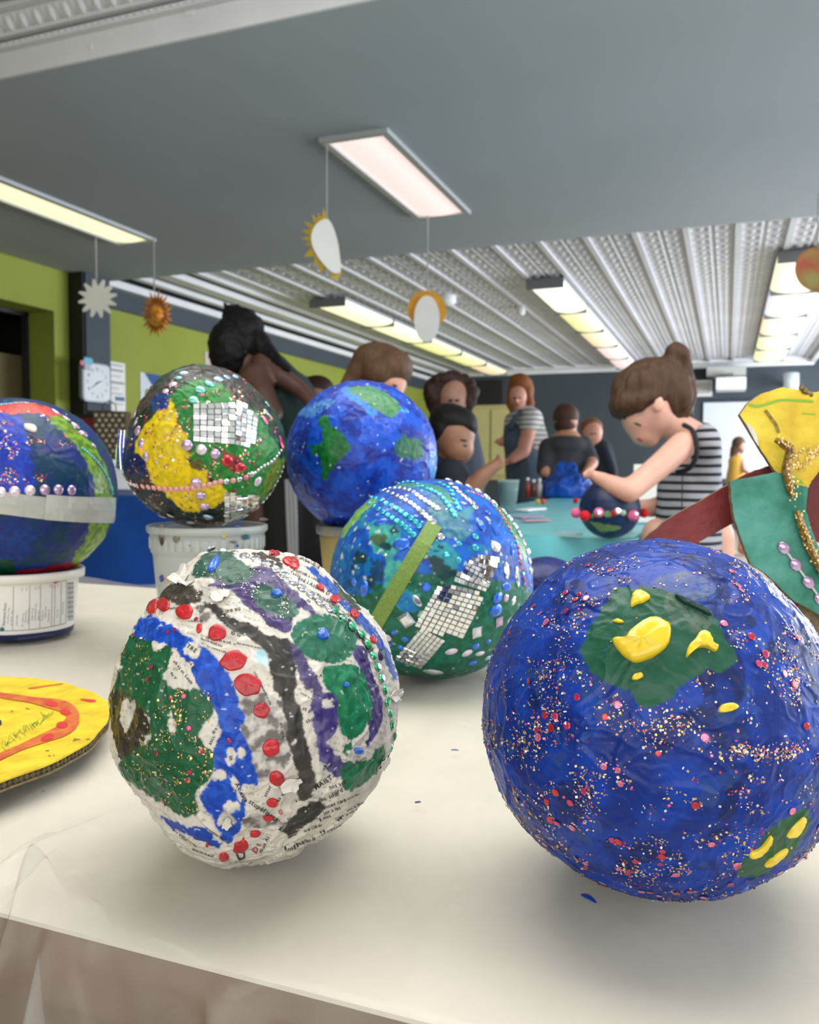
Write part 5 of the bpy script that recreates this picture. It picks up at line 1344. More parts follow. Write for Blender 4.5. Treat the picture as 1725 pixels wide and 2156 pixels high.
# yogurt cup with its printed label
M_cup = mat('white_cup_plastic', (228, 226, 220), 0.35, var=0.03)
cL = np.array([gL.C[0], gL.C[1], TZ + 0.004])
zc = P(44, 1214, 0.935 - 0.06)[2] - cL[2]
rC = root('yogurt_cup', cL, 'white printed yogurt cup with dark blue base under the taped ball', 'cup')
r_at = lambda z: 0.0530 + (0.0605 - 0.0530) * (z / zc)
add('cup_wall', *lathe([(0.001, 0), (0.050, 0), (0.0525, 0.001), (r_at(0.008), 0.008)], cL, 64), mat('navy_base', (20, 30, 80), 0.4, var=0.4, vscale=30), rC, smooth=True)
lw_ = add('label_wrap', *lathe([(r_at(0.008), 0.008), (r_at(zc - 0.010), zc - 0.010)], cL, 64), M_cup, rC, smooth=True)
add('rim', *lathe([(r_at(zc - 0.010), zc - 0.010), (0.0655, zc - 0.009), (0.0662, zc - 0.001), (0.0648, zc + 0.001), (0.058, zc - 0.002), (0.052, zc - 0.02)], cL, 64), M_cup, rC, smooth=True)
M_print = mat('label_print', (40, 40, 42), 0.6)
M_printg = mat('label_print_grey', (120, 120, 122), 0.6)
cupr = lambda z: r_at(z - cL[2])
def on_cup(px, py):
    rr_ = 0.058
    for it in range(4):
        w_ = on_cyl(cL, rr_, px, py); rr_ = cupr(w_[2])
    n_ = unit(np.array([w_[0] - cL[0], w_[1] - cL[1], 0])); return w_ + n_ * 0.0003
c6b = lambda x, y: (x * 0.23184, 1180 + y * 0.23184)
def cup_line(pts, w, m):
    q = resample(np.array([c6b(*p) for p in pts]), 14)
    T = unit(np.gradient(q, axis=0)); Nn = np.stack([-T[:, 1], T[:, 0]], 1)
    V = [on_cup(*(p + s_ * nn * w / 2)) for s_ in (-1, 1) for p, nn in zip(q, Nn)]
    add('printed_line', V, [(i, i + 1, 14 + i + 1, 14 + i) for i in range(13)], m, lw_)
def cup_word(t, x, y, sz, an, m):
    V, F = text_shape(t); k = sz * 0.232 / 0.72; px, py = c6b(x, y); c, s_ = math.cos(math.radians(an)), math.sin(math.radians(an))
    add('printed_word', [on_cup(px + k * (v[0] * c - v[1] * s_), py - k * (v[0] * s_ + v[1] * c)) for v in V], F, m, lw_)
cup_line([(0, 215), (200, 214), (400, 203), (600, 182)], 0.9, M_print)
cup_line([(0, 640), (200, 634), (400, 612), (590, 572)], 1.0, M_print)
cup_line([(0, 777), (200, 770), (400, 752), (640, 700)], 0.8, M_printg)
for x, t_, b_ in ((122, 238, 634), (270, 228, 622), (368, 215, 612), (472, 205, 598), (498, 203, 594), (555, 195, 584), (603, 185, 575)):
    cup_line([(x, t_), (x - 2, (t_ + b_) / 2), (x - 8, b_)], 0.7, M_print)
cup_word('Nutrition Facts', 40, 490, 22, 86, M_print)
for t, x, y in (('Per 125 ml / 175 g', 75, 500), ('par 125 ml / 175 g', 105, 520), ('Calories 160', 152, 545), ('Fat / Lipides 4 g', 205, 540), ('Saturated 2 g', 232, 510), ('Cholesterol 15 mg', 258, 500), ('Sodium 75 mg', 292, 490), ('Carbohydrate 17 g', 320, 470), ('Sugars 14 g', 348, 500), ('Protein 7 g', 384, 500), ('Calcium 25 %', 412, 470), ('Potassium 4 %', 440, 500), ('Iron 0 %', 520, 480), ('Vitamin D 10 %', 570, 430)):
    cup_word(t, x, y, 13, 86, M_printg)
for t, x, y in (('10 %', 200, 265), ('5 %', 240, 258), ('15 %', 322, 250), ('8 %', 350, 245), ('3 %', 452, 232), ('4 %', 490, 235), ('2 %', 522, 228)):
    cup_word(t, x, y, 12, 86, M_printg)
cup_word('Ingredients : Lait entier, Sucre, Crème de lait', 300, 660, 13, 6, M_print); cup_word('Flavoured, Active cultures, Amidon, culture', 330, 690, 12, 8, M_printg); cup_word('Ingredients : Whole milk, Sugar, Cream,', 330, 715, 13, 9, M_print); cup_word('Natural flavour, Citric acid, Milk minerals', 330, 740, 12, 10, M_printg)
for i in range(24):
    y = 210 + i * 14.5
    cup_line([(612, y), (636, y - 4), (668, y - 9)], 1.1 if i % 3 else 2.0, M_print)
cyl_patch('paint_drip', cL, 0.06, [c6b(*p) for p in ((485, 200), (510, 180), (545, 185), (530, 198), (500, 210))], M_reddot, rC, rad_z=cupr)
cyl_patch('paint_drip', cL, 0.06, [c6b(*p) for p in ((0, 615), (25, 605), (42, 630), (20, 645), (0, 640))], M_drips['teal'], rC, rad_z=cupr)

# ---- dark blue ball peeking out between the two
gK = Globe(1150, 1262, 90, seed=41, lump=0.01, wrinkle=0.004, strips=0.002)
rK = globe_root('navy_globe', gK, 'small plain navy blue ball half hidden between the jewelled and big blue balls', 'globes on the white table')
shell(gK, rK, 6, lambda D, a, b: np.clip(lin((14, 28, 96))[None] * (1 + 0.4 * fbm(D, 5, 2, 3))[:, None], 0, 1), M_paper)
# ------------------------------------------------------------------ yellow cardboard disc lying on the table
c6c = lambda x, y: (x * 0.23184, 1180 + y * 0.23184)
def card_paint(name, rgb, rgb2, sc=30):
    return mat(name, rgb2, 0.5, vscale=sc, rgb2=rgb, bump=0.25, bscale=90)
M_kraft = mat('corrugated_edge', (120, 104, 74), 0.85, var=0.3, vscale=300)
M_ydisc = card_paint('yellow_painted_card', (206, 178, 22), (228, 202, 40), 60)
ZD = TZ + 0.020
e1 = on_z(*c6c(1000, 1390), ZD); e2 = on_z(*c6c(0, 1050), ZD); e3 = on_z(*c6c(0, 2010), ZD)
# circle through three points of the rim
A = np.array([[2 * (e2 - e1)[0], 2 * (e2 - e1)[1]], [2 * (e3 - e1)[0], 2 * (e3 - e1)[1]]]); bb = np.array([e2[:2] @ e2[:2] - e1[:2] @ e1[:2], e3[:2] @ e3[:2] - e1[:2] @ e1[:2]])
dc = np.linalg.solve(A, bb); dr = np.linalg.norm(e1[:2] - dc)
rY = root('cardboard_disc', (dc[0], dc[1], TZ + 0.002), 'flat yellow-painted cardboard disc with a red ring lying beside the newspaper ball', 'disc')
n = 90; t = np.linspace(0, 2 * math.pi, n, endpoint=False)
rr_ = dr * (1 + 0.006 * np.sin(t * 9) + 0.004 * np.sin(t * 23 + 1))
ringp = np.stack([dc[0] + rr_ * np.cos(t), dc[1] + rr_ * np.sin(t)], 1)
sag = 0.010 * np.cos(t - math.atan2(*(e2 - e3)[:2][::-1]))
def disc_layer(z, th, grow=1.0):
    pts = dc + (ringp - dc) * grow
    V = np.vstack([np.c_[pts, np.full(n, z)], np.c_[pts, np.full(n, z - th)]])
    return V, [tuple(range(n)), tuple(range(2 * n - 1, n - 1, -1))] + [(i, i + n, (i + 1) % n + n, (i + 1) % n) for i in range(n)]
pf_ = add('painted_face', *disc_layer(ZD, 0.0012), M_ydisc, rY)
add('corrugated_core', *disc_layer(ZD - 0.0012, 0.004, 0.992), M_kraft, rY)
add('back_face', *disc_layer(ZD - 0.0052, 0.0012, 1.003), M_kraft, rY)
V = []; nz_ = 260
for i in range(nz_):
    a = 2 * math.pi * i / nz_; r0 = np.interp(a, np.r_[t, 2 * math.pi], np.r_[rr_, rr_[0]]) * 0.999
    for k_ in (0, 1): V.append((dc[0] + r0 * math.cos(a), dc[1] + r0 * math.sin(a), ZD - 0.0012 - 0.004 * (k_ if i % 2 else 1 - k_) * 1.0))
add('corrugation', V, [(2 * i, 2 * i + 1, (2 * i + 3) % (2 * nz_), (2 * i + 2) % (2 * nz_)) for i in range(nz_)], mat('corrugated_wave', (92, 80, 52), 0.85, var=0.4, vscale=200), rY)
# low foot the disc rests on
add('card_foot', *box(dc[0] - 0.05, dc[0] + 0.05, dc[1] - 0.05, dc[1] + 0.05, TZ + 0.003, ZD - 0.0064), M_kraft, rY)
def flat_patch(name, outline, m, parent, z=ZD, h=0.0006, n_=30, sm=True):
    q = spline(np.asarray(outline, float), n_, True) if sm else np.asarray(outline, float)
    V = np.array([on_z(*p, z + h) for p in q]); V[:, 2] = z + h
    return add(name, *plate(V[::-1] if True else V, (0, 0, 1), h * 0.9), m, parent)
M_redring = mat('red_crayon_paint', (186, 74, 44), 0.5, vscale=120, rgb2=(206, 116, 36))
M_redblob = mat('red_paint', (204, 54, 50), 0.45, var=0.1)
ringc = resample(np.array([c6c(*p) for p in ((-120, 1195), (0, 1222), (200, 1250), (430, 1292), (590, 1330), (660, 1400), (650, 1470), (560, 1545), (400, 1610), (200, 1690), (0, 1780), (-150, 1850))]), 44)
T = unit(np.gradient(ringc, axis=0)); Nn = np.stack([-T[:, 1], T[:, 0]], 1)
wd = np.interp(np.arange(44), [0, 10, 16, 22, 28, 34, 43], [5.5, 6.5, 12, 15, 10, 6.5, 7.5])
V = [on_z(*(p + s_ * nn * w_), ZD + 0.0005) for s_ in (-1, 1) for p, nn, w_ in zip(ringc, Nn, wd)]
add('red_ring', V, [(i, i + 1, 45 + i, 44 + i) for i in range(43)], M_redring, pf_)
for i, (x, y, a, b, ro) in enumerate(((470, 1298, 58, 24, -8), (595, 1372, 50, 24, -12), (565, 1490, 52, 28, 0), (430, 1603, 60, 28, 22))):
    flat_patch('red_blob', ell(*c6c(x, y), a * 0.232, b * 0.232, ro), M_redblob, pf_, h=0.0010)
flat_patch('red_stroke', [c6c(*p) for p in ((730, 1258), (800, 1258), (872, 1268), (845, 1282), (790, 1276))], M_redblob, pf_)
flat_patch('orange_stroke', [c6c(*p) for p in ((260, 1156), (400, 1135), (560, 1115), (545, 1125), (400, 1145), (300, 1162))], M_redring, pf_)
M_grcray = mat('green_crayon', (110, 150, 30), 0.7, var=0.3, vscale=200)
rs = np.random.RandomState(8)
for k_ in range(34):
    t_ = k_ / 33; x, y = 20 + 440 * t_ + rs.uniform(-20, 20), 1680 - 300 * t_ ** 1.0 + rs.uniform(-25, 25)
    a = np.array(c6c(x, y)); d_ = np.array([rs.uniform(-6, 6), rs.uniform(3, 7)])
    V = [on_z(*(a + d_ * s_ + np.array([w_, 0])), ZD + 0.0005) for s_, w_ in ((-1, -0.7), (-1, 0.7), (1, 0.7), (1, -0.7))]
    add('green_scribble', V, [(0, 1, 2, 3)], M_grcray, pf_)
for x, y, dx, dy in ((700, 1622, 50, 6), (800, 1620, 30, -4), (430, 1725, 28, -4), (450, 1772, 20, 2), (490, 1768, 12, 0), (250, 1345, 30, 10), (110, 1368, 20, 6), (680, 1632, 30, -8)):
    a = np.array(c6c(x, y)); d_ = np.array([dx, dy]) * 0.232
    V = [on_z(*(a + d_ * s_ * 0.6 + np.array([0, w_])), ZD + 0.0005) for s_, w_ in ((-1, -0.6), (-1, 0.6), (1, 0.6), (1, -0.6))]
    add('dark_mark', V, [(0, 1, 2, 3)], M_ink, pf_)
flat_patch('dark_centre', ell(*c6c(-2, 1468), 16 * 0.232, 22 * 0.232), M_black, pf_, h=0.001)

# ------------------------------------------------------------------ cardboard sculpture at the right
c7 = lambda x, y: (1340 + x * 0.23649, 800 + y * 0.23649)
ZSc = 0.60
p0 = P(1650, 1150, ZSc)
base = on_z(1650, 1500, TZ)
rS = root('cardboard_sculpture', (p0[0], p0[1], TZ + 0.003), 'standing cardboard cut-out of yellow, teal and dark red painted pieces behind the blue ball', 'sculpture')
nS = unit(BACK - UP * (BACK @ np.array([0, 0, 1.0])) * 0)
def card(name, pts, dz, m, thick=0.004, sm=False):
    """upright card facing the camera side, dz metres nearer (+) than the sculpture's plane"""
    q = np.array([c7(*p) for p in pts])
    V = []
    pl_o = P(1650, 1150, ZSc) + nS * dz
    for a, b in q:
        d = ray(a, b); t_ = ((pl_o - CAM) @ nS) / (d @ nS); V.append(CAM + d * t_)
    V = np.array(V)
    e_ = add(name + '_core', *plate(V - nS * 0.0006, nS, thick), M_kraft, rS)
    nrm = np.cross(V[1] - V[0], V[2] - V[0])
    return add(name, *plate(V, nS, 0.0006), m, rS)
def on_card(px, py, dz):
    pl_o = P(1650, 1150, ZSc) + nS * dz; d = ray(px, py); t_ = ((pl_o - CAM) @ nS) / (d @ nS); return CAM + d * t_
M_cy = card_paint('yellow_card_paint', (214, 178, 34), (246, 220, 66), 34)
M_ct = card_paint('teal_card_paint', (20, 112, 88), (84, 160, 146), 40)
M_cr = card_paint('dark_red_card_paint', (96, 22, 26), (124, 36, 36), 26)
def jag(pts, amp=4, n_=6, seed=2):
    rs_ = np.random.RandomState(seed); out = []
    for i in range(len(pts)):
        a, b = np.array(pts[i], float), np.array(pts[(i + 1) % len(pts)], float)
        for k_ in range(n_): out.append(a + (b - a) * k_ / n_ + (rs_.uniform(-amp, amp, 2) if k_ else 0))
    return out
# dark red wedge reaching down to the table, behind the other pieces
card('red_piece', jag([(30, 1440), (300, 1230), (620, 1050), (1000, 830), (1180, 765), (1240, 830), (1000, 1000), (880, 1260), (730, 1350), (560, 1440), (560, 3050), (30, 3050)], 5, 5, 3), -0.016, M_cr)
card('red_piece', jag([(1880, 690), (1628, 780), (1560, 900), (1520, 1100), (1530, 1260), (1600, 1440), (1880, 1480)], 4, 5, 4), -0.008, M_cr)
yp_ = card('yellow_piece', jag([(925, 310), (990, 215), (1110, 125), (1300, 65), (1430, 85), (1600, 110), (1720, 60), (1880, 130), (1880, 720), (1640, 800), (1560, 900), (1535, 960), (1390, 920), (1230, 800), (1100, 600)], 4, 5, 5), 0.0, M_cy)
tp_ = card('teal_piece', jag([(838, 900), (1000, 870), (1240, 820), (1300, 830), (1320, 860), (1400, 930), (1530, 955), (1515, 1150), (1540, 1270), (1620, 1480), (1880, 1700), (1880, 2200), (1610, 2080), (1400, 1960), (1150, 1720), (1020, 1640), (960, 1480), (880, 1250), (850, 1080)], 4, 5, 6), 0.007, M_ct)
# struts so that the pieces stand on the table
for px in (1640, 1715):
    a = on_card(px, 1230, -0.004); b = np.array([a[0], a[1], TZ + 0.003])
    add('support_strip', *obox((a + b) / 2, RIGHT_H, FWD_H, (0, 0, 1), 0.012, 0.002, (a[2] - b[2]) / 2), M_kraft, rS)
# edge of bare cardboard along the yellow piece
V = [on_card(*c7(*p), 0.0008) for p in ((975, 370), (1050, 440), (1075, 500), (1090, 590), (1060, 545), (1000, 430))]
add('bare_patch', *plate(np.array(V), nS, 0.0006), M_scrap, yp_)
M_lime = mat('lime_line_paint', (130, 190, 50), 0.45)
def card_stroke(name, pts, w, m, dz, n_=24):
    q = resample(np.array([c7(*p) for p in pts]), n_); T = unit(np.gradient(q, axis=0)); Nn = np.stack([-T[:, 1], T[:, 0]], 1)
    V = [on_card(*(p + s_ * nn * w), dz) for s_ in (-1, 1) for p, nn in zip(q, Nn)]
    return add(name, V, [(i, i + 1, n_ + 1 + i, n_ + i) for i in range(n_ - 1)], m, yp_)
card_stroke('lime_stroke', [(1000, 215), (1080, 235), (1180, 210), (1280, 180), (1420, 180), (1580, 192)], 2.4, M_lime, 0.0008)
card_stroke('lime_stroke', [(1400, 880), (1450, 890), (1490, 925)], 2.0, M_lime, 0.0008)
card_stroke('lime_stroke', [(1480, 300), (1600, 305)], 1.2, M_lime, 0.0008)
card_stroke('dark_smear', [(1150, 270), (1210, 350), (1245, 400), (1270, 470)], 3.4, mat('grey_smear', (150, 130, 50), 0.6, var=0.4, vscale=300), 0.0008)
M_goldglue = mat('gold_glitter_glue', (190, 150, 60), 0.28, metal=0.55, vscale=420, rgb2=(110, 78, 26), bump=0.8, bscale=700, coat=0.5)
def glue(pts, rads, dz):
    q = resample(np.array([c7(*p) for p in pts]), 26)
    V = [on_card(*p, dz) + nS * 0.0012 for p in q]
    rd = np.interp(np.linspace(0, 1, 26), np.linspace(0, 1, len(rads)), rads) * 0.2365 * ZSc / FPX
    return add('gold_glitter_glue', *tube(V, rd, 10), M_goldglue, rS, smooth=True)
glue([(1235, 535), (1300, 570), (1365, 620), (1350, 700), (1330, 800), (1350, 900), (1375, 1050)], [22, 40, 44, 40, 42, 40, 32, 12], 0.008)
glue([(1425, 1165), (1460, 1280), (1520, 1450), (1590, 1600), (1660, 1720), (1760, 1850)], [22, 38, 36, 40, 38, 30], 0.009)
rs = np.random.RandomState(3)
V, F, cl = [], [], []
for pts, dz in (([(1235, 535), (1300, 570), (1365, 620), (1350, 700), (1330, 800), (1350, 900), (1375, 1050)], 0.008), ([(1425, 1165), (1460, 1280), (1520, 1450), (1590, 1600), (1660, 1720)], 0.009), ([(1420, 760), (1430, 680), (1520, 620), (1540, 700), (1470, 780), (1420, 740)], -0.0005), ([(1540, 660), (1600, 650), (1640, 610)], -0.0005)):
    q = resample(np.array([c7(*p) for p in pts]), 110) + rs.normal(size=(110, 2)) * 4.5
    for p in q:
        c = on_card(*p, dz) + nS * (rs.uniform(0.001, 0.0118) if dz > 0 else 0.0016); a = unit(RIGHT + rs.normal(size=3) * 0.5); b = unit(np.cross(a, BACK)); s_ = rs.uniform(0.0003, 0.0007)
        V += [c - a * s_ - b * s_, c + a * s_ - b * s_, c + a * s_ + b * s_, c - a * s_ + b * s_]; cl += [GOLD * rs.uniform(0.6, 1.3)] * 4
V = np.array(V)
o = add('glitter', V, np.arange(len(V)).reshape(-1, 4), M_glit, rS, kind='stuff'); paint_attr(o.data, np.clip(np.array(cl), 0, 1))
M_string = mat('white_string', (206, 210, 214), 0.6)
gp = [c7(1315, 1495), c7(1422, 1645), c7(1535, 1800), c7(1640, 1950)]
for a in gp:
    p = on_card(*a, 0.0082)
    inst('lavender_gem', gem('pearl', 'lavender'), tp_, frame_mat(p, unit(RIGHT - UP * 1.2), unit(RIGHT * 1.2 + UP), BACK, 0.0052, 0.0040, 0.0034))
for a, b in zip(gp[:-1], gp[1:]):
    add('string', *tube([on_card(*a, 0.0086), on_card(*b, 0.0086)], 0.0008, 6), M_string, tp_)
# crust of dried gold glue on the top edge
me_crust = gem_mesh('glue_crust', 7, M_goldglue)
for x, y, s_ in ((1470, 70, 9), (1500, 95, 11), (1520, 110, 8), (1475, 40, 4), (1482, 10, 3), (1560, 130, 7)):
    p = on_card(*c7(x, y), 0.001); inst('glue_crust', me_crust, rS, frame_mat(p, RIGHT, UP, BACK, s_ * 0.00022, s_ * 0.00024, s_ * 0.0002))
# ------------------------------------------------------------------ hanging paper suns
M_thread = mat('hanging_string', (168, 168, 166), 0.7)
M_paperw = mat('white_paper', (244, 243, 238), 0.75, var=0.03)
M_orange = mat('orange_foil', (244, 168, 50), 0.4, vscale=30, rgb2=(206, 112, 16), metal=0.05)
M_yellow = mat('yellow_paper', (222, 188, 36), 0.6, var=0.1)
M_goldp = mat('orange_paper', (226, 160, 28), 0.55, var=0.15, vscale=20)
def sun_root(px, py, Z, label, name='paper_sun'):
    p = P(px, py, Z)
    return root(name, p, label, 'paper sun', 'paper suns hanging from the lights')
def thread(px, py0, py1, Z, parent):
    a = P(px, py0, Z); b = P(px, py1, Z); a = np.array([b[0], b[1], ZS - 0.012])
    add('string', *tube([a, b], 0.0045 * Z / 5, 6), M_thread, parent)
def star_pts(px, py, Z, ro, ri, n, rot=0, sx=1.0, flat=0.0):
    out = []
    for i in range(n):
        for k_, (r_, da) in enumerate(((ri, -0.5), (ro, -0.1), (ro, 0.1))):
            a = 2 * math.pi * (i + da) / n + rot
            out.append(P(px + math.cos(a) * r_ * sx, py - math.sin(a) * r_, Z + flat * math.cos(a)))
    return np.array(out)
r = sun_root(205, 628, 5.4, 'flat white twelve-pointed paper sun on a string by the black post')
add('sun_disc', *plate(star_pts(205, 628, 5.4, 41, 25, 12, 0.2), BACK, 0.008), M_paperw, r); thread(203, 497, 592, 5.4, r)
r = sun_root(330, 661, 5.45, 'fringed orange foil sun hanging beside the white paper sun')
for i in range(22):
    a = 2 * math.pi * i / 22; k_ = 1.0 if i % 2 else 0.88
    tip = np.array([330 + math.cos(a) * 36 * k_, 661 + math.sin(a) * 54 * k_]); b0 = np.array([330 + math.cos(a) * 10, 661 + math.sin(a) * 14]); m_ = (tip + b0) / 2; sd = np.array([-math.sin(a) * 3.6, math.cos(a) * 4.6])
    V = [P(*b0, 5.43), P(*(m_ + sd), 5.44), P(*tip, 5.47), P(*(m_ - sd), 5.44), P(*m_, 5.40)]
    add('petal', V, [(0, 1, 4), (1, 2, 4), (2, 3, 4), (3, 0, 4), (0, 3, 2, 1)], M_orange, r)
V, F = [], []
bm = bmesh.new(); bmesh.ops.create_icosphere(bm, subdivisions=3, radius=1.0); me_ball = bpy.data.meshes.new('ball'); bm.to_mesh(me_ball); bm.free(); BALLV = np.array([v.co[:] for v in me_ball.vertices]); BALLF = np.array([list(p.vertices) for p in me_ball.polygons])
def ellip(c, rx, ry, rz, ax=None):
    ax = (RIGHT, UP, BACK) if ax is None else ax
    return np.asarray(c) + BALLV[:, :1] * rx * ax[0] + BALLV[:, 1:2] * ry * ax[1] + BALLV[:, 2:3] * rz * ax[2], BALLF
add('sun_centre', *ellip(P(330, 661, 5.42), 0.045, 0.062, 0.03), M_orange, r, smooth=True)
for dx, dy in ((-4, -5), (5, -5), (0, 4)):
    add('face_bump', *ellip(P(330 + dx, 661 + dy, 5.39), 0.012, 0.010, 0.012), M_goldp, r, smooth=True)
thread(325, 505, 612, 5.45, r)
cs = lambda x, y: (600 + x * 0.23188, 430 + y * 0.23188)
r = sun_root(685, 515, 3.82, 'folded half sun with white plate and yellow paper rays below the pink light')
hp = spline([cs(*p) for p in ((390, 135), (440, 210), (480, 340), (500, 480), (505, 600), (455, 626), (380, 575), (300, 475), (250, 375), (240, 285), (268, 205), (322, 150))], 40, True)
add('white_plate', *plate([P(a, b, 3.80 + 0.0004 * (a - 660)) for a, b in hp], BACK, 0.006), M_paperw, r)
for tip, b0, b1 in (((350, 36), (330, 150), (398, 142)), ((300, 72), (300, 165), (345, 148)), ((243, 84), (275, 195), (310, 155)), ((172, 155), (245, 235), (272, 190)), ((148, 238), (236, 285), (250, 225)), ((138, 312), (238, 340), (238, 285)), ((180, 372), (246, 385), (240, 335)),
                    ((170, 478), (275, 470), (246, 385)), ((262, 572), (315, 500), (275, 450)), ((318, 622), (365, 570), (310, 500)), ((350, 600), (390, 590), (350, 550)), ((415, 690), (425, 610), (450, 622)), ((440, 700), (435, 612), (470, 622)), ((480, 705), (460, 618), (495, 618)), ((512, 650), (485, 615), (510, 600))):
    q = [cs(*p) for p in (tip, b0, b1)]; c_ = [cs(360, 380)]
    pts = [P(*q[0], 3.85), P(*q[1], 3.835), P(*q[2], 3.835)]
    add('ray', *plate(pts, BACK, 0.003), M_yellow, r)
thread(688, 298, 462, 3.82, r)
r = sun_root(900, 660, 4.93, 'orange paper arch with white oval hanging below the far end of the pink light')
oa = [cs(*p) for p in ((1165, 1070), (1125, 1010), (1115, 930), (1150, 850), (1215, 795), (1290, 785), (1370, 800), (1430, 860), (1465, 950), (1450, 1040), (1420, 1075), (1395, 1020), (1390, 950), (1360, 880), (1290, 845), (1220, 880), (1180, 960), (1175, 1030))]
add('orange_arch', *plate([P(a, b, 4.95) for a, b in spline(oa, 54, True)], BACK, 0.008), M_goldp, r)
add('white_oval', *plate([P(a, b, 4.92) for a, b in ell(*cs(1290, 1040), 27, 49, 0, 36)], BACK, 0.008), M_paperw, r)
thread(900, 455, 612, 4.93, r)
r = sun_root(1721, 567, 4.5, 'round olive paper plate with red paint hanging in front of the tube lights', 'painted_plate')
r['category'] = 'paper plate'
Vp, Fp = [], []
for k_, (r_, dz_) in enumerate(((47, 0.0), (42, 0.012), (34, 0.016), (20, 0.014), (0.2, 0.014))):
    for a in np.linspace(0, 2 * math.pi, 40, endpoint=False): Vp.append(P(1721 + r_ * math.cos(a), 567 + r_ * math.sin(a), 4.5 + dz_))
Fp = [(i * 40 + j, i * 40 + (j + 1) % 40, (i + 1) * 40 + (j + 1) % 40, (i + 1) * 40 + j) for i in range(4) for j in range(40)]
add('plate', Vp, Fp, mat('olive_red_paint', (150, 140, 72), 0.6, vscale=9, rgb2=(176, 70, 42)), r, smooth=True)
thread(1721, 400, 522, 4.5, r)

# ------------------------------------------------------------------ things on the green wall
Xp = XL + 0.16
def wall_y(px, py, x): return on_x(px, py, x)
M_clockf = mat('clock_face', (226, 230, 234), 0.3, var=0.03); M_clockr = mat('clock_rim', (150, 156, 162), 0.3, metal=0.6)
ctr = on_x(204, 806, Xp + 0.03)
hy = abs(on_x(233, 806, Xp + 0.03)[1] - on_x(175, 806, Xp + 0.03)[1]) / 2; hz = abs(on_x(204, 766, Xp)[2] - on_x(204, 847, Xp)[2]) / 2
hy = min(hy, 0.17); hz = min(hz, 0.17)
def rrect(y, z, hy_, hz_, rad, x, n_=6):
    out = []
    for cy_, cz_, a0 in ((hy_ - rad, hz_ - rad, 0), (-hy_ + rad, hz_ - rad, 90), (-hy_ + rad, -hz_ + rad, 180), (hy_ - rad, -hz_ + rad, 270)):
        for k_ in range(n_):
            a = math.radians(a0 + 90 * k_ / (n_ - 1)); out.append((x, y + cy_ + rad * math.cos(a), z + cz_ + rad * math.sin(a)))
    return np.array(out)
r = root('wall_clock', (Xp, ctr[1], ctr[2] - hz), 'white square wall clock with rounded corners on the black post', 'clock')
add('clock_body', *plate(rrect(ctr[1], ctr[2], hy, hz, 0.04, Xp + 0.03), (1, 0, 0), 0.034), M_clockr, r)
cf_ = add('clock_face', *plate(rrect(ctr[1], ctr[2], hy - 0.012, hz - 0.012, 0.032, Xp + 0.034), (1, 0, 0), 0.004), M_clockf, r)
for i in range(12):
    a = math.radians(i * 30); t_ = str(12 if i == 0 else i)
    V, F = text_shape(t_); k_ = 0.036
    c = np.array([Xp + 0.0355, ctr[1] + math.sin(a) * (hy - 0.045), ctr[2] + math.cos(a) * (hz - 0.045)])
    add('numeral', c + np.stack([0 * V[:, 0], V[:, 0] * k_, V[:, 1] * k_], 1), F, M_printg, cf_)
for a, l, w_ in ((70, 0.07, 0.006), (235, 0.10, 0.005)):
    d_ = np.array([0, math.sin(math.radians(a)), math.cos(math.radians(a))]); n_ = np.array([0, d_[2], -d_[1]]); c = np.array([Xp + 0.0365, ctr[1], ctr[2]])
    add('clock_hand', *plate([c - n_ * w_, c + d_ * l, c + n_ * w_, c - d_ * 0.02], (1, 0, 0), 0.001), M_black, cf_)
pin = on_x(180, 765, Xp + 0.04)
r = root('paper_butterfly', pin, 'small pink and turquoise paper butterfly on the corner of the wall clock', 'decoration')
for k_, (dy, dz, s_, c) in enumerate(((-0.02, 0.0, 0.035, (226, 120, 150)), (0.03, 0.02, 0.05, (110, 190, 210)), (0.02, -0.03, 0.035, (190, 180, 200)))):
    add('wing', *plate([pin + np.array([0.002 * k_, dy + s_ * math.cos(a), dz + s_ * math.sin(a) * (0.8 + 0.3 * math.cos(2 * a))]) for a in np.linspace(0, 2 * math.pi, 12, endpoint=False)], (1, 0, 0), 0.002), mat('wing%d' % k_, c, 0.6), r)
def wall_sheet(name, px0, py0, px1, py1, m, label, x=XL + 0.006, cat='notice', skew=0):
    a = on_x(px0, (py0 + py1) / 2, x); b = on_x(px1, (py0 + py1) / 2, x)
    zt = on_x((px0 + px1) / 2, py0, x)[2]; zb = on_x((px0 + px1) / 2, py1, x)[2]
    r = root(name, (x, (a[1] + b[1]) / 2, zb), label, cat)
    add('sheet', *box(x - 0.003, x, a[1], b[1], zb, zt), m, r)
    return r, a[1], b[1], zb, zt
r, y0, y1, zb, zt = wall_sheet('notice_sheet', 219, 762, 264, 870, M_paperw, 'tall printed notice pinned to the green wall beside the clock')
for f0, f1, u0, u1, c in ((0.96, 0.92, 0.1, 0.9, (190, 192, 200)), (0.86, 0.82, 0.1, 0.9, (160, 160, 165)), (0.74, 0.71, 0.1, 0.8, (205, 200, 205)), (0.62, 0.58, 0.1, 0.95, (150, 152, 160)), (0.5, 0.47, 0.1, 0.7, (200, 200, 205)), (0.4, 0.37, 0.1, 0.9, (190, 192, 198)), (0.33, 0.25, 0.5, 0.95, (90, 120, 160)), (0.2, 0.17, 0.1, 0.9, (190, 190, 200))):
    add('print_band', *box(XL + 0.006, XL + 0.0075, y0 + (y1 - y0) * u0, y0 + (y1 - y0) * u1, zb + (zt - zb) * f1, zb + (zt - zb) * f0), mat('band%d' % int(f0 * 100), c, 0.7), r)
r, y0, y1, zb, zt = wall_sheet('poster', 296, 788, 352, 862, mat('poster_white', (214, 220, 230), 0.6), 'blue and white poster with green dot on the green wall', cat='poster')
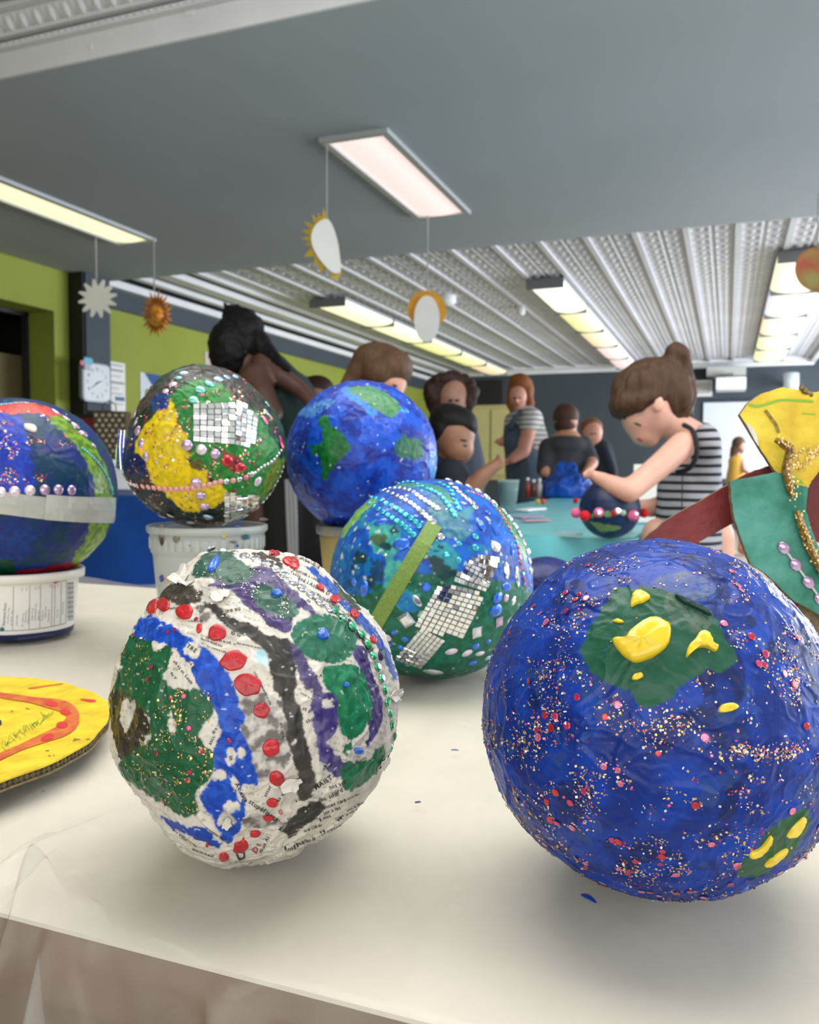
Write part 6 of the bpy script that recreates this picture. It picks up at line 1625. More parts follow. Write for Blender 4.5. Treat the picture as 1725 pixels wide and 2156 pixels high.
pm = mat('poster_blue', (40, 84, 150), 0.6, var=0.1)
add('blue_corner', *plate([(XL + 0.0075, y0 + (y1 - y0) * a, zb + (zt - zb) * b) for a, b in ((0.15, 1.0), (1, 1), (1, 0.25), (0.62, 0.45))], (1, 0, 0), 0.001), pm, r)
add('green_dot', *plate([(XL + 0.0085, y0 + (y1 - y0) * (0.28 + 0.12 * math.cos(a)), zb + (zt - zb) * (0.45 + 0.12 * math.sin(a))) for a in np.linspace(0, 2 * math.pi, 16, endpoint=False)], (1, 0, 0), 0.001), mat('poster_green', (110, 140, 60), 0.6), r)
add('red_shape', *plate([(XL + 0.009, y0 + (y1 - y0) * a, zb + (zt - zb) * b) for a, b in ((0.66, 0.62), (0.9, 0.66), (0.9, 0.5), (0.7, 0.48))], (1, 0, 0), 0.001), M_redblob, r)
wall_sheet('paper_slip', 432, 742, 452, 790, mat('pinkish_slip', (214, 196, 190), 0.7), 'pinkish paper slip on the green wall behind the dark-haired person')

# counter with a dotted bag
r = root('side_counter', (XL + 0.27, 5.6, 0), 'pale grey counter standing along the green wall under the clock', 'counter')
zc_ = P(235, 968, 6.2)[2]
M_counter = mat('counter_grey', (196, 194, 190), 0.5, var=0.04)
add('worktop', *box(XL + 0.002, XL + 0.60, 4.70, 6.6, zc_ - 0.04, zc_), M_white, r)
add('cabinet', *box(XL + 0.002, XL + 0.56, 4.74, 6.56, 0.08, zc_ - 0.04), M_counter, r)
add('plinth', *box(XL + 0.002, XL + 0.50, 4.78, 6.5, 0, 0.08), M_black, r)
for k_ in range(4):
    add('cabinet_door', *box(XL + 0.56, XL + 0.575, 4.76 + k_ * 0.45, 4.76 + k_ * 0.45 + 0.43, 0.11, zc_ - 0.07), M_counter, r)
M_bag = mat('brown_bag_paper', (98, 82, 58), 0.7, var=0.12); M_dotw = mat('cream_dot', (222, 214, 196), 0.7)
bc = P(238, 967, 5.95); bc[2] = zc_
r = root('gift_bag', (bc[0], bc[1], zc_), 'brown gift bag with cream dots standing on the counter', 'bag')
hw, hd, hh = 0.115, 0.06, 0.34
xA, yA = RIGHT_H, FWD_H
def bagp(u_, v_, w_): return bc + xA * u_ + yA * v_ + np.array([0, 0, w_])
V = [bagp(sx_ * hw * k_, sy_ * hd * k_, z_) for z_, k_ in ((0.002, 0.96), (hh, 1.0)) for sx_, sy_ in ((-1, -1), (1, -1), (1, 1), (-1, 1))]
bb_ = add('bag_body', V, [(0, 1, 5, 4), (1, 2, 6, 5), (2, 3, 7, 6), (3, 0, 4, 7), (3, 2, 1, 0)], M_bag, r)
add('bag_handle', *tube([bagp(-0.05, -hd, hh - 0.02), bagp(-0.045, -hd, hh + 0.05), bagp(0, -hd, hh + 0.075), bagp(0.045, -hd, hh + 0.05), bagp(0.05, -hd, hh - 0.02)], 0.004, 6), M_black, r)
for j in range(9):
    for i in range(5):
        u_ = -0.094 + i * 0.047 + (0.023 if j % 2 else 0)
        if u_ > 0.105: continue
        c = bagp(u_, -hd - 0.001, 0.025 + j * 0.036)
        add('dot', *plate([c + xA * 0.0125 * math.cos(a) + np.array([0, 0, 0.0125 * math.sin(a)]) for a in np.linspace(0, 2 * math.pi, 10, endpoint=False)], -yA, 0.001), M_dotw, bb_)
bx = P(187, 967, 6.1)
r = root('red_box', (bx[0], bx[1], zc_), 'dull red box beside the dotted bag on the counter', 'box')
add('carton', *obox((bx[0], bx[1], zc_ + 0.152), RIGHT_H, FWD_H, (0, 0, 1), 0.075, 0.05, 0.15), mat('red_carton', (150, 48, 24), 0.6, var=0.15), r)
add('carton_lid', *obox((bx[0], bx[1], zc_ + 0.315), RIGHT_H, FWD_H, (0, 0, 1), 0.08, 0.055, 0.013), M_black, r)
bx = P(214, 873, 6.25)
r = root('black_case', (bx[0], bx[1], zc_), 'black case standing behind the dotted bag on the counter', 'case')
add('case_body', *obox((bx[0], bx[1], (zc_ + bx[2]) / 2 + 0.01), RIGHT_H, FWD_H, (0, 0, 1), 0.09, 0.03, (bx[2] - zc_) / 2), M_black, r)
add('case_lid', *obox((bx[0], bx[1], bx[2] + 0.016), RIGHT_H, FWD_H, (0, 0, 1), 0.095, 0.034, 0.012), mat('case_lid', (40, 42, 48), 0.4), r)

# ------------------------------------------------------------------ projector and boxes on the end wall
def yb(px0, py0, px1, py1, y, d):
    a = on_y(px0, py1, y); b = on_y(px1, py0, y); return box(a[0], b[0], y, y + d, a[2], b[2])
r = root('projector', on_y(1540, 822, 13.1), 'white projector on a bracket high on the dark end wall', 'projector')
add('mount_plate', *yb(1488, 770, 1572, 792, 13.3, 0.385), mat('mount_grey', (196, 196, 190), 0.5), r)
add('projector_body', *yb(1508, 793, 1572, 820, 12.9, 0.5), M_white, r)
add('mount_arm', *yb(1530, 785, 1545, 795, 13.05, 0.4), M_frame_d, r)
r = root('wall_speaker', on_y(1480, 836, 13.4), 'small white wall speaker beside the projector', 'speaker')
add('speaker_box', *yb(1462, 800, 1500, 834, 13.4, 0.28), M_white, r); add('grille', *yb(1465, 804, 1497, 830, 13.385, 0.014), M_counter, r)
c = on_y(1666, 822, 13.2)
r = root('vent_pipe', c, 'short pale grey pipe end above the yellow cardboard on the dark wall', 'pipe')
rp_ = abs(on_y(1683, 800, 13.2)[0] - on_y(1649, 800, 13.2)[0]) / 2; hp_ = on_y(1666, 786, 13.2)[2] - c[2]
add('pipe', *lathe([(rp_ * 0.9, -0.0), (rp_, 0.01), (rp_, hp_), (rp_ * 0.7, hp_ + 0.01), (0.001, hp_ + 0.01)], c, 24), mat('pipe_grey', (190, 198, 206), 0.4), r, smooth=True)
add('bracket', *box(c[0] - 0.03, c[0] + 0.03, c[1] + rp_, YF - 0.001, c[2] + hp_ * 0.4, c[2] + hp_ * 0.6), M_frame_d, r)

# ------------------------------------------------------------------ things on the turquoise table
q8 = lambda x, y: (1040 + x * 0.20870, 1000 + y * 0.20870)
k4 = lambda x, y: (860 + x * 0.25507, 700 + y * 0.25507)
TZ3 = TZ2 + 0.004
bm = bmesh.new(); bmesh.ops.create_icosphere(bm, subdivisions=3, radius=1.0)
for v in bm.verts: v.co *= 1 + 0.10 * (math.sin(v.co.x * 23) * math.sin(v.co.y * 19 + 1) * math.sin(v.co.z * 21 + 2))
me_pom = {}
for nm, c in (('pink', (232, 110, 160)), ('red', (206, 26, 40)), ('yellow', (230, 200, 60)), ('orange', (220, 90, 60)), ('mint', (170, 200, 170))):
    m_ = bpy.data.meshes.new('pompom'); bm.to_mesh(m_); m_.materials.append(mat('pompom_' + nm, c, 0.95, var=0.2, vscale=3)); me_pom[nm] = m_
bm.free()
gP = Globe(1284, 1089, 63, Z=1.90, seed=53, lump=0.008, wrinkle=0.004, strips=0.003)
gP.C[2] = TZ3 + gP.R
rP = globe_root('pompom_globe', gP, 'dark navy ball ringed with pink and red pompoms on the turquoise table', 'globes on the turquoise table')
plP = [poly_uv(gP, p, q8) for p in ([(960, 470), (1060, 490), (1270, 520), (1240, 560), (1110, 575), (1060, 560)], [(1120, 370), (1180, 370), (1180, 420), (1120, 420)], [(980, 400), (1010, 390), (1000, 440), (975, 440)])]
def paintP(D, uvw, uv):
    n = len(D); col = np.zeros((n, 3)); layer(col, np.ones(n), (22, 26, 62), D, 0.3, 5, 1, (10, 44, 80)); layer(col, (uv[:, 1] < -0.25) * 1.0, (6, 40, 84), D, 0.3, 5, 2, (8, 56, 100))
    for pl_ in plP: layer(col, soft_poly(uvw, pl_), (116, 160, 100), D, 0.2, 16, 2, (90, 140, 90))
    return np.clip(col, 0, 1)
shell(gP, rP, 6, paintP, M_paper, warp=0.03, wscale=8)
for nm, x, y, r_ in (('pink', 830, 385, 52), ('red', 918, 412, 52), ('pink', 1060, 380, 50), ('red', 1215, 378, 45), ('mint', 1300, 380, 38), ('pink', 1405, 407, 55), ('red', 1515, 385, 48)):
    a, b = q8(x, y); d_ = gP.pix([(a, b)])
    side = abs(a - 1284) > 62
    p = P(a, b, 1.90 if side else 1.90 - 0.062); s_ = r_ * 0.2087 * 1.87 / FPX
    inst('pompom', me_pom[nm], rP, frame_mat(p, RIGHT, UP, BACK, s_, s_, s_))
for x, y, r_ in ((1063, 382, 26), (1255, 365, 34), (1440, 395, 20)):
    p = P(*q8(x, y), 1.90 - 0.085); s_ = r_ * 0.2087 * 1.85 / FPX
    inst('clear_gem', gem('round', 'clear'), rP, frame_mat(p, RIGHT, UP, BACK, s_, s_, s_ * 0.7))
for nm, x, y, r_, lab in (('yellow', 1068, 1400, 20, 'loose yellow pompom on the turquoise table'), ('orange', 1112, 1402, 22, 'loose orange-red pompom next to the yellow one on the turquoise table'), ('red', 1382, 1396, 22, 'loose red pompom on the turquoise table above the ringed ball')):
    p = on_z(*k4(x, y + r_ * 0.6), TZ3); s_ = r_ * 0.25507 * np.linalg.norm(p - CAM) / FPX
    o = inst('pompom', me_pom[nm], None, frame_mat(p + np.array([0, 0, s_ * 0.95]), RIGHT, UP, BACK, s_, s_, s_)); tag(o, lab, 'pompom', 'loose pompoms')
def table_strip(name, pts, w_, th, m, lab, cat):
    V = [on_z(*k4(*p), TZ3) for p in pts]; a, b = V; d_ = unit(b - a); n_ = np.array([-d_[1], d_[0], 0])
    add(name, *obox((a + b) / 2 + np.array([0, 0, th / 2]), d_, n_, (0, 0, 1), np.linalg.norm(b - a) / 2, w_, th / 2), m, None, label=lab, cat=cat)
table_strip('craft_stick', [(930, 1474), (1080, 1458)], 0.03, 0.006, M_paperw, 'white craft stick lying on the turquoise table', 'craft stick')
table_strip('pink_strip', [(880, 1530), (1060, 1520)], 0.03, 0.004, mat('lilac_paper', (170, 150, 190), 0.6), 'lilac paper strip on the turquoise table', 'paper strip')
table_strip('pink_strip', [(940, 1558), (1150, 1552)], 0.02, 0.004, mat('pink_paper', (196, 140, 150), 0.6), 'pink paper strip in front of the lilac one on the turquoise table', 'paper strip')
table_strip('clear_tray', [(1300, 1680), (1360, 1676)], 0.03, 0.008, mat('pale_plastic', (170, 210, 215), 0.3), 'pale plastic lid lying on the turquoise table near the ringed ball', 'lid')
# clear cup with dark paint water
b_ = on_z(*k4(825, 1478), TZ3)
Zq = float(-(RN.T @ (b_ - CAM))[2])
s_ = Zq / FPX
r = root('water_cup', b_, 'clear plastic cup with dark teal paint water at the end of the turquoise table', 'cup')
add('cup', *lathe([(0.001, 0), (15 * s_, 0), (23 * s_, 66 * s_), (23.6 * s_, 67 * s_), (22 * s_, 66 * s_), (14 * s_, 1.5 * s_), (0.001, 1.5 * s_)], b_, 28), mat('clear_cup', (190, 205, 205), 0.1, alpha=0.35), r, smooth=True)
add('paint_water', *lathe([(0.001, 22 * s_), (16.5 * s_, 22 * s_), (21 * s_, 62 * s_), (0.001, 62 * s_)], b_, 28), mat('teal_water', (10, 50, 54), 0.15), r, smooth=True)
# crumpled blue plastic
bp_ = on_z(*k4(1315, 1356), TZ3); Zq = float(-(RN.T @ (bp_ - CAM))[2]); s_ = Zq / FPX
Db, Fb = get_ico(5)
hgtb = np.maximum(0.06, 1 + 0.35 * noise(Db, 1.6, 4) + 0.22 * (1 - np.abs(noise(Db, 3.5, 6))) - 0.4 * (Db @ RIGHT > 0.3) * (Db[:, 2] > 0.2) * 0.8)
V = bp_ + (Db * hgtb[:, None]) @ np.diag([1, 1, 1]) * np.array([1, 1, 1]) * 0
V = bp_ + (Db[:, :1] * 50 * s_ * hgtb[:, None]) * np.array([1, 0, 0]) + (Db[:, 1:2] * 38 * s_ * hgtb[:, None]) * np.array([0, 1, 0]) + np.c_[np.zeros((len(Db), 2)), np.maximum(Db[:, 2] * 60 * s_ * hgtb, 0)]
add('blue_plastic_bag', V, Fb, M_bluecloth, None, smooth=False, label='crumpled bright blue plastic bag at the far end of the turquoise table', cat='bag')
for k_, (x, y, c, h_) in enumerate(((985, 1300, (150, 60, 50), 0.09), (1035, 1300, (110, 60, 50), 0.08), (1085, 1270, (210, 205, 195), 0.085))):
    p = P(*k4(x, y), 4.6); p[2] = TZ3
    r = root('paint_bottle', p, ['red-brown paint bottle standing beside the water cup', 'dark brown paint bottle between the red-brown and white ones', 'white paint bottle next to the crumpled blue bag'][k_], 'bottle', 'paint bottles')
    add('bottle', *lathe([(0.001, 0), (0.015, 0), (0.0155, h_ * 0.75), (0.009, h_ * 0.85), (0.008, h_), (0.001, h_)], p, 18), mat('bottle%d' % k_, c, 0.4), r, smooth=True)
    add('cap', *lathe([(0.009, h_), (0.009, h_ + 0.015), (0.001, h_ + 0.017)], p, 18), M_white, r, smooth=True)
# sheet of paper and brown chair back near the girl
p = P(1366, 1040, 2.45)
r = root('paper_pad', (p[0], p[1], TZ3), 'white paper pad propped up behind the ringed ball', 'paper pad')
hq = (p[2] - TZ3)
add('pad', *obox((p[0], p[1], TZ3 + hq + 0.002), RIGHT_H, FWD_H, (0, 0, 1), 0.045, 0.005, hq), M_paperw, r)
add('pad_edge', *obox((p[0] + RIGHT_H[0] * 0.043, p[1] + RIGHT_H[1] * 0.043, TZ3 + hq + 0.002), RIGHT_H, FWD_H, (0, 0, 1), 0.003, 0.0055, hq), mat('pad_yellow', (220, 200, 130), 0.7), r)
# ------------------------------------------------------------------ people
def capsule(p0, r0, p1, r1, n=14):
    p0, p1 = np.asarray(p0, float), np.asarray(p1, float)
    ax = unit(p1 - p0) if np.linalg.norm(p1 - p0) > 1e-6 else np.array([0, 0, 1.0])
    a = np.array([0, 0, 1.0]) if abs(ax[2]) < 0.9 else np.array([1.0, 0, 0]); u = unit(np.cross(ax, a)); v = np.cross(ax, u)
    rings = [(p0 + ax * (-r0 * math.cos(t)), r0 * math.sin(t)) for t in (0.05, 0.5, 1.0)] + [(p0, r0), (p1, r1)] + [(p1 + ax * (r1 * math.cos(t)), r1 * math.sin(t)) for t in (1.0, 0.5, 0.05)]
    V = [c + rr * (math.cos(2 * math.pi * j / n) * u + math.sin(2 * math.pi * j / n) * v) for c, rr in rings for j in range(n)]
    F = [(i * n + j, i * n + (j + 1) % n, (i + 1) * n + (j + 1) % n, (i + 1) * n + j) for i in range(len(rings) - 1) for j in range(n)]
    F += [tuple(range(n - 1, -1, -1)), tuple((len(rings) - 1) * n + j for j in range(n))]
    return np.array(V), F
JOBS = []
def flesh(name, prims, m, parent, voxel=0.008, smooth=6, disp=None):
    """one continuous surface grown over the given limbs"""
    V, F = merge(prims); loc = wl(parent)
    me = mesh_from('tmp', V - loc, F); ob = bpy.data.objects.new('tmp', me); COL.objects.link(ob)
    md = ob.modifiers.new('r', 'REMESH'); md.mode = 'VOXEL'; md.voxel_size = voxel; md.use_smooth_shade = True
    ms = ob.modifiers.new('s', 'SMOOTH'); ms.iterations = smooth; ms.factor = 0.5
    JOBS.append((ob, name, m, parent, disp))
def run_jobs():
    dg = bpy.context.evaluated_depsgraph_get(); done = []
    for ob, name, m, parent, disp in JOBS:
        me = bpy.data.meshes.new_from_object(ob.evaluated_get(dg)); done.append((me, name, m, parent, disp))
    for ob, *_ in JOBS:
        d = ob.data; bpy.data.objects.remove(ob); bpy.data.meshes.remove(d)
    for me, name, m, parent, disp in done:
        me.materials.clear()
        if disp is not None:
            V = np.array([v.co[:] for v in me.vertices]); N = np.array([v.normal[:] for v in me.vertices])
            V = V + N * disp(V)[:, None]; me.vertices.foreach_set('co', V.astype(np.float32).ravel()); me.update()
        me.polygons.foreach_set('use_smooth', np.ones(len(me.polygons), bool))
        link(name, me, m, parent, wl(parent))
def ch(*pts):
    """chain of tapering limbs through (px, py, Z, radius px)"""
    out = []
    Q = [(P(a, b, z), r_ * z / FPX) for a, b, z, r_ in pts]
    for (p0, r0), (p1, r1) in zip(Q[:-1], Q[1:]): out.append(capsule(p0, r0, p1, r1))
    return out
def el(px, py, Z, rx, ry, rz, tilt=0):
    c_, s_ = math.cos(math.radians(tilt)), math.sin(math.radians(tilt)); k_ = Z / FPX
    return ellip(P(px, py, Z), rx * k_, ry * k_, rz * k_, (RIGHT * c_ + UP * s_, UP * c_ - RIGHT * s_, BACK))
def down(px, py, Z, r_px, spread=0.09, z_end=0.05, r_end=0.04):
    """two legs from the hip at a pixel down to feet on the floor"""
    p = P(px, py, Z); k_ = r_px * Z / FPX; out = []
    for s_ in (-1, 1):
        a = p + RIGHT_H * s_ * spread * 0.8; kn = np.array([a[0], a[1], (a[2] + z_end) / 2]) + RIGHT_H * s_ * 0.01; b = np.array([a[0], a[1], z_end])
        out += [capsule(a, k_, kn, k_ * 0.72), capsule(kn, k_ * 0.72, b, r_end), capsule(b, 0.04, b - FWD_H * 0.12 + np.array([0, 0, -0.012]), 0.034)]
    return out
def hand(wx, wy, wz, ang, size, curl=0.5, Zk=0.0, flip=1):
    """palm with four fingers and a thumb; ang = pointing direction in the picture (degrees), size = palm length px"""
    out = []; d = np.array([math.cos(math.radians(ang)), -math.sin(math.radians(ang))]); n_ = np.array([-d[1], d[0]]) * flip
    c = np.array([wx, wy]); pc = c + d * size * 0.55
    out += ch((c[0], c[1], wz, size * 0.34), (pc[0], pc[1], wz, size * 0.42), (c[0] + d[0] * size * 0.9, c[1] + d[1] * size * 0.9, wz, size * 0.38))
    for k_, (o, l) in enumerate(((-0.36, 0.72), (-0.12, 0.85), (0.12, 0.80), (0.36, 0.62))):
        a = c + d * size * 0.95 + n_ * o * size; b = a + (d * (1 - curl * 0.5) + n_ * curl * -0.35) * l * size * 0.55; e = b + (d * (0.6 - curl) - n_ * curl * 0.9) * l * size * 0.45
        zz = wz - (0.012 if k_ % 2 else 0.004)
        out += ch((a[0], a[1], zz, size * 0.135), (b[0], b[1], zz - 0.008, size * 0.125), (e[0], e[1], zz - 0.002, size * 0.105))
    a = c + d * size * 0.25 + n_ * 0.36 * size; b = a + d * size * 0.35 + n_ * size * 0.25; e = b + d * size * 0.36
    out += ch((a[0], a[1], wz - 0.01, size * 0.16), (b[0], b[1], wz - 0.015, size * 0.14), (e[0], e[1], wz - 0.018, size * 0.11))
    return out
def skin(name, rgb): return mat(name, rgb, 0.5, var=0.10, vscale=14, spec=0.4)
def hairm(name, rgb, rgb2):
    m, t, N, L, b = nt(name)
    tc = N.new('ShaderNodeTexCoord'); mp = N.new('ShaderNodeMapping'); mp.inputs['Scale'].default_value = (60, 60, 7)
    nz = N.new('ShaderNodeTexNoise'); nz.inputs['Scale'].default_value = 2.0; nz.inputs['Detail'].default_value = 5
    L.new(tc.outputs['Object'], mp.inputs['Vector']); L.new(mp.outputs['Vector'], nz.inputs['Vector'])
    cr = N.new('ShaderNodeMix'); cr.data_type = 'RGBA'; cr.inputs['A'].default_value = (*lin(rgb), 1); cr.inputs['B'].default_value = (*lin(rgb2), 1)
    L.new(nz.outputs['Fac'], cr.inputs['Factor']); L.new(cr.outputs['Result'], b.inputs['Base Color']); b.inputs['Roughness'].default_value = 0.62; b.inputs['Specular IOR Level'].default_value = 0.25
    bp = N.new('ShaderNodeBump'); bp.inputs['Strength'].default_value = 0.5; bp.inputs['Distance'].default_value = 0.004
    L.new(nz.outputs['Fac'], bp.inputs['Height']); L.new(bp.outputs['Normal'], b.inputs['Normal'])
    return m
def stripem(name, light, dark, period, duty=0.38, rough=0.8):
    """woven horizontal stripes"""
    m, t, N, L, b = nt(name)
    tc = N.new('ShaderNodeTexCoord'); sp = N.new('ShaderNodeSeparateXYZ'); L.new(tc.outputs['Object'], sp.inputs['Vector'])
    nz = N.new('ShaderNodeTexNoise'); nz.inputs['Scale'].default_value = 5; L.new(tc.outputs['Object'], nz.inputs['Vector'])
    ad = N.new('ShaderNodeMath'); ad.operation = 'MULTIPLY_ADD'; ad.inputs[1].default_value = 0.012; L.new(nz.outputs['Fac'], ad.inputs[0]); L.new(sp.outputs['Z'], ad.inputs[2])
    dv = N.new('ShaderNodeMath'); dv.operation = 'DIVIDE'; dv.inputs[1].default_value = period; L.new(ad.outputs[0], dv.inputs[0])
    fr = N.new('ShaderNodeMath'); fr.operation = 'FRACT'; L.new(dv.outputs[0], fr.inputs[0])
    lt = N.new('ShaderNodeMath'); lt.operation = 'LESS_THAN'; lt.inputs[1].default_value = duty; L.new(fr.outputs[0], lt.inputs[0])
    mx = N.new('ShaderNodeMix'); mx.data_type = 'RGBA'; mx.inputs['A'].default_value = (*lin(light), 1); mx.inputs['B'].default_value = (*lin(dark), 1)
    L.new(lt.outputs[0], mx.inputs['Factor']); L.new(mx.outputs['Result'], b.inputs['Base Color']); b.inputs['Roughness'].default_value = rough
    return m
M_eye = mat('dark_eye', (30, 22, 20), 0.3); M_lip = mat('lip', (176, 96, 92), 0.5)
def person(px, py, Z, label):
    p = P(px, py, Z)
    return root('person', (p[0], p[1], 0.0), label, 'person', 'people at the tables')
def feat(parent, name, px, py, Z, rx, ry, rz, m, tilt=0):
    add(name, *el(px, py, Z, rx, ry, rz, tilt), m, parent, smooth=True)
g5 = lambda x, y: (1200 + x * 0.30435, 700 + y * 0.30435)
d3 = lambda x, y: (420 + x * 0.27826, 620 + y * 0.27826)
y5 = lambda x, y: (1440 + x * 0.16522, 740 + y * 0.16522)
def at(f, x, y, Z, r_): return (*f(x, y), Z, r_)

# girl in the striped tank top, bent over her ball
Z = 2.0
r = person(*g5(820, 1200), Z + 0.02, 'girl with brown topknot in a black and white striped tank top bending over her ball')
S1 = skin('fair_skin', (222, 172, 152))
pr = [el(*g5(560, 545), Z, 58, 58, 50, 20), el(*g5(500, 590), Z, 44, 46, 42, 30)] + ch(at(g5, 470, 600, Z, 34), at(g5, 510, 690, Z, 30), at(g5, 560, 735, Z, 20)) + ch(at(g5, 450, 640, Z, 14), at(g5, 440, 695, Z, 8)) + ch(at(g5, 478, 738, Z, 9), at(g5, 500, 745, Z, 10))
pr += ch(at(g5, 640, 600, Z, 34), at(g5, 760, 660, Z, 32), at(g5, 850, 740, Z, 40)) + [el(*g5(616, 500), Z - 0.074, 13, 20, 8, -15)]
pr += [el(*g5(845, 800), Z + 0.02, 52, 50, 48)] + ch(at(g5, 850, 800, Z + 0.03, 52), at(g5, 830, 1050, Z + 0.03, 56), at(g5, 815, 1400, Z + 0.03, 56))
pr += ch(at(g5, 785, 775, Z - 0.085, 29), at(g5, 620, 925, Z - 0.13, 27), at(g5, 410, 1100, Z - 0.17, 25), at(g5, 300, 1058, Z - 0.15, 22), at(g5, 190, 1000, Z - 0.12, 14))
pr += hand(*g5(190, 998), Z - 0.12, 165, 24, 0.7)
pr += ch(at(g5, 800, 820, Z + 0.12, 32), at(g5, 700, 1180, Z + 0.12, 24), at(g5, 560, 1215, Z + 0.08, 20), at(g5, 430, 1200, Z + 0.04, 14)) + hand(*g5(430, 1198), Z + 0.04, 175, 22, 0.6)
pr += down(*g5(815, 1400), Z + 0.03, 36)
flesh('body', pr, S1, r, 0.0065, 5)
M_str = stripem('striped_jersey', (166, 168, 178), (22, 24, 32), 0.0205, 0.40)
flesh('striped_top', [el(*g5(905, 775), Z + 0.02, 40, 48, 58)] + [el(*g5(935, 770), Z - 0.035, 28, 44, 52)] + ch(at(g5, 945, 740, Z - 0.03, 24), at(g5, 955, 860, Z - 0.035, 30), at(g5, 920, 1000, Z - 0.01, 38)) + ch(at(g5, 880, 790, Z + 0.04, 52), at(g5, 828, 1040, Z + 0.035, 67), at(g5, 812, 1850, Z + 0.035, 72)), M_str, r, 0.007, 8)
M_trim = mat('black_trim', (26, 28, 36), 0.8)
add('armhole_trim', *tube(spline([P(*g5(*p), z_) for p, z_ in (((790, 640), Z - 0.05), ((850, 680), Z - 0.10), ((878, 780), Z - 0.118), ((866, 880), Z - 0.11), ((820, 945), Z - 0.09), ((740, 968), Z - 0.06))], 24), 0.0058, 10), M_trim, r, smooth=True)
add('side_seam', *tube([P(*g5(780, 985), Z - 0.078), P(*g5(778, 1100), Z - 0.08), P(*g5(775, 1300), Z - 0.08)], 0.0015, 6), M_trim, r)
H1 = hairm('brown_hair', (44, 30, 22), (98, 72, 54))
pr = [el(*g5(555, 385), Z + 0.008, 83, 63, 66, 12), el(*g5(395, 490), Z, 38, 34, 50, 40), el(*g5(500, 470), Z - 0.004, 62, 34, 58, 22), el(*g5(715, 440), Z + 0.0, 46, 62, 56, 0)] + ch(at(g5, 720, 480, Z + 0.0, 36), at(g5, 715, 600, Z, 22), at(g5, 690, 680, Z - 0.02, 8)) + ch(at(g5, 330, 480, Z, 18), at(g5, 345, 585, Z + 0.01, 8))
pr += [el(*g5(738, 145), Z, 26, 24, 24), el(*g5(692, 168), Z, 11, 10, 12), el(*g5(795, 185), Z, 12, 16, 14), el(*g5(828, 262), Z, 9, 15, 11)] + ch(at(g5, 745, 235, Z, 15), at(g5, 720, 330, Z, 24)) + ch(at(g5, 800, 230, Z, 12), at(g5, 850, 310, Z, 8), at(g5, 890, 340, Z, 3)) + ch(at(g5, 800, 420, Z, 20), at(g5, 820, 560, Z, 12), at(g5, 800, 640, Z, 4))
flesh('hair', pr, H1, r, 0.0065, 5, lambda V: 0.006 * noise(V * np.array([1, 1, 0.35]), 55, 3))
for x, y in ((470, 636),):
    feat(r, 'eyelash', *g5(x, y), Z - 0.058, 9, 2.2, 5, M_eye, -22)
feat(r, 'mouth', *g5(487, 742), Z - 0.028, 7, 2.4, 8, M_lip, -35)

# dark-haired child at the table
Z = 3.05
r = person(*k4(330, 1200), Z, 'child with straight black hair looking down, arm stretched over the turquoise table')
S2 = skin('tan_skin', (150, 104, 80))
pr = [el(*k4(380, 850), Z, 44, 50, 46), el(*k4(410, 960), Z - 0.01, 34, 34, 38, 20)] + ch(at(k4, 420, 1000, Z - 0.01, 26), at(k4, 405, 1075, Z - 0.01, 14)) + ch(at(k4, 470, 930, Z - 0.02, 10), at(k4, 490, 1000, Z - 0.02, 8)) + [el(*k4(262, 880), Z - 0.03, 8, 15, 8)]
pr += ch(at(k4, 320, 980, Z + 0.02, 24), at(k4, 290, 1110, Z + 0.04, 26)) + ch(at(k4, 280, 1150, Z + 0.06, 48), at(k4, 300, 1500, Z + 0.08, 50), at(k4, 300, 1900, Z + 0.08, 48))
pr += ch(at(k4, 380, 1180, Z - 0.06, 28), at(k4, 500, 1330, Z - 0.10, 23), at(k4, 600, 1200, Z - 0.12, 18), at(k4, 700, 1110, Z - 0.12, 14)) + hand(*k4(690, 1115), Z - 0.12, 42, 24, 0.8) + down(*k4(300, 1900), Z + 0.08, 32)
flesh('body', pr, S2, r, 0.008, 5)
flesh('dark_tee', ch(at(k4, 300, 1130, Z + 0.05, 46), at(k4, 300, 1250, Z + 0.06, 58), at(k4, 300, 1900, Z + 0.08, 60)) + ch(at(k4, 370, 1170, Z - 0.05, 34), at(k4, 440, 1260, Z - 0.08, 30)), mat('navy_tee', (28, 32, 44), 0.85, var=0.1), r, 0.009, 6)
flesh('hair', [el(*k4(370, 740), Z + 0.01, 53, 37, 52, -8), el(*k4(270, 800), Z + 0.01, 28, 36, 46), el(*k4(235, 860), Z + 0.04, 22, 34, 36), el(*k4(330, 690), Z + 0.02, 40, 28, 44), el(*k4(470, 770), Z, 28, 24, 40, -20)], hairm('black_hair', (10, 8, 9), (26, 22, 22)), r, 0.008, 5)
feat(r, 'eye', *k4(462, 935), Z - 0.066, 7, 2.6, 4, M_eye, -10); feat(r, 'eyebrow', *k4(450, 890), Z - 0.07, 10, 2.2, 4, M_eye, -8); feat(r, 'mouth', *k4(432, 1050), Z - 0.05, 8, 2.6, 5, mat('lip_dark', (140, 74, 66), 0.5), -10)

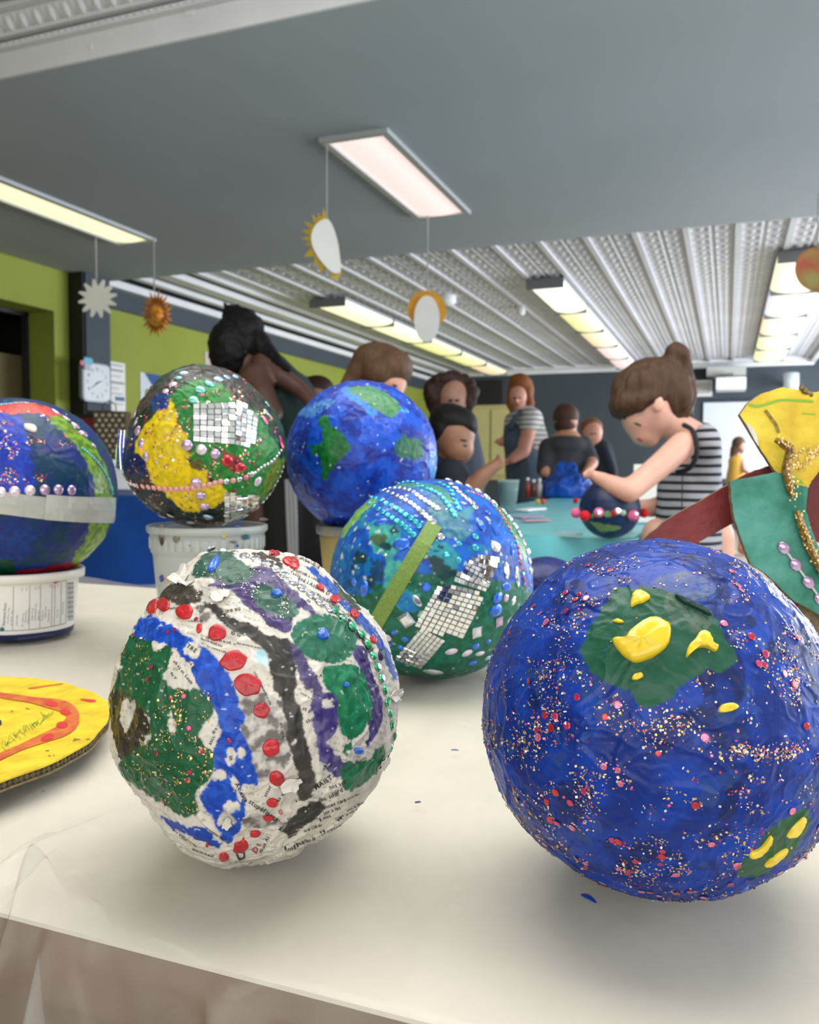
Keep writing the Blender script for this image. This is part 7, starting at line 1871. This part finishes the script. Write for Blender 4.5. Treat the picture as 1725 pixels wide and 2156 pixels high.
# curly-haired person behind the child
Z = 3.75
r = person(*k4(400, 1100), Z + 0.05, 'person with curly dark brown hair standing behind the black-haired child')
pr = [el(*k4(375, 560), Z, 34, 44, 36)] + ch(at(k4, 385, 620, Z - 0.02, 24), at(k4, 385, 700, Z - 0.02, 14)) + ch(at(k4, 370, 700, Z + 0.04, 22), at(k4, 380, 900, Z + 0.08, 40), at(k4, 390, 1500, Z + 0.1, 48)) + ch(at(k4, 382, 570, Z - 0.04, 6), at(k4, 380, 610, Z - 0.055, 6)) + down(*k4(390, 1500), Z + 0.1, 34)
flesh('body', pr, skin('muted_skin', (168, 124, 106)), r, 0.009, 5)
flesh('grey_shirt', ch(at(k4, 390, 860, Z + 0.08, 50), at(k4, 410, 1100, Z + 0.1, 58), at(k4, 400, 1500, Z + 0.1, 58)), mat('slate_shirt', (58, 62, 76), 0.85, var=0.1), r, 0.01, 6)
rs = np.random.RandomState(2)
pr = [el(*k4(350, 470), Z + 0.05, 46, 36, 40), el(*k4(240, 560), Z + 0.03, 24, 36, 34), el(*k4(470, 550), Z + 0.03, 18, 36, 34)] + [el(*k4(350 + 175 * math.cos(a), 500 + 130 * math.sin(a)), Z + rs.uniform(-0.03, 0.05), rs.uniform(12, 18), rs.uniform(12, 18), 14) for a in np.linspace(2.4, 6.9, 20)]
flesh('curly_hair', pr, hairm('dark_brown_hair', (34, 20, 16), (66, 42, 34)), r, 0.009, 3, lambda V: 0.008 * noise(V, 40, 3))
for x in (350, 405): feat(r, 'eye', *k4(x, 560), Z - 0.078, 5, 2.4, 4, M_eye)

# woman in stripes and dungarees
Z = 5.75
r = person(*k4(960, 1100), Z, 'woman with ginger hair in a striped tee and denim dungarees standing by the far tables')
S3 = skin('rosy_skin', (206, 146, 126))
pr = [el(*k4(905, 530), Z, 19, 26, 20)] + ch(at(k4, 905, 575, Z - 0.01, 14), at(k4, 902, 620, Z - 0.01, 9)) + ch(at(k4, 895, 545, Z - 0.06, 3.5), at(k4, 890, 570, Z - 0.07, 4)) + ch(at(k4, 930, 600, Z + 0.02, 12), at(k4, 950, 660, Z + 0.03, 16))
pr += ch(at(k4, 960, 720, Z + 0.03, 30), at(k4, 980, 900, Z + 0.03, 34), at(k4, 990, 1150, Z + 0.03, 38), at(k4, 990, 1350, Z + 0.03, 36))
pr += ch(at(k4, 1010, 700, Z - 0.08, 18), at(k4, 985, 850, Z - 0.14, 16), at(k4, 950, 980, Z - 0.16, 15), at(k4, 850, 1050, Z - 0.2, 10)) + hand(*k4(850, 1050), Z - 0.2, 210, 12, 0.4)
pr += ch(at(k4, 850, 720, Z + 0.1, 15), at(k4, 830, 870, Z + 0.02, 13), at(k4, 770, 910, Z - 0.02, 9)) + hand(*k4(770, 905), Z - 0.02, 170, 11, 0.5) + down(*k4(990, 1350), Z + 0.03, 26, 0.11)
flesh('body', pr, S3, r, 0.010, 4)
flesh('striped_tee', [el(*k4(990, 720), Z + 0.02, 32, 28, 34)] + ch(at(k4, 970, 740, Z + 0.02, 36), at(k4, 1010, 920, Z + 0.03, 40)) + ch(at(k4, 1015, 700, Z - 0.08, 22), at(k4, 990, 780, Z - 0.12, 20)) + ch(at(k4, 860, 730, Z + 0.09, 18), at(k4, 845, 790, Z + 0.06, 16)), stripem('fine_striped_jersey', (196, 194, 188), (120, 120, 122), 0.034, 0.35), r, 0.011, 5)
flesh('dungarees', ch(at(k4, 868, 820, Z - 0.03, 22), at(k4, 900, 930, Z - 0.04, 30), at(k4, 960, 1080, Z, 42), at(k4, 985, 1400, Z + 0.03, 44)) + down(*k4(985, 1400), Z + 0.03, 32, 0.11), mat('denim', (70, 88, 104), 0.85, var=0.15), r, 0.012, 5)
add('strap', *tube([P(*k4(840, 800), Z - 0.14), P(*k4(880, 700), Z - 0.12), P(*k4(935, 650), Z - 0.05)], 0.016, 8), mat('denim_strap', (64, 80, 96), 0.85), r, smooth=True)
flesh('hair', [el(*k4(920, 420), Z + 0.03, 25, 22, 24), el(*k4(900, 385), Z + 0.02, 17, 12, 16), el(*k4(975, 480), Z + 0.04, 16, 30, 20)] + ch(at(k4, 980, 520, Z + 0.02, 13), at(k4, 1010, 590, Z + 0.02, 9), at(k4, 950, 680, Z - 0.03, 6)) + ch(at(k4, 845, 480, Z + 0.02, 9), at(k4, 838, 600, Z, 8), at(k4, 850, 650, Z, 4)), hairm('ginger_hair', (88, 46, 20), (160, 94, 48)), r, 0.010, 4)
for x in (880, 920): feat(r, 'eye', *k4(x, 540), Z - 0.066, 3.2, 1.6, 3, M_eye)
feat(r, 'mouth', *k4(902, 600), Z - 0.052, 5, 1.8, 3, M_lip)

# two boys at the far end
Z = 5.2
r = person(*k4(1300, 1100), Z, 'boy with short brown hair in a charcoal shirt seen from behind')
flesh('body', [el(*k4(1300, 720), Z, 26, 32, 28), el(*k4(1378, 810), Z - 0.01, 4, 8, 5)] + ch(at(k4, 1315, 800, Z, 15), at(k4, 1310, 880, Z, 17)) + ch(at(k4, 1305, 950, Z, 40), at(k4, 1300, 1300, Z, 42), at(k4, 1300, 1500, Z, 40)) + ch(at(k4, 1470, 960, Z - 0.03, 16), at(k4, 1520, 1080, Z - 0.08, 13), at(k4, 1470, 1150, Z - 0.2, 9)) + ch(at(k4, 1140, 980, Z - 0.03, 16), at(k4, 1130, 1150, Z - 0.08, 13)) + down(*k4(1300, 1500), Z, 26), skin('boy_skin', (190, 136, 112)), r, 0.011, 4)
flesh('charcoal_shirt', [el(*k4(1305, 940), Z - 0.02, 46, 26, 42)] + ch(at(k4, 1300, 960, Z, 40), at(k4, 1290, 1200, Z, 48), at(k4, 1290, 1500, Z, 48)) + ch(at(k4, 1440, 930, Z - 0.02, 22), at(k4, 1510, 1060, Z - 0.06, 17)) + ch(at(k4, 1160, 950, Z - 0.02, 22), at(k4, 1125, 1130, Z - 0.06, 18)), mat('charcoal_tee', (56, 58, 62), 0.9, var=0.1), r, 0.012, 5)
flesh('hair', [el(*k4(1300, 690), Z, 28, 28, 30), el(*k4(1295, 760), Z + 0.0, 24, 22, 28)], hairm('short_brown_hair', (46, 30, 22), (98, 68, 50)), r, 0.010, 4)
Z = 5.75
r = person(*k4(1560, 1100), Z, 'boy with light brown hair in a navy shirt facing the boy in charcoal')
flesh('body', [el(*k4(1520, 830), Z, 21, 27, 22)] + ch(at(k4, 1530, 870, Z - 0.02, 13), at(k4, 1530, 905, Z - 0.02, 8)) + ch(at(k4, 1550, 900, Z + 0.03, 12), at(k4, 1570, 970, Z + 0.03, 22), at(k4, 1580, 1250, Z + 0.03, 32), at(k4, 1580, 1450, Z + 0.03, 30)) + down(*k4(1580, 1450), Z + 0.03, 22), S3, r, 0.011, 4)
flesh('navy_shirt', ch(at(k4, 1580, 980, Z + 0.03, 28), at(k4, 1590, 1150, Z + 0.03, 36), at(k4, 1590, 1450, Z + 0.03, 36)) + ch(at(k4, 1620, 990, Z - 0.04, 14), at(k4, 1680, 1150, Z - 0.08, 12)), mat('navy_shirt', (30, 34, 48), 0.9, var=0.1), r, 0.012, 5)
flesh('hair', [el(*k4(1510, 780), Z + 0.03, 24, 20, 24), el(*k4(1470, 830), Z + 0.03, 11, 18, 18), el(*k4(1570, 820), Z + 0.03, 9, 16, 16)], hairm('light_brown_hair', (92, 58, 34), (150, 102, 68)), r, 0.010, 4)
for x in (1512, 1545): feat(r, 'eye', *k4(x, 835), Z - 0.07, 3, 1.5, 3, M_eye)

# little girl in yellow by the white board
Z = 9.0
r = person(*y5(670, 1500), Z, 'small child with long brown hair in a mustard yellow top by the white board')
flesh('body', [el(*y5(720, 1190), Z, 10, 14, 11)] + ch(at(y5, 690, 1290, Z, 6), at(y5, 680, 1400, Z, 14), at(y5, 670, 1650, Z, 15), at(y5, 670, 1800, Z, 14)) + ch(at(y5, 740, 1400, Z - 0.05, 6), at(y5, 770, 1520, Z - 0.1, 5), at(y5, 840, 1560, Z - 0.15, 4)) + hand(*y5(840, 1560), Z - 0.15, 0, 5, 0.4) + down(*y5(670, 1800), Z, 10), S3, r, 0.012, 4)
flesh('mustard_top', [el(*y5(670, 1400), Z, 17, 14, 15)] + ch(at(y5, 675, 1400, Z, 15), at(y5, 660, 1600, Z, 19), at(y5, 660, 1800, Z, 19)), mat('mustard_cloth', (206, 160, 66), 0.85, var=0.1), r, 0.013, 5)
flesh('hair', [el(*y5(700, 1170), Z + 0.02, 14, 15, 15), el(*y5(680, 1250), Z + 0.03, 14, 14, 14)] + ch(at(y5, 660, 1260, Z + 0.02, 12), at(y5, 625, 1330, Z + 0.02, 7)), hairm('brown_hair_far', (70, 50, 36), (110, 84, 60)), r, 0.012, 4)

# tall dark-haired person leaning in, left
Z = 3.2
r = person(*d3(640, 1100), Z, 'tall dark-haired person in a green tank top and black striped trousers leaning over')
S4 = skin('deep_skin', (84, 58, 50))
pr = [el(*d3(260, 400), Z - 0.02, 40, 54, 42)] + ch(at(d3, 230, 480, Z - 0.04, 24), at(d3, 220, 540, Z - 0.04, 14)) + ch(at(d3, 330, 480, Z + 0.02, 28), at(d3, 430, 580, Z + 0.04, 36)) + ch(at(d3, 470, 620, Z + 0.04, 62), at(d3, 600, 820, Z + 0.05, 74), at(d3, 660, 1150, Z + 0.05, 66))
pr += ch(at(d3, 480, 520, Z - 0.06, 24), at(d3, 620, 620, Z - 0.10, 22), at(d3, 770, 720, Z - 0.12, 18), at(d3, 860, 830, Z - 0.16, 14)) + hand(*d3(860, 830), Z - 0.16, -60, 22, 0.4)
pr += ch(at(d3, 420, 640, Z - 0.10, 34), at(d3, 480, 760, Z - 0.16, 28), at(d3, 560, 900, Z - 0.2, 22), at(d3, 500, 1000, Z - 0.28, 15)) + hand(*d3(500, 1000), Z - 0.28, -100, 22, 0.4) + down(*d3(660, 1150), Z + 0.05, 40, 0.12)
flesh('body', pr, S4, r, 0.009, 5)
flesh('green_tank', ch(at(d3, 520, 660, Z + 0.05, 64), at(d3, 610, 830, Z + 0.05, 82), at(d3, 660, 1100, Z + 0.05, 74)), mat('dark_green_cloth', (20, 44, 40), 0.9, var=0.1), r, 0.010, 6)
flesh('black_trousers', ch(at(d3, 655, 1080, Z + 0.05, 74), at(d3, 675, 1250, Z + 0.05, 70)) + ch(at(d3, 620, 1200, Z + 0.0, 48), at(d3, 660, 1900, Z, 42), at(d3, 660, 2900, Z, 36)) + ch(at(d3, 740, 1200, Z + 0.05, 50), at(d3, 800, 1900, Z + 0.06, 44), at(d3, 800, 2900, Z + 0.06, 36)), mat('black_track_cloth', (14, 14, 16), 0.85, var=0.1), r, 0.011, 6)
M_pipe = mat('white_piping', (150, 152, 156), 0.7)
for dx in (0, 28, 56):
    add('trouser_stripe', *tube([P(*d3(660 + dx, 1400), Z - 0.098), P(*d3(672 + dx, 1700), Z - 0.096), P(*d3(690 + dx * 0.8, 2050), Z - 0.092)], 0.0085, 6), M_pipe, r)
Hb = hairm('jet_black_hair', (5, 4, 5), (14, 11, 12))
pr = [el(*d3(310, 330), Z + 0.02, 52, 64, 52, -15), el(*d3(235, 410), Z - 0.015, 46, 64, 56), el(*d3(250, 170), Z + 0.02, 22, 26, 24)] + ch(at(d3, 220, 110, Z + 0.02, 10), at(d3, 190, 70, Z + 0.02, 4)) + ch(at(d3, 270, 110, Z + 0.02, 10), at(d3, 295, 85, Z + 0.02, 4)) + ch(at(d3, 400, 340, Z, 32), at(d3, 500, 440, Z - 0.04, 24), at(d3, 600, 520, Z - 0.1, 14), at(d3, 690, 575, Z - 0.14, 5)) + ch(at(d3, 360, 220, Z, 18), at(d3, 390, 160, Z, 6))
flesh('hair', pr, Hb, r, 0.009, 4, lambda V: 0.006 * noise(V, 45, 3))

# brown-haired person bent behind the earth ball
Z = 2.75
r = person(*d3(1500, 900), Z, 'person with straight brown hair bending down behind the earth ball')
pr = [el(*d3(1390, 570), Z, 50, 50, 46, -30), el(*d3(1450, 680), Z - 0.03, 34, 30, 36)] + ch(at(d3, 1470, 690, Z - 0.05, 22), at(d3, 1510, 740, Z - 0.06, 12)) + ch(at(d3, 1340, 680, Z + 0.08, 28), at(d3, 1330, 820, Z + 0.14, 36)) + ch(at(d3, 1340, 860, Z + 0.14, 58), at(d3, 1330, 1250, Z + 0.2, 60), at(d3, 1330, 1700, Z + 0.2, 58)) + down(*d3(1330, 1700), Z + 0.2, 36)
pr += ch(at(d3, 1500, 900, Z + 0.02, 26), at(d3, 1560, 1100, Z - 0.05, 22), at(d3, 1480, 1200, Z - 0.15, 16)) + hand(*d3(1480, 1200), Z - 0.15, 200, 24, 0.4)
flesh('body', pr, skin('warm_skin', (196, 142, 122)), r, 0.009, 5)
flesh('teal_shirt', ch(at(d3, 1360, 850, Z + 0.13, 62), at(d3, 1330, 1250, Z + 0.2, 68), at(d3, 1330, 1700, Z + 0.2, 66)) + ch(at(d3, 1480, 880, Z + 0.03, 32), at(d3, 1550, 1050, Z - 0.03, 28)), stripem('teal_striped_cloth', (40, 84, 92), (26, 50, 58), 0.05, 0.5), r, 0.010, 6)
flesh('hair', [el(*d3(1370, 520), Z + 0.02, 62, 44, 56, -12), el(*d3(1470, 560), Z - 0.01, 42, 42, 58, -40), el(*d3(1230, 600), Z + 0.03, 34, 36, 44), el(*d3(1385, 600), Z - 0.03, 44, 36, 44, -10)] + ch(at(d3, 1200, 600, Z + 0.02, 26), at(d3, 1120, 690, Z + 0.0, 18), at(d3, 1060, 760, Z - 0.01, 8)), hairm('mid_brown_hair', (56, 38, 28), (112, 82, 60)), r, 0.009, 5)
feat(r, 'eye', *d3(1480, 690), Z - 0.088, 6, 2.2, 4, M_eye, -20)

# head seen low between the two balls
Z = 4.7
r = person(*d3(900, 900), Z, 'person with dark brown hair mostly hidden between the mirror ball and earth ball')
flesh('body', [el(*d3(890, 740), Z, 30, 36, 30)] + ch(at(d3, 895, 800, Z, 16), at(d3, 900, 900, Z, 30), at(d3, 900, 1300, Z, 40), at(d3, 900, 1600, Z, 38)) + down(*d3(900, 1600), Z, 26), skin('hidden_skin', (150, 104, 84)), r, 0.011, 4)
flesh('hair', [el(*d3(890, 710), Z + 0.01, 36, 28, 34), el(*d3(790, 690), Z + 0.02, 26, 20, 28)], hairm('umber_hair', (34, 20, 15), (60, 38, 28)), r, 0.010, 4)
flesh('dark_jumper', ch(at(d3, 900, 920, Z, 38), at(d3, 900, 1300, Z, 46), at(d3, 900, 1600, Z, 44)), mat('dark_jumper', (34, 36, 42), 0.9), r, 0.012, 5)
run_jobs()
